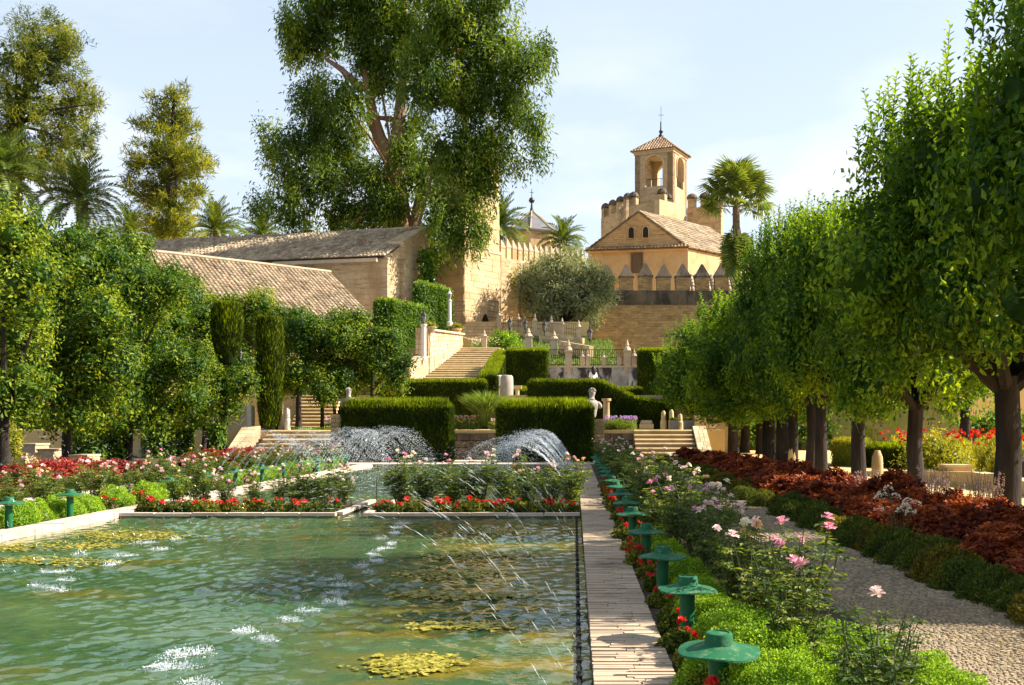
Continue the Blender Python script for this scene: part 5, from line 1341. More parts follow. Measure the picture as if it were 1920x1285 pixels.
# ---- trees
def crown_geo(lobes, per, L, W, seed, droop=0.0, sig=(.34, .34, .30), nclump=26, fill=1.0, shell=(.72, 1.04), fold=.22, up=.25, tmax=1.0, core=0.0, align=0.0):
    r = np.random.default_rng(seed); C, D, N_, T = [], [], [], []
    g = G()
    for c, rad in lobes:
        c, rad = np.array(c, float), np.array(rad, float) if not np.isscalar(rad) else np.full(3, rad)
        k = max(4, int(nclump * (rad.mean() ** 2)))
        d = rvec(r, k); cc = c + d * rad * r.uniform(*shell, (k, 1))
        n = per
        p = np.repeat(cc, n, 0) + r.normal(size=(k * n, 3)) * np.array(sig)
        o = np.repeat(d, n, 0)
        ti = np.repeat(r.uniform(0.08, .92, k), n) + r.normal(0, .14, k * n) + (r.normal(0, .14) if align else 0)
        C.append(p)
        if align:
            q_ = nrm((p - c) / rad); rv = r.normal(size=o.shape); tg = rv - q_ * (rv * q_).sum(1)[:, None]
            D.append(nrm(tg) + q_ * r.uniform(.05, .7, (len(p), 1)) + np.array([0, 0, -.2])); N_.append(q_ * 1.1 + r.normal(size=o.shape) * .45 + np.array([0, 0, .3]))
        else:
            D.append(o * .55 + r.normal(size=o.shape) * .62 + np.array([0, 0, -droop])); N_.append(o * .5 + r.normal(size=o.shape) * .5 + np.array([0, 0, up + .3]))
        T.append(ti)
        if core:
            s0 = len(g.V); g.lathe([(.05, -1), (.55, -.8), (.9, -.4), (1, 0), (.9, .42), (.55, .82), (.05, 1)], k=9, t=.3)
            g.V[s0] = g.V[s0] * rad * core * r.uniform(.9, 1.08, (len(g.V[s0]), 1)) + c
        if fill:                       # coarse inner foliage so that the crown is not hollow
            m = int(k * 9 * fill); dd = rvec(r, m); q = c + dd * rad * (r.random((m, 1)) ** .4) * .76
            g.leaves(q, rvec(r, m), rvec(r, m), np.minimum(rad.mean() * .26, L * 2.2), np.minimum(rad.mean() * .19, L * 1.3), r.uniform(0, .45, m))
    C, D, N_, T = map(np.concatenate, (C, D, N_, T)); n = len(C)
    g.leaves(C, D, N_, L * r.uniform(.65, 1.25, n), W * r.uniform(.7, 1.25, n), np.clip(T, 0, tmax), fold=fold)
    return g, r
def shoots(g, bases, r, hmin, hmax, L, W):
    for b in bases:
        h = r.uniform(hmin, hmax); lean = r.normal(size=3) * .16; d = nrm(np.array([lean[0], lean[1], 1.0]))
        n = int(h / (L * .20)); f = np.linspace(.05, 1, n); c = b + d * (f * h)[:, None]
        a = np.arange(n) * 2.4 + r.random() * 6; o = np.c_[np.cos(a), np.sin(a), np.full(n, .55)]
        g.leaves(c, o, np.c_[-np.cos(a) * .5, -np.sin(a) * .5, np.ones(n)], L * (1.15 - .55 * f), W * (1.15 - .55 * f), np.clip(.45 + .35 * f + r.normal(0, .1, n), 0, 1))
        g.tube([b, b + d * h], [.014, .005], 4, t=.3, m=1)
def limbs(g, base, top, targets, r0, r, k=9, m=0, lim=.6):
    base, top = np.array(base, float), np.array(top, float)
    mid = (base + top) / 2 + r.normal(0, .05, 3) * [1, 1, 0]
    g.tube([base - [0, 0, .3], base + (top - base) * .12, mid, top], [r0 * 1.45, r0 * 1.08, r0 * .95, r0 * .9], k, m)
    for q in targets:
        q = np.array(q, float); md = top + (q - top) * .5 + np.array([0, 0, .25]) + r.normal(0, .12, 3)
        g.tube([top - [0, 0, .25], md, q], [r0 * lim, r0 * lim * .6, r0 * lim * .18], 6, m)

# right-hand row: wall-like clipped citrus trees with dark trunks and upright shoots
def citrus_tree(seed, hi=False, ztop=6.0):
    r = np.random.default_rng(seed); lobes = []
    for z in np.arange(3.0, ztop + .3, .95):
        s = 1.0 - max(0, (z - 4.4) / 5.0) ** 1.5
        for k in range(9):
            a = k * 2 * math.pi / 9 + z * .9 + r.normal(0, .15); q = r.uniform(.72, 1.16)
            lobes.append(((math.cos(a) * 2.45 * s * q, math.sin(a) * 2.0 * s * q, z + r.normal(0, .3)), np.array([1, 1, .85]) * r.uniform(.5, 1.05)))
    for k in range(9): lobes.append(((r.uniform(-1.3, 1.3), r.uniform(-1.1, 1.1), ztop + r.uniform(-.3, .5)), r.uniform(.7, 1.0)))
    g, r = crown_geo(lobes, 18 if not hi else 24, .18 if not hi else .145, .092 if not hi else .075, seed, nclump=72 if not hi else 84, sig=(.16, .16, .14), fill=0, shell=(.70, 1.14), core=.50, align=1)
    nb = 120; b = np.c_[r.uniform(-2.6, 2.6, nb), r.uniform(-2.0, 2.0, nb), r.uniform(ztop - .3, ztop + .5, nb)]
    shoots(g, b, r, .35, 1.2, .20, .115)
    nb = 170; a = r.uniform(0, 6.28, nb); b = np.c_[np.cos(a) * r.uniform(2.7, 3.3, nb), np.sin(a) * r.uniform(2.2, 2.9, nb), r.uniform(2.5, 6.4, nb)]
    shoots(g, b, r, .3, .75, .19, .10)
    t = thing("citrus_tree", "", "tree", (0, 0, 0), group="clipped citrus trees in the right-hand row")
    g.obj("crown", [M['citrus'], M['stem']], t)
    g = G(); limbs(g, (0, 0, 0), (0, 0, 2.3), [l[0] for l in lobes if l[0][2] < 4.2][:8], .26, r); g.obj("trunk", M['bark'], t, smooth=True)
    return t
protoC = [citrus_tree(101), citrus_tree(102), citrus_tree(103)]
protoH = citrus_tree(104, True)
RT = [(8.3, 13.8, 1.22), (8.05, 19.9, 1.16), (8.9, 27.8, 1.05), (8.25, 31.0, 1.14), (8.4, 36.4, 1.25), (8.9, 40.2, 1.22), (8.7, 42.6, 1.10), (8.9, 45.6, 1.03), (8.8, 48.2, 1.0), (8.6, 57.8, 1.05), (10.9, 62.5, 1.0), (10.4, 65.5, .98), (8.5, 62.6, .95)]
labs = ["nearest leafy citrus tree, its crown filling the top right corner of the photo", "citrus tree with the thick dark trunk at the right edge of the photo",
        "citrus tree whose trunk stands just left of the yellow green shrub", "citrus tree whose trunk rises beside the small ochre marker stone",
        "citrus tree with a forked pale trunk left of the low curved hedge"]
used = set()
for i, (x, y, s) in enumerate(RT):
    src = protoH if i < 2 else protoC[i % 3]
    lab = labs[i] if i < 5 else f"dark trunked citrus tree, {nth(i - 5)} beyond the forked one in the right-hand row" if i < len(RT) - 1 else "farthest and palest citrus tree of the right-hand row, in front of the brick rampart"
    sc = (1.18 if y > 44 else .80 if y > 24 else .95, .90, s)
    if id(src) not in used and i != 1: used.add(id(src)); src.location = (x, y, -.08); src.rotation_euler = (0, 0, (i % 2) * math.pi); src.scale = sc; src["label"] = lab
    else: dup(src, (x, y, -.08), (i % 2) * math.pi + rng.normal(0, .12), sc, lab)

for y, lab in ((3.2, "citrus tree beside the camera, shading the bottom right corner of the path"), (11.4, "citrus tree just outside the right edge, shading the pebble path")):
    dup(protoH, (9.2, y, -.08), rng.normal(0, .1), (1, .85 if y < 5 else .6, 1.05), lab)
# orange trees on the left, each crown from its own lobes
def px_lobes(lst, Y, dz=0.0):
    out_ = []
    for px, py, rp in lst:
        yy = Y + rng.uniform(-dz, dz); out_.append((P(px, py, yy), rp * yy / F))
    return out_
def lobed_tree(label, cat_name, lobes, mat, bark, base, fork, r0, seed, per=26, L=.17, W=.08, group=None, extra=None, sig=.3, nclump=27, droop=0., fill=.9, shell=(.7, 1.05), targets=7, fold=.22, lim=.55, core=0.0, align=0.0, tgt=None):
    base = np.array(base, float); t = thing(cat_name, label, "tree", base, group=group)
    g, r = crown_geo(lobes, per, L, W, seed, droop, (sig, sig, sig * (1 + droop)), nclump, fill, shell, fold, core=core, align=align)
    g.obj("crown", M[mat], t, world=True)
    g = G(); idx = np.linspace(0, len(lobes) - 1, min(targets, len(lobes))).astype(int)
    limbs(g, base, fork, [lobes[i][0] for i in idx] if tgt is None else tgt, r0, r, lim=lim)
    if extra:
        for pts, rad in extra: g.tube(pts, rad, 8)
    g.obj("trunk", M[bark], t, world=True, smooth=True)
    return t
def orange(label, Y, base_px, base_py, lst, seed, r0=.16, dz=1.6, **kw):
    lobes = px_lobes(lst, Y, dz); b = P(base_px, base_py, Y); rs = np.random.default_rng(seed + 50)
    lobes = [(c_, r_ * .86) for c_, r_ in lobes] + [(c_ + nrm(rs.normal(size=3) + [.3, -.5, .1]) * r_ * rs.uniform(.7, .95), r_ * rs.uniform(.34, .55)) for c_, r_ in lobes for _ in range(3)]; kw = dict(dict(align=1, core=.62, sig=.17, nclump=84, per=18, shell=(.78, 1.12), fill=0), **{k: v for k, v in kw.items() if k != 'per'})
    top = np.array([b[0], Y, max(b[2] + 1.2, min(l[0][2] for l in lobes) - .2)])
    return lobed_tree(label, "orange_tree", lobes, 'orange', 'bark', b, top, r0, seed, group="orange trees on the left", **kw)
orange("orange tree cut by the left edge of the photo with bright yellow green leaves", 31, 8, 862, [(-20, 420, 60), (30, 450, 55), (-40, 520, 70), (20, 540, 70), (55, 500, 40), (-10, 620, 75), (45, 640, 55), (0, 700, 70), (50, 730, 45), (-40, 760, 50), (60, 590, 30)], 201, per=24, L=.16, dz=1.2)
orange("large orange tree left of centre-left whose dark trunk stands behind the stepped stone blocks", 37, 125, 866, [(90, 480, 48), (140, 490, 50), (60, 540, 55), (120, 560, 65), (190, 520, 50), (75, 620, 55), (140, 640, 70), (200, 600, 55), (70, 700, 55), (140, 720, 65), (200, 690, 55), (60, 760, 40), (120, 775, 50), (190, 760, 45), (95, 700, 50), (165, 590, 45), (100, 580, 40), (170, 775, 36)], 202, per=24, dz=2)
orange("broad yellowish orange tree between the big left tree and the small thin trunked one", 43, 240, 858, [(190, 470, 40), (250, 480, 34), (220, 540, 55), (280, 560, 55), (230, 620, 65), (300, 630, 60), (220, 700, 60), (290, 710, 60), (340, 680, 45), (240, 775, 45), (300, 780, 40), (350, 750, 35)], 203, per=24, dz=2)
orange("orange tree with the thin forked trunk beside the tan garden pier", 49, 382, 848, [(320, 530, 34), (360, 560, 38), (330, 600, 40), (390, 620, 48), (340, 670, 48), (410, 690, 50), (370, 740, 42), (430, 735, 42), (458, 722, 26), (420, 770, 26), (330, 770, 34)], 204, r0=.11, per=24, dz=1.6)
orange("dark crowned orange tree against the tiled slope, behind the rounded topiary column", 58, 560, 800, [(400, 580, 30), (450, 590, 34), (490, 570, 34), (520, 600, 34), (460, 640, 40), (540, 640, 40), (560, 600, 28), (440, 700, 40), (520, 700, 34), (560, 700, 36), (600, 640, 32)], 205, per=22, dz=1.5)
orange("orange tree with a slender dark trunk in front of the narrow shaded steps", 55, 604, 806, [(560, 630, 32), (600, 620, 34), (640, 640, 34), (580, 670, 36), (620, 690, 38), (560, 700, 34), (600, 730, 28), (645, 720, 24)], 206, r0=.1, per=22, dz=1.1)
orange("orange tree with a slender trunk left of the stone bust", 56.5, 626, 800, [(640, 600, 24), (670, 615, 28), (650, 650, 34), (690, 650, 34), (640, 700, 30), (680, 700, 32), (650, 730, 20)], 207, r0=.1, per=22, dz=1.1)
orange("small orange tree with a pale trunk behind the left fountain hedge", 56, 697, 768, [(700, 640, 26), (735, 650, 26), (715, 680, 30), (750, 690, 22), (740, 720, 22), (700, 715, 22), (765, 675, 14)], 208, r0=.1, per=22, dz=.9)
# extra far trees filling the row on the left terrace
orange("orange tree in the second rank above the large left tree", 60, 300, 830, [(120, 470, 24), (170, 480, 28), (230, 470, 26), (265, 470, 22), (310, 520, 26), (270, 520, 30), (350, 540, 24)], 209, per=20, dz=1.0)

# eucalyptus
EU = [(600, 60, 70), (555, 85, 40), (545, 40, 30), (690, 40, 75), (770, 60, 75), (850, 50, 75), (920, 90, 75), (980, 120, 55), (1020, 100, 28), (890, 170, 75), (960, 200, 52), (1000, 240, 36), (1010, 290, 22),
      (800, 150, 75), (720, 140, 55), (640, 190, 55), (585, 170, 40), (560, 270, 45), (620, 270, 55), (520, 295, 34), (500, 250, 22), (600, 340, 55), (540, 385, 46), (488, 385, 28), (640, 400, 52), (700, 400, 44),
      (790, 330, 55), (850, 290, 65), (905, 330, 42), (830, 400, 52), (790, 440, 40), (820, 470, 26), (905, 260, 46), (940, 270, 28), (970, 310, 20), (700, -40, 85), (820, -50, 85), (920, -20, 65), (610, -10, 60), (690, 330, 38), (770, 240, 40), (570, 430, 26), (650, 440, 28), (700, 110, 45), (660, 255, 36), (720, 385, 46), (600, 215, 44), (545, 330, 36), (640, 330, 40), (760, 290, 36), (715, 320, 30), (735, 390, 30), (900, 350, 40), (880, 430, 30), (915, 300, 34), (858, 440, 30), (895, 460, 18), (885, 385, 26), (910, 420, 16)]
lob = px_lobes([q for q in EU if q[0] < 800], 100, 4) + px_lobes([q for q in EU if q[0] >= 800], 90.5, 2.0)
lob = [(c, (r_, r_ * 1.0, r_ * .95)) for c, r_ in lob]
def lp(l, Y=100): return [P(x, y, Y) for x, y in l]
ex = [(lp([(752, 470), (748, 400), (742, 330), (735, 300)]), [1.25, 1.05, .95, .85]), (lp([(735, 305), (712, 260), (698, 215), (692, 170), (680, 120)]), [.75, .62, .52, .4, .25]),
      (lp([(740, 305), (748, 230), (755, 160), (758, 80), (757, 0), (756, -60)]), [.72, .58, .5, .42, .34, .2]), (lp([(770, 460), (780, 400), (790, 350), (812, 300)]), [.55, .45, .36, .2]), (lp([(745, 225), (720, 222), (698, 220)]), [.25, .22, .2]),
      (lp([(680, 170), (640, 130), (610, 110)]), [.36, .28, .15]), (lp([(860, 110), (852, 50), (840, -20)]), [.3, .3, .2]), (lp([(780, 440), (805, 350), (812, 310)], 97), [.16, .14, .08]), (lp([(800, 200), (840, 190), (860, 210)]), [.3, .26, .16])]
lobed_tree("huge eucalyptus with reddish forking limbs and drooping leaves towering over the barn", "eucalyptus_tree", lob, 'eucalyptus', 'bark_pale', P(752, 480, 100), P(745, 340, 100), .95, 301, per=52, L=.5, W=.135, sig=.38, nclump=7.6, droop=.75, fill=.15, shell=(.25, 1.08), extra=ex, tgt=[l[0] for l in lob[:26:3]], lim=.2)

# left background trees
T1 = [(60, 65, 40), (100, 45, 30), (120, 75, 34), (30, 110, 48), (95, 115, 55), (145, 95, 24), (150, 180, 40), (60, 190, 55), (120, 225, 50), (15, 235, 44), (178, 195, 20), (90, 290, 50), (145, 280, 34), (40, 310, 44), (120, 330, 30), (-10, 160, 40), (165, 245, 20), (-20, 300, 50)]
lobed_tree("tall olive green conifer-like tree at the left edge behind the palms", "casuarina_tree", px_lobes(T1, 118, 3), 'casuarina', 'bark', P(28, 470, 118), P(30, 230, 118), .75, 302, per=44, L=.7, W=.10, sig=.34, nclump=6.5, droop=.2, fill=.1, shell=(.2, 1.08), targets=12, lim=.3,
    extra=[(lp([(28, 250), (60, 150), (70, 90)], 118), [.5, .35, .15]), (lp([(28, 230), (10, 150)], 118), [.4, .2])])
T2 = [(325, 185, 24), (345, 170, 12), (312, 228, 36), (272, 235, 20), (350, 245, 28), (300, 285, 46), (350, 300, 42), (256, 305, 26), (320, 345, 50), (372, 315, 22), (385, 300, 14), (272, 365, 34), (320, 400, 46), (250, 350, 20), (290, 180, 14), (365, 360, 24), (345, 215, 18), (300, 430, 40), (340, 440, 36)]
lobed_tree("narrow shaggy conifer standing alone against the sky left of the eucalyptus", "casuarina_tree", px_lobes(T2, 112, 2), 'casuarina', 'bark', P(322, 480, 112), P(322, 330, 112), .6, 303, per=44, L=.75, W=.10, sig=.34, nclump=7.5, droop=-.25, fill=.1, shell=(.2, 1.1), targets=10, lim=.22, extra=[(lp([(322, 340), (324, 250), (326, 170)], 112), [.45, .3, .1])])
# olive
OL = [(1010, 515, 34), (1050, 505, 34), (1095, 515, 34), (1128, 530, 28), (1000, 555, 36), (1045, 550, 42), (1095, 555, 40), (1130, 560, 24), (1060, 585, 36), (1100, 590, 26), (1020, 590, 26), (985, 530, 20), (1075, 485, 20), (1030, 490, 16)]
lobed_tree("wide grey green olive tree in front of the brown rampart", "olive_tree", px_lobes(OL, 94, 2.0), 'olive', 'bark', P(1066, 622, 94), P(1062, 598, 94), .3, 304, per=36, L=.34, W=.085, sig=.3, nclump=20, fill=.5, shell=(.6, 1.06), targets=9,
    extra=[(lp([(1040, 620), (1026, 590), (1018, 570)], 94), [.14, .12, .06]), (lp([(1066, 618), (1090, 600), (1105, 580)], 94), [.22, .16, .08])])

# ---- palms
def date_frond(L, e0, e1, seed):
    r = np.random.default_rng(seed); g = G(); n = 15; f = np.linspace(0, 1, n)
    el = R(e0) + (R(e1) - R(e0)) * f ** 1.2
    p = np.zeros((n, 3)); 
    for i in range(1, n): p[i] = p[i - 1] + np.array([math.cos(el[i]), 0, math.sin(el[i])]) * L / (n - 1)
    g.tube(p, np.linspace(.05, .012, n), 4, t=.6)
    m = 34; ff = np.linspace(.12, 1, m); c = np.stack([np.interp(ff, f, p[:, k]) for k in range(3)], 1); e = np.interp(ff, f, el)
    tan = np.c_[np.cos(e), np.zeros(m), np.sin(e)]; upv = np.c_[-np.sin(e), np.zeros(m), np.cos(e)]
    for s in (-1, 1):
        d = tan * .62 + np.array([0, s, 0]) * .8 + upv * .28 + r.normal(size=(m, 3)) * .09
        g.leaves(c, d, upv + [0, -s * .4, 0], L * .19 * np.sin(np.clip(ff * 2.7 + .25, 0, math.pi - .35)) + .12, .12, np.clip(.4 + r.normal(0, .2, m), 0, 1), fold=.1)
    return g.mesh("frond", M['palm'])
FR = [date_frond(4.2, e0, e1, i) for i, (e0, e1) in enumerate([(82, 40), (68, 5), (52, -22), (34, -45), (14, -62), (-12, -78)])]
def date_palm(label, px, py, Y, sc=1.0, trunk_to=480, n=54, group="date palms beyond the barns"):
    c = P(px, py, Y); t = thing("date_palm", label, "palm tree", (c[0], Y, c[2] - 8), group=group)
    g = G(); g.tube([(0, 0, -2), (0.05, 0, 3), (0, 0, 7.4), (0, 0, 8.1)], [.34, .30, .33, .22], 10); g.lathe([(.25, 7.0), (.42, 7.5), (.30, 8.0)], (0, 0, 0), 10); g.obj("trunk", M['palm_bark'], t, smooth=True)
    r = np.random.default_rng(int(px * 7 + py)); 
    for k in range(n):
        tier = min(5, int(6 * (k / n) ** .9)); a = k * 2.39996 + r.normal(0, .12)
        link("frond", FR[tier], t, (0, 0, 8.0 - .06 * tier), (0, r.normal(0, .06), a), sc * r.uniform(.88, 1.08))
    return t
date_palm("full date palm with a dark trunk against the sky, second from the left", 150, 372, 96, 1.0)
date_palm("date palm cut by the left photo edge, before the tall olive green tree", 8, 325, 92, 1.05)
date_palm("small date palm top between the two left background trees", 246, 440, 120, .85)
date_palm("small date palm top just right of the narrow shaggy conifer", 405, 432, 125, .95)
date_palm("tiny date palm top at the lower left fringe of the eucalyptus", 492, 442, 130, .8)
date_palm("date palm emerging from behind the right edge of the stone tower", 938, 425, 125, .95)
date_palm("short date palm above the far end of the curtain wall, left of the gabled house", 1056, 452, 112, .68)

def fan_leaf(seed, dead=False):
    r = np.random.default_rng(seed); g = G(); pl = 1.5
    g.tube([(0, 0, 0), (pl * .5, 0, .06), (pl, 0, 0)], [.045, .03, .022], 4, t=.75)
    n = 26; a = np.linspace(-2.15, 2.15, n); ln = 1.15 * (1 - .25 * (abs(a) / 2.2) ** 2)
    d1 = np.c_[np.cos(a), np.sin(a), -.12 - .1 * abs(a)]; c = np.tile([pl, 0, 0], (n, 1)).astype(float)
    g.leaves(c, d1, np.tile([0, 0, 1.], (n, 1)), ln * .75, .15, np.clip(.45 + r.normal(0, .2, n), 0, 1), fold=.25, mid=.75)
    c2 = c + nrm(d1) * (ln * .6)[:, None]; d2 = d1 + np.array([0, 0, -.75]) + r.normal(size=(n, 3)) * .15
    g.leaves(c2, d2, np.tile([0, 0, 1.], (n, 1)) + d1 * .5, ln * .55, .09, np.clip(.55 + r.normal(0, .2, n), 0, 1), fold=.2, mid=.3)
    return g.mesh("fan_leaf", M['palm'])
FL = [fan_leaf(i) for i in range(4)]
c = P(1380, 378, 92)
t = thing("fan_palm", "tall fan palm with a shaggy hanging skirt right of the gabled house", "palm tree", (c[0], 92, c[2] - 12))
g = G(); g.tube([(0, 0, -4), (.1, 0, 4), (0, 0, 11.6)], [.42, .34, .30], 10); g.obj("trunk", M['palm_bark'], t, smooth=True)
for k in range(66):
    f = k / 66; el = R(88 - 150 * f ** .95) if k < 40 else R(-72 - rng.uniform(0, 14))
    a = k * 2.39996 + rng.normal(0, .15); z = 12.1 - 1.0 * f - (rng.uniform(0, 2.3) if k >= 40 else 0)
    link("fan_leaf", FL[k % 4], t, (0, 0, z), (rng.normal(0, .25), -el, a), rng.uniform(1.3, 1.65))

# ---- shrubs and bedding
def mound_geo(rx, ry, h, n, L, W, seed, up=.5, tin=(0, 1)):
    r = np.random.default_rng(seed); d = rvec(r, n); d[:, 2] = abs(d[:, 2])
    lump = 1 + .12 * np.sin(d[:, 0] * 5 + seed) * np.cos(d[:, 1] * 4) + .09 * np.sin(d[:, 1] * 9 + d[:, 2] * 6)
    c = d * np.array([rx, ry, h]) * (lump * r.uniform(.86, 1.03, n))[:, None]
    g = G(); g.lathe([(1, 0), (.95, .35), (.8, .6), (.5, .85), (.1, .97)], k=12, t=.05); g.V[-1] = g.V[-1] * np.array([rx, ry, h]) * .84
    g.leaves(c, d * .5 + r.normal(size=(n, 3)) * .5 + [0, 0, up], d * 1.0 + r.normal(size=(n, 3)) * .45 + [0, 0, .2], L * r.uniform(.65, 1.3, n), W * r.uniform(.7, 1.2, n), r.uniform(*tin, n))
    return g
lime_hi = [mound_geo(.36, .46, .40, 17000, .021, .015, 400 + i, .15).mesh("mound", M['lime']) for i in range(2)]
lime_lo = [mound_geo(.36, .40, .38, 4200, .035, .024, 410 + i, .15).mesh("mound", M['lime']) for i in range(3)]
def bush(name, cat, mesh, loc, rz, sc, label, group, part="foliage"):
    t = thing(name, label, cat, loc, rz, group, sc); link(part, mesh, t, kind=None); return t
LR = [(1.10, 5.35, 1.0), (1.16, 6.15, 1.05), (1.20, 6.95, 1.15), (1.22, 7.75, 1.05), (1.12, 8.9, .85), (1.86, 7.3, .95), (1.95, 6.4, 1.0), (1.16, 10.1, .8), (1.2, 11.6, .8), (1.15, 13.4, .75), (1.2, 15.2, .75), (1.15, 18.6, .7), (1.2, 22.4, .7), (1.15, 27.3, .7), (1.2, 32.2, .7), (1.2, 38.0, .7)]
for i, (x, y, s) in enumerate(LR):
    bush("lime_mound", "bedding plant", (lime_hi if y < 11 else lime_lo)[i % 2], (x, y, -.04), rng.uniform(0, 6), (s, s, s * .95),
         f"rounded lime green mound behind the right pool walk lamps, {nth(i)} counted away from the camera" if x < 1.5 else ("lime mound on the path side of the near roses, nearer one" if y < 7 else "lime mound on the path side of the near roses, farther one"), "lime green mounds in the right bed")
yy = 16.9; i = 0
while yy < 46:
    s = rng.uniform(.85, 1.15)
    bush("lime_mound", "bedding plant", lime_lo[i % 3], (-9.86 + rng.normal(0, .07), yy, -.04), rng.uniform(0, 6), s, f"bright lime mound along the left pool edge, {nth(i)} from the near end", "lime green mounds along the left pool edge")
    yy += rng.uniform(.75, 1.15) if yy < 21 else rng.uniform(1.2, 2.2); i += 1

# edging shrubs and red bank on the right
edge_m = [mound_geo(.36, .36, .34, 4000, .045, .02, 420 + i, .35, (0.0, .7)).mesh("foliage", M['edging_warm' if i == 1 else 'edging']) for i in range(4)]
yy = 8.6; i = 0
while yy < 49:
    near = yy < 14
    tone = ["bushy green", "brownish", "dull olive", "dark green"][i % 4]
    bush("edging_shrub", "shrub", edge_m[i % 4], (4.12 + rng.normal(0, .09), yy, -.04), rng.uniform(0, 6), rng.uniform(.8, 1.15), f"{tone} edging shrub across the pebble path, {nth(i)} from the camera", "edging shrubs along the pebble path")
    yy += rng.uniform(.5, .72) if yy < 22 else rng.uniform(.9, 1.3); i += 1
def leafy_mound(rx, ry, h, n, L, W, seed, mat, name):
    """mound of broad nodding leaves on short stems, in whorls"""
    r = np.random.default_rng(seed); k = n // 9; d = rvec(r, k); d[:, 2] = abs(d[:, 2]) * .9 + .1; d = nrm(d)
    lump = 1 + .13 * np.sin(d[:, 0] * 4 + seed) * np.cos(d[:, 1] * 5 + seed)
    c = d * np.array([rx, ry, h]) * (lump * r.uniform(.72, 1.04, k))[:, None]
    g = G(); g.lathe([(1, 0), (.95, .35), (.8, .6), (.5, .85), (.1, .97)], k=12, t=.03); g.V[-1] = g.V[-1] * np.array([rx, ry, h]) * .78
    a = np.tile(np.arange(9) * 2.4, k) + np.repeat(r.random(k) * 6, 9); ring = np.tile([.3, .3, .5, .5, .7, .7, .8, .8, .9], k)
    o = np.c_[np.cos(a), np.sin(a), .75 - ring * 1.1] + np.repeat(d, 9, 0) * .7
    cc = np.repeat(c, 9, 0) + r.normal(size=(k * 9, 3)) * L * .22
    g.leaves(cc, o, np.repeat(d, 9, 0) + [0, 0, .6], L * r.uniform(.6, 1.2, k * 9), W * r.uniform(.7, 1.2, k * 9), np.clip(np.repeat(r.uniform(0.1, .8, k), 9) + r.normal(0, .15, k * 9), 0, 1))
    return g.mesh(name, M[mat])
col_hi = [leafy_mound(.66, .66, .58, 9000, .075, .042, 430 + i, 'coleus', "foliage") for i in range(2)]
col_lo = [leafy_mound(.66, .66, .58, 3200, .12, .07, 434 + i, 'coleus', "foliage") for i in range(3)]
i = 0
for row, x0 in enumerate((5.0, 6.25)):
    yy = 9.6 + row * .5; k = 0
    while yy < 50:
        s = rng.uniform(.85, 1.12); m = (col_hi if yy < 19 else col_lo)
        bush("coleus_bush", "bedding plant", m[i % len(m)], (x0 + rng.normal(0, .1), yy, -.04), rng.uniform(0, 6), (s, s, s * rng.uniform(.85, 1.1)),
             f"dark red bush under the citrus trees, {['front', 'back'][row]} row, {nth(k)} from the camera", "dark red bushes under the right-hand trees")
        yy += rng.uniform(1.15, 1.5) * (1 if yy < 28 else 1.2); i += 1; k += 1
am = [leafy_mound(.6, .6, .62, 3000, .12, .055, 440 + i, 'amaranth', "foliage") for i in range(3)]
k = 0
for row, x0 in enumerate((-14.2, -15.4)):
    for yy in np.concatenate([np.arange(28.6 + row * .5, 34.4, 1.15), np.arange(42.5 + row * .5, 49.3, 1.25)]):
        s = rng.uniform(.85, 1.1)
        bush("scarlet_plant", "bedding plant", am[k % 3], (x0 + rng.normal(0, .12), yy, -.04), rng.uniform(0, 6), s, f"scarlet leaved plant in the {['front', 'back'][row]} row of the left bed, {nth(k % 18)} from the near end", "scarlet plants in the left bed"); k += 1
k = 0
for yy in np.arange(20, 49, 1.5):
    bush("edging_shrub", "shrub", edge_m[(k % 2) * 2 + 1], (-13.15 + rng.normal(0, .08), yy, -.04), rng.uniform(0, 6), rng.uniform(.7, 1.0), f"yellowish edging shrub beside the left garden path, {nth(k)} from the near end", "edging shrubs along the left path"); k += 1

# ---- blossoms
def blossom_mesh(mat, seed, R0=.052):
    r = np.random.default_rng(seed); g = G()
    for ring, (n, tilt, rad, z) in enumerate([(7, .25, 1.0, 0), (6, .75, .85, .012), (5, 1.15, .62, .02), (4, 1.4, .4, .026)]):
        for k in range(n):
            a = k * 2 * math.pi / n + ring * .5 + r.normal(0, .12); ca, sa = math.cos(a), math.sin(a); tl = tilt + r.normal(0, .12)
            L = R0 * rad; w = R0 * .62 * (rad * .5 + .5)
            pts = []
            for u, ww, cur in ((.0, .35, 0), (.55, 1.0, .05), (1.0, .75, -.10)):
                for s in (-1, 0, 1):
                    x = L * u * math.cos(tl) + L * .12; zz_ = L * u * math.sin(tl) + z + L * cur + (abs(s) * L * .12); y = s * w * ww * .5
                    pts.append((x * ca - y * sa, x * sa + y * ca, zz_))
            g.add(pts, [[0, 1, 4, 3], [1, 2, 5, 4], [3, 4, 7, 6], [4, 5, 8, 7]], t=float(np.clip(.25 + .5 * (ring < 2) + r.normal(0, .2), 0, 1)))
    return g.mesh("blossom", M[mat], True, 60)
BLM = {m: [blossom_mesh(m, 500 + i * 3 + j) for j in range(2)] for i, m in enumerate(('pink', 'pale', 'cream', 'apricot'))}
def far_blossom(mat, seed, R0=.055):
    r = np.random.default_rng(seed); g = G(); n = 14; a = r.uniform(0, 6.3, n); el = r.uniform(-.1, 1.3, n)
    d = np.c_[np.cos(a) * np.cos(el), np.sin(a) * np.cos(el), np.sin(el)]
    g.leaves(np.zeros((n, 3)), d, rvec(r, n) + [0, 0, 1], R0 * 1.15, R0 * .95, r.random(n), fold=.15, mid=.65); return g.mesh("blossom", M[mat])
BLF = {m: [far_blossom(m, 520 + i * 3 + j) for j in range(2)] for i, m in enumerate(('pink', 'pale', 'cream', 'apricot', 'red', 'mauve'))}
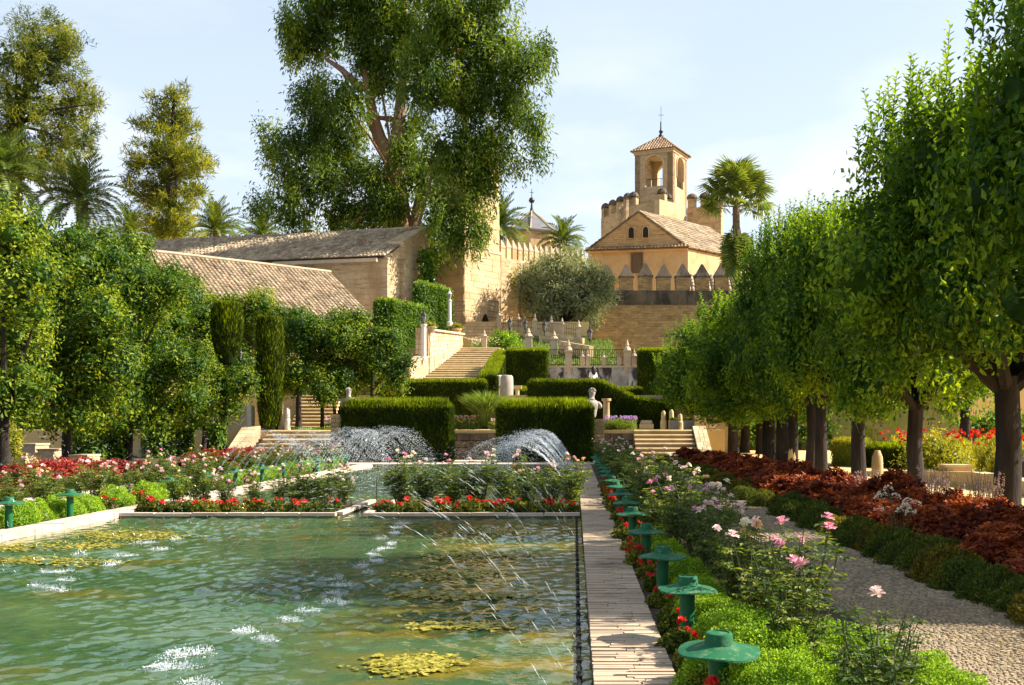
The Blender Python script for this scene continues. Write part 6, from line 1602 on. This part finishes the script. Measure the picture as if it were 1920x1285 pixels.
def rose_mesh(seed, h, spread, nstem, hi):
    r = np.random.default_rng(seed); gs, gl = G(), G(); tips = []
    for s in range(nstem):
        a = r.uniform(0, 6.28); rr = spread * math.sqrt(r.random()); hh = h * r.uniform(.55, 1.05)
        p0 = np.array([math.cos(a) * .05, math.sin(a) * .05, 0]); p3 = np.array([math.cos(a) * rr, math.sin(a) * rr, hh]); p1 = p0 + (p3 - p0) * .4 + [0, 0, hh * .12] + r.normal(0, .03, 3)
        p2 = p0 + (p3 - p0) * .75 + r.normal(0, .02, 3)
        path = np.array([p0, p1, p2, p3]); gs.tube(path, [.008, .007, .0055, .004], 5)
        tips.append(p3)
        nl = int(hh * (19 if hi else 15)); f = r.uniform(.18, .97, nl)
        for ff in f:
            q = np.array([np.interp(ff, [0, .4, .75, 1], path[:, k]) for k in range(3)]); aa = r.uniform(0, 6.28)
            d = np.array([math.cos(aa), math.sin(aa), r.uniform(-.15, .5)]); d = nrm(d); side = nrm(np.cross(d, [0, 0, 1.]))
            L = r.uniform(.040, .072) * (1 if hi else 1.3)
            e = q + d * L * 1.7; gs.tube([q, e], [.0022, .0016], 3, cap=False)
            cs = np.array([e, q + d * L * 1.05, q + d * L * 1.05, q + d * L * .35, q + d * L * .35])
            ds = np.array([d, d * .4 + side, d * .4 - side, d * .3 + side, d * .3 - side]) + [0, 0, -.25] + r.normal(0, .12, (5, 3))
            gl.leaves(cs, ds, np.tile([0, 0, 1.], (5, 1)) + r.normal(0, .35, (5, 3)), L * r.uniform(.85, 1.2, 5), L * .62, np.clip(r.uniform(.1, .8) + r.normal(0, .12, 5), 0, 1))
    return gs.mesh("stems", M['stem']), gl.mesh("foliage", M['rose_leaf']), tips
RH = [rose_mesh(600 + i, 1.0, .36, 13, True) for i in range(4)]
RLo = [rose_mesh(610 + i, 1.0, .40, 13, False) for i in range(4)]
CNAME = {'pink': "pink", 'pale': "pale pink", 'cream': "cream", 'apricot': "apricot"}
def rose(x, y, sc, rz, colour, nb, label, group, hi, seed, z=-.04):
    r = np.random.default_rng(seed); ms, mf, tips = (RH if hi else RLo)[seed % 4]
    t = thing("rose_bush", label, "rose bush", (x, y, z), rz, group, sc)
    link("stems", ms, t); link("foliage", mf, t)
    order = sorted(range(len(tips)), key=lambda i: -tips[i][2])
    for i in order[:nb]:
        m = (BLM if hi else BLF)[colour if r.random() > .3 else ('pale' if colour != 'pale' else 'cream')]
        link("blossom", m[i % 2], t, tuple(tips[i] + [0, 0, .004]), (r.normal(0, .35), r.normal(0, .35), r.uniform(0, 6)), r.uniform(.65, 1.1) / (sc if np.isscalar(sc) else sc[0]))
    return t
NB = [(1.55, 4.35, .60, 'cream', 4), (1.95, 4.5, .55, 'pale', 4), (1.60, 5.7, .80, 'pink', 1), (1.82, 6.2, .70, 'cream', 0), (1.48, 7.0, .85, 'pink', 2), (1.72, 7.9, 1.0, 'pink', 3), (1.5, 8.4, .85, 'pink', 2), (1.8, 9.0, .78, 'pink', 2),
      (1.5, 9.5, .9, 'pale', 3), (1.85, 10.3, .75, 'apricot', 2), (1.55, 10.9, .9, 'cream', 4), (1.9, 11.6, .95, 'pale', 4), (1.55, 12.3, .85, 'pink', 4), (1.9, 13.0, 1.0, 'cream', 4), (1.55, 13.8, .95, 'pink', 4)]
for i, (x, y, s, c, nb) in enumerate(NB):
    x = x if y < 6.5 else min(x, 1.68)
    lab = ["small cream rose bush at the bottom edge left of the path", "small pale pink rose bush at the bottom right corner", "dark leaved rose with a long bare shoot over the path, nearest of the big ones", "dark rose bush without blooms beside the near lime mound"][i] if i < 4 else f"{CNAME[c]} flowered leggy rose bush, {nth(i - 4)} behind the dark flowerless one in the right bed"
    rose(x, y, s, rng.uniform(0, 6), c, nb, lab, "rose bushes in the right bed", True, 700 + i)
yy = 14.6; i = 0
cols = ['pale', 'cream', 'pink', 'pale', 'apricot']
while yy < 49.5:
    for x in (1.36, 1.74):
        c = cols[(i * 7 + 3) % 5]
        rose(x + rng.normal(0, .14), yy + rng.normal(0, .2), rng.uniform(.85, 1.2), rng.uniform(0, 6), c, int(rng.integers(0, 4)), f"{CNAME[c]} rose bush, {'pool' if x < 1.5 else 'path'} side of right bed, {nth(i // 2)} beyond the near ones", "rose bushes in the right bed", False, 800 + i); i += 1
    yy += 1.05 if yy < 26 else 1.35
# cross bed between the pools
i = 0
for x in [-8.3, -7.7, -7.1, -6.5, -5.9, -5.3, -4.9, -3.75, -3.2, -2.7, -2.1, -1.55, -1.0, -.5, -.05]:
    for dy in (0, 1.05):
        c = cols[(i * 3) % 5]
        tall = x > -4.2
        rose(x + rng.normal(0, .08), 22.2 + dy + rng.normal(0, .15), rng.uniform(.68, 1.1) * (1.12 if tall else .86), rng.uniform(0, 6), c, int(rng.integers(1, 5)), f"{CNAME[c]} rose bush, {'rear' if dy else 'front'} line of cross bed {'right' if x > -4.3 else 'left'} of channel, {nth(i // 2 if x < -4.3 else i // 2 - 7)} from left", "rose bushes in the cross bed", False, 900 + i); i += 1
# left rose borders
i = 0; yy = 18.3
while yy < 49.5:
    for x in (-10.45, -10.95):
        c = cols[(i * 2 + 1) % 5]
        rose(x + rng.normal(0, .12), yy + rng.normal(0, .25), rng.uniform(.68, .95), rng.uniform(0, 6), c, int(rng.integers(1, 5)), f"{CNAME[c]} rose bush, {'pool' if x > -10.7 else 'path'} side of left border, {nth(i // 2)} from the camera", "rose bushes in the left border", False, 1000 + i); i += 1
    yy += 1.15 if yy < 30 else 1.5
i = 0
for yy in np.arange(23.5, 49.5, 1.9):
    c = cols[(i * 2) % 5]
    rose(-13.5 + rng.normal(0, .15), yy, rng.uniform(.7, .95), rng.uniform(0, 6), c, 1, f"{CNAME[c]} rose bush beyond the left garden path, {nth(i)} from the near end", "rose bushes beyond the left path", False, 1100 + i); i += 1

# red begonias: kerb of the cross bed and the strip behind the right lamps
beg_l = [mound_geo(.15, .15, .17, 260, .06, .045, 460 + i, .3).mesh("foliage", M['edging']) for i in range(3)]
beg_h = [mound_geo(.14, .14, .16, 700, .04, .03, 464 + i, .3).mesh("foliage", M['edging']) for i in range(2)]
beg_b = [far_blossom('red', 470 + i, .055) for i in range(3)]
def begonia(x, y, label, group, hi=False, nb=5):
    t = thing("red_begonia", label, "flower", (x, y, -.04), rng.uniform(0, 6), group, rng.uniform(.85, 1.2))
    link("foliage", (beg_h if hi else beg_l)[rng.integers(2)], t)
    for k in range(nb):
        a = rng.uniform(0, 6.3); rr = .12 * math.sqrt(rng.random())
        link("blossom", beg_b[k % 3], t, (math.cos(a) * rr, math.sin(a) * rr, .15 + rng.uniform(0, .09)), (rng.normal(0, .4), rng.normal(0, .4), a), rng.uniform(.5, .85) if hi else rng.uniform(.55, .95))
i = 0
for x in np.concatenate([np.arange(-8.6, -4.75, .14), np.arange(-3.9, .05, .15)]):
    right = x > -4.3
    begonia(x + rng.normal(0, .04), 20.9 + rng.uniform(0, .75), f"red begonia clump along the {'right' if right else 'left'} kerb of the cross bed, {nth(i if not right else i - 28)} from the left", "red begonias along the cross bed kerb", nb=int(rng.integers(2, 7)) if rng.random() > .22 else 0); i += 1
i = 0; yy = 5.1
while yy < 30:
    begonia(.86 + rng.normal(0, .04) if i % 2 else .80 + rng.normal(0, .03), yy, f"red begonia beside the right pool walk, {nth(i)} from the near end", "red begonias beside the right pool walk", hi=yy < 14, nb=int(rng.integers(2, 6)))
    yy += rng.uniform(.5, 1.0); i += 1
i = 0
for yy in np.arange(17.4, 44, 1.55):
    begonia(-9.62, yy, f"red begonia tucked among the left lime mounds, {nth(i)} from the near end", "red begonias along the left pool edge", nb=3); i += 1

# wire plant supports in the cross bed
for i, (x, y, lab) in enumerate([(-6.0, 22.9, "rusty wire plant frame in the left half of the cross bed"), (-4.95, 22.4, "rusty wire plant frame beside the little channel"), (-3.95, 22.6, "thin wire frame at the left end of the right half of the cross bed")]):
    t = thing("plant_frame", lab, "plant support", (x, y, -.04)); w = .5
    for sx in (-w, w):
        g = G(); g.tube([(sx * .5, 0, -.05), (sx * .5, 0, .62)], .010, 5); g.obj("stake", M['wire'], t)
    for z in (.36, .61):
        g = G(); g.tube([(-w * .5, 0, z), (w * .5, 0, z)], .009, 5); g.obj("crossbar", M['wire'], t)

# silvery pink spikes, tall white umbels
def spikes(x, y, label, seed, n=34, h=.85):
    r = np.random.default_rng(seed); t = thing("spike_plant", label, "flowering plant", (x, y, -.04)); gs, gl = G(), G()
    for k in range(n):
        b = np.r_[r.normal(0, .16, 2), 0]; tip = b + np.r_[r.normal(0, .12, 2), h * r.uniform(.65, 1.05)]
        gs.tube([b, tip], [.006, .004], 4); m = 22; f = r.uniform(.5, 1, m); c = b + (tip - b) * f[:, None]
        gl.leaves(c, rvec(r, m) + [0, 0, .4], rvec(r, m), .035, .025, r.random(m))
    gs.obj("stems", M['stem'], t); gl.obj("flower_spikes", M['spike'], t)
spikes(6.9, 20.4, "left clump of silvery pink flower spikes behind the dark red bushes", 1, 46, .95); spikes(7.3, 18.9, "right clump of silvery pink flower spikes, nearer the thick trunk", 2, 40, .9); spikes(6.3, 22.5, "small far clump of silvery pink spikes under the citrus trees", 3, 26, .8)
r = np.random.default_rng(77); t = thing("umbel_plant", "tall pale flowering plant with grassy leaves between the path edging and the dark red bushes", "flowering plant", (4.35, 14.3, -.04)); gs, gl, gf = G(), G(), G()
for k in range(12):
    a = r.uniform(0, 6.3); tip = np.array([math.cos(a) * r.uniform(.1, .4), math.sin(a) * .3, r.uniform(.5, .85)]); gs.tube([(0, 0, 0), tip * [.4, .4, .6], tip], [.008, .006, .004], 4)
    m = 26; dd = rvec(r, m); dd[:, 2] = abs(dd[:, 2]); gf.leaves(tip + dd * .055, dd, rvec(r, m), .028, .022, r.random(m))
m = 120; a = r.uniform(0, 6.3, m); gl.leaves(np.c_[r.normal(0, .08, (m, 2)), np.zeros(m)], np.c_[np.cos(a) * .5, np.sin(a) * .5, np.ones(m)], rvec(r, m), r.uniform(.25, .5, m), .018, r.random(m))
gs.obj("stems", M['stem'], t); gl.obj("leaves", M['reed'], t); gf.obj("umbels", M['cream'], t, kind='stuff')

# grassy plant and small flowers on the first terrace
def grass_clump(name, label, loc, n, h, spread, mat, seed, W=.05):
    r = np.random.default_rng(seed); t = thing(name, label, "plant", loc); g = G(); a = r.uniform(0, 6.3, n); s = r.random(n) ** .7
    b = np.c_[np.cos(a) * spread * .25 * s, np.sin(a) * spread * .25 * s, np.zeros(n)]; hh = h * r.uniform(.4, .8, n)
    d = np.c_[np.cos(a) * spread * s, np.sin(a) * spread * s, np.full(n, h)]; d = nrm(d)
    g.leaves(b, d, np.c_[-np.cos(a), -np.sin(a), np.ones(n)], hh, W, r.random(n), mid=.6); 
    d2 = d + np.c_[np.cos(a) * .7, np.sin(a) * .7, np.full(n, -.35)]
    g.leaves(b + d * (hh * .93)[:, None], d2, np.c_[-np.cos(a) * .3, -np.sin(a) * .3, np.ones(n)], hh * .6, W, r.random(n), mid=.2); g.obj("leaves", M[mat], t)
    return t
grass_clump("reed_clump", "bushy pale green grassy plant in the gap between the two fountain hedges", P(912, 800, 55), 1500, 1.9, 1.1, 'reed', 5, .045)
grass_clump("lavender_clump", "purple flowered clump beside the right-hand pedestal", P(1160, 806, 53.2), 420, .7, .9, 'reed', 6, .03)
def flower_patch(label, x0, x1, y, z, n, mats, seed, h=.5, depth=.9):
    r = np.random.default_rng(seed); t = thing("flower_patch", label, "flowers", ((x0 + x1) / 2, y, z)); W = x1 - x0
    g = G(); m = n * 7; g.leaves(np.c_[r.uniform(-W / 2, W / 2, m), r.uniform(-depth / 2, depth / 2, m), r.uniform(0, h * .7, m)], rvec(r, m) + [0, 0, .8], rvec(r, m), .16, .05, r.random(m)); g.obj("foliage", M['reed'], t)
    for mi, mt in enumerate(mats):
        g = G(); k = n // len(mats)
        for q in range(k):
            c = np.array([r.uniform(-W / 2, W / 2), r.uniform(-depth / 2, depth / 2), r.uniform(h * (.45 + .3 * (mi == 0)), h)]); dd = rvec(r, 8); dd[:, 2] = abs(dd[:, 2])
            g.leaves(np.tile(c, (8, 1)), dd, rvec(r, 8), .07, .05, r.random(8))
        g.obj("blossoms", M[mt], t, kind='stuff')
flower_patch("pink over yellow flowers between the two fountain hedges, left of the grassy plant", -6.6, -4.9, 55, 1.42, 150, ['mauve', 'yellow', 'yellow'], 11, .75)
flower_patch("pink and yellow flowers just right of the grassy plant", -4.35, -3.4, 54.6, 1.42, 80, ['mauve', 'yellow'], 12, .6)
flower_patch("purple flowers beside the right-hand statue pedestal", 1.5, 3.1, 53.6, 1.42, 150, ['mauve', 'mauve'], 13, .72)
flower_patch("pinkish flowers in front of the narrow shaded steps", -12.6, -11.5, 54, 1.42, 70, ['pale', 'mauve'], 14, .7)
flower_patch("red flowers at the head of the narrow shaded steps", -16, -13, 62.2, 3.4, 110, ['red', 'red'], 15, .6)
flower_patch("green and white planting behind the rope at the head of the grand stairs", -8.2, -5.4, 84.5, 7.45, 240, ['cream', 'cream'], 16, 1.0, 5)
t = thing("round_bush", "round bright green bush below the tower, in front of the upper rail", "bush", (-5.6, 83.5, 7.4))
crown_geo([((0, 0, .9), (1.15, 1.1, .85)), ((-.5, -.2, .8), .7), ((.6, 0, .8), .7)], 24, .2, .1, 61, nclump=26, sig=(.16, .16, .16))[0].obj("foliage", M['lime'], t)
g = G(); n = 9000; c = np.c_[rng.uniform(-5.2, 3.0, n), rng.uniform(73.0, 88, n), np.zeros(n)]; c[:, 2] = 5.3 + (c[:, 1] - 72.3) / 18.7 * 4.0
g.leaves(c, rng.normal(size=(n, 3)) * .5 + [0, 0, 1], rvec(rng, n), rng.uniform(.15, .45, n), .07, rng.random(n)); g.obj("bank_grass", M['reed'], kind='stuff')
# small lawn by the left-hand steps
g = G(); n = 9000; c = np.c_[rng.uniform(-15.9, -11.6, n), rng.uniform(53.5, 56.0, n), np.full(n, 1.44)]
g.leaves(c, rng.normal(size=(n, 3)) * .5 + [0, 0, 1], rvec(rng, n), rng.uniform(.08, .2, n), .03, rng.random(n)); g.obj("lawn_grass", M['lime'], kind='stuff')

# ivy columns and shade plants under the left trees
for i, (px, Y, y0, y1, w, lab) in enumerate([(165, 41, 795, 875, .55, "ivy clad pillar just right of the nearest left trunk"), (212, 43, 790, 872, .6, "ivy clad pillar in the middle of the dark gap under the left trees"), (297, 47, 790, 858, .6, "ivy clad pillar right of the marker post under the left trees"), (340, 50, 795, 850, .5, "dark ivy clump left of the thin forked trunk"), (405, 51, 790, 852, .4, "sunlit green shrub right of the thin forked trunk")]):
    b, tp = P(px, y1, Y), P(px, y0, Y); t = thing("ivy_pillar", lab, "ivy", b, group="ivy pillars under the left trees"); h = tp[2] - b[2]; n = 1100
    a = rng.uniform(0, 6.3, n); rr = w * (.75 + .35 * rng.random(n)); g = G(); g.lathe([(w * .7, -.3), (w * .75, h * .5), (w * .6, h)], k=10, t=.05)
    g.leaves(np.c_[np.cos(a) * rr, np.sin(a) * rr, rng.uniform(-.1, h, n)], np.c_[np.cos(a) * .4, np.sin(a) * .4, -.6 * np.ones(n)] + rng.normal(size=(n, 3)) * .35, np.c_[np.cos(a), np.sin(a), .4 * np.ones(n)], .2, .12, rng.random(n)); g.obj("foliage", M['ivy'], t)
t = thing("shaded_wall", "dark hedge wall far under the left orange trees", "hedge", (-24, 50, .2))
hedge_geo([(-40, 56), (-17.8, 56), (-17.8, 57), (-40, 57)], .2, [2.6] * 4, 40, L=.25, W=.14, fringe=0, seed=70, round_leaf=True).obj("foliage", M['ivy'], t, world=True)
b = P(14, 850, 34); t = thing("yellow_bush", "yellow green bush at the left edge of the photo under the orange tree", "bush", b)
crown_geo([((0, 0, .3), (.36, .36, .55))], 22, .13, .06, 62, nclump=260, sig=(.08, .08, .08))[0].obj("foliage", M['shrub_yellow'], t)

# right-hand garden beyond the trunks
hedge("low curved clipped hedge on the sand path, left part seen between two trunks", [(10.7, 44.5), (11.7, 43.4), (12.6, 45.0), (11.4, 46.0)], -.05, [1.08] * 4, 420, L=.13, fringe=.3, seed=81, mat='shrub_yellow')
hedge("low curved clipped hedge on the sand path, right part beside the yellow green shrub", [(11.7, 43.2), (13.6, 40.8), (14.6, 42.0), (12.7, 44.9)], -.05, [.88] * 4, 420, L=.13, fringe=.3, seed=82, mat='cypress')
t = thing("round_bush", "small clipped dome bush behind the low curved hedge", "bush", (12.6, 46.5, 0)); link("foliage", mound_geo(.6, .5, 1.55, 2600, .11, .035, 83, .6).mesh("foliage", M['shrub_yellow']), t)
t = thing("yellow_shrub", "large sunlit yellow green shrub behind the third trunk from the right", "shrub", (12.4, 37.5, 0))
crown_geo([((0, 0, .65), (.9, .8, .75)), ((-.6, -.2, .5), .65), ((.75, .1, .55), .7), ((.2, -.2, 1.0), .5)], 24, .13, .055, 84, nclump=40, sig=(.14, .14, .16), fill=.6)[0].obj("foliage", M['shrub_yellow'], t)
r = np.random.default_rng(90)
zin_b = [far_blossom('red', 480 + i, .09) for i in range(2)]; zin_l = [mound_geo(.45, .45, .95, 700, .14, .05, 486 + i, .8, (.3, 1)).mesh("foliage", M['shrub_yellow']) for i in range(2)]
for i in range(30):
    y = r.uniform(36, 58); x = y * r.uniform(.30, .43)
    t = thing("zinnia", f"tall red flowered garden plant beyond the right-hand trunks, {nth(i)} of the patch", "flower", (x, y, -.02), r.uniform(0, 6), "red flowers beyond the right-hand trees", r.uniform(.9, 1.3)); link("foliage", zin_l[i % 2], t)
    for k in range(4): link("blossom", zin_b[k % 2], t, (r.normal(0, .25), r.normal(0, .25), .95 + r.uniform(0, .3)), (r.normal(0, .3), r.normal(0, .3), 0))
for i in range(9):
    x = 11 + i * 4.4; t = thing("background_shrub", f"dark glossy shrub of the far hedge beyond the right-hand trees, {nth(i)} from the left", "shrub", (x, 74 + r.normal(0, 1.0), -.02), 0, "dark shrubs behind the right-hand garden")
    if i == 0: bgm = [crown_geo([((0, 0, 1.3), (2.3, 1.3, 1.5)), ((-1.2, 0, 1.2), 1.2), ((1.2, 0, 1.3), 1.3)], 22, .26, .13, 91 + j, nclump=9, sig=(.25, .25, .25))[0].mesh("foliage", M['citrus']) for j in range(2)]
    link("foliage", bgm[i % 2], t)
g = G(); t = thing("garden_tree", "thin trunked tree standing among the red flowers beyond the right-hand row", "tree", (17.2, 47, 0))
lb = [((0, 0, 4.5), (2.2, 2.2, 1.8)), ((-1.4, 0, 3.8), 1.4), ((1.4, .4, 4.0), 1.4)]
g, r_ = crown_geo(lb, 22, .2, .1, 95, nclump=9); g.obj("crown", M['orange'], t); g = G(); limbs(g, (0, 0, 0), (0, 0, 2.6), [l[0] for l in lb], .24, r_); g.obj("trunk", M['bark'], t, smooth=True)
# ================================================================== FLOATING PLANTS, JETS, SPLASHES
def lily_patch(px, py, rx, ry, label, n):
    Y = 1.8 * F / (py - VPY); rx *= 1.25; ry *= 1.5; n *= 2; c = np.array([(px - VPX) * Y / F, Y, WZ + .012])
    t = thing("floating_plants", label, "water plant", c, group="floating leaves on the front pool"); r = np.random.default_rng(int(px + py))
    g = G(); k = 6; cl = [(r.uniform(-.8, .8) * rx, r.uniform(-.7, .7) * ry) for _ in range(7)]
    for i in range(n):
        k5 = int(r.integers(len(cl))); x, y = cl[k5][0] + r.normal(0, rx * .28), cl[k5][1] + r.normal(0, ry * .38); R1 = r.uniform(.015, .045)
        b = r.uniform(0, 6.3); ang = b + np.linspace(.25, 6.0, k); z = r.uniform(0, .008)
        V = np.vstack([[x, y, z], np.c_[x + np.cos(ang) * R1, y + np.sin(ang) * R1, z + r.normal(0, .004, k)]])
        g.add(V, T=[[0, j, j + 1] for j in range(1, k)], t=r.random())
    g.obj("leaves", M['lily'], t, kind='stuff')
lily_patch(215, 1003, 1.1, .55, "long yellow green mat of floating leaves near the left pool edge", 420)
lily_patch(90, 1025, .8, .35, "ragged mat of floating leaves closest to the left pool edge", 220)
lily_patch(40, 1053, .9, .28, "floating leaves mat cut by the left edge of the photo", 240)
for px, py, rx, ry, lab, n in [(905, 997, .65, .35, "farthest floating leaf mat of the right-hand column", 190), (890, 1046, .55, .28, "second farthest floating leaf mat of the right-hand column", 200), (872, 1078, .58, .22, "floating leaf mat in the middle of the right-hand column", 200), (868, 1118, .5, .18, "second nearest floating leaf mat of the right-hand column", 180), (850, 1175, .38, .12, "thin strip of floating leaves before the nearest mat", 90), (752, 1247, .38, .2, "nearest floating leaf mat at the bottom of the pool", 260)]:
    lily_patch(px, py, rx, ry, lab, n)

# black hose with nozzles along the right-hand wall
hp = thing("nozzle_pipe", "black water pipe with a row of nozzles just inside the right pool walk", "pipe", (.03, 5, WZ))
g = G(); g.tube([(0.0, y - 5, .012 + .004 * math.sin(y * 3)) for y in np.arange(-3, 46.6, .8)], .016, 6); g.obj("pipe", M['pipe'], hp)
g = G(); g.lathe([(.022, 0), (.024, .03), (.012, .035), (.010, .06)], k=8); nm_ = g.mesh("nozzle", M['pipe'])
for y in np.arange(5.5, 20.4, .5): link("nozzle", nm_, hp, (0.0, y - 5, .012))

def jet_mesh(seed, dirx, n, span=2.85, peak=1.5, thin=1.0):
    r = np.random.default_rng(seed); g = G()
    t = r.random(n) ** .85; z = 4 * peak * t * (1 - t)
    vx, vz = span * dirx, 4 * peak * (1 - 2 * t)
    s = .006 + .085 * t ** 1.3
    c = np.c_[dirx * span * t + r.normal(size=n) * s, r.normal(size=n) * s * 1.3, z + r.normal(size=n) * s]
    d = np.c_[np.full(n, vx), r.normal(0, .25, n), vz]
    g.drops(c, d, r.uniform(.018, .055, n) * (1 + 1.2 * (t < .35)), r.uniform(.004, .0105, n) * thin)
    m = 34 if thin > .6 else 3; tt = np.linspace(.0, .34, m)
    g.drops(np.c_[dirx * span * tt + r.normal(0, .004, m), r.normal(0, .004, m), 4 * peak * tt * (1 - tt)], np.c_[np.full(m, vx), np.zeros(m), 4 * peak * (1 - 2 * tt)], .085, .008 * thin)
    return g.mesh("water_drops", M['spray'])
JR = [jet_mesh(i, -1, 90, thin=.34) for i in range(4)]; JL = [jet_mesh(10 + i, 1, 45, thin=.4) for i in range(4)]
JF_R = [jet_mesh(20 + i, -1, 360, thin=.74) for i in range(3)]; JF_L = [jet_mesh(24 + i, 1, 360, thin=.74) for i in range(3)]
def jet(x, y, me, label, group, sc):
    t = thing("water_jet", label, "water jet", (x, y, WZ), rng.normal(0, .05), group, sc); link("drops", me, t, kind="stuff")
ys = list(np.arange(6.0, 20.3, .95)) + list(np.arange(24.8, 46.2, .6))
for i, y in enumerate(ys):
    f = y > 22
    jet(0.02, y, (JF_R if f else JR)[i % 3], "thin jet of water arching from the right edge over the far pool" if f else f"thin water jet from the right edge over the near pool, {nth(i)} from the camera", "right-hand jets over the far pool" if f else "right-hand jets over the near pool", (1, 1, rng.uniform(.86, 1.08)))
    if y > 9:
        jet(-8.75, y + .3, (JF_L if f else JL)[i % 3], "thin jet of water arching from the left edge over the far pool" if f else f"thin water jet from the left edge over the near pool, {nth(max(0, i - 4))} from the camera", "left-hand jets over the far pool" if f else "left-hand jets over the near pool", (1, 1, rng.uniform(.9, 1.15)))
# the thick curtain of drops at the far end
def curtain(label, x0, x1, y, hpk, n, seed):
    r = np.random.default_rng(seed); t = thing("fountain_spray", label, "fountain", ((x0 + x1) / 2, y, WZ)); g = G(); W = x1 - x0
    u = r.random(n); x = (u - .5) * W; top = hpk * np.sqrt(np.clip(1 - ((u - .5) * 2) ** 2, 0, 1)); z = top * (1 - r.random(n) ** 1.6)
    g.drops(np.c_[x, r.normal(0, .5, n), z], np.c_[x * .6, r.normal(0, .3, n), -.6 - r.random(n)], r.uniform(.02, .06, n), r.uniform(.008, .016, n)); g.obj("drops", M['spray'], t, kind='stuff')
curtain("rounded spray of drops at the left far corner of the second pool", -10.0, -8.0, 45.6, 1.65, 1500, 1)
curtain("broad veil of drops across the right far end of the second pool", -4.8, -.2, 45.5, 1.35, 2600, 2)
curtain("small arc of drops above the left fountain hedge", -10.0, -8.0, 56.0, 1.2, 500, 3).__class__
curtain("small arc of drops left of the right-hand statue", -.55, .55, 56.0, 1.3, 500, 4)
for o in bpy.data.objects:
    if o.get("label", "").startswith("small arc of drops"): o.location.z = 1.5

def splash_mesh(seed):
    r = np.random.default_rng(seed); g = G(); n = 90
    a = r.uniform(0, 6.3, n); q = np.sqrt(r.random(n)); c = np.c_[np.cos(a) * .17 * q, np.sin(a) * .17 * q, r.random(n) ** 3 * .07]
    g.drops(c, np.c_[np.cos(a) * .5, np.sin(a) * .5, np.ones(n)], r.uniform(.012, .035, n), r.uniform(.005, .010, n))
    k = 16; a = r.uniform(0, 6.3, k); b = np.c_[np.cos(a) * .10, np.sin(a) * .10, np.zeros(k)]; h = r.uniform(.02, .06, k)
    g.drops(b + np.c_[np.cos(a) * .02, np.sin(a) * .02, h / 2], np.c_[np.cos(a) * .4, np.sin(a) * .4, np.ones(k)], h * 1.2, .008)
    n = 160; a = r.uniform(0, 6.3, n); q = r.random(n) ** .6; g.drops(np.c_[np.cos(a) * .26 * q, np.sin(a) * .26 * q, np.full(n, .001)], np.c_[-np.sin(a), np.cos(a), np.zeros(n)], r.uniform(.012, .04, n), .007)
    return g.mesh("splash", M['spray'])
SP = [splash_mesh(i) for i in range(4)]
spl = [(335, 1226), (380, 1226), (320, 1252), (300, 1252), (370, 1284), (500, 1199), (460, 1184), (545, 1162), (580, 1145), (628, 1131), (625, 1115), (640, 1098), (630, 1088), (690, 1074), (680, 1062), (705, 1052), (700, 1040), (720, 1030), (735, 1020), (715, 1010), (740, 1000), (745, 990), (755, 982), (110, 1105), (75, 1100), (125, 1088), (90, 1073), (120, 1073), (210, 1058), (150, 1040), (235, 1042), (300, 1030), (270, 1018), (330, 1012)]
for i, (px, py) in enumerate(spl):
    Y = 1.8 * F / (py - VPY); left = px < 341 and py < 1110
    t = thing("water_splash", f"white splash near the left pool edge, {nth(i - 23)} counted away from the camera" if left else f"white splash in the diagonal line across the near pool, {nth(i)} counted away from the camera", "splash", ((px - VPX) * Y / F, Y, WZ + .004), rng.uniform(0, 6), "left splashes on the near pool" if left else "right splashes on the near pool", (rng.uniform(.6, 1.0), rng.uniform(.4, .6), rng.uniform(.5, .85))); link("splash_drops", SP[i % 4], t, kind="stuff")
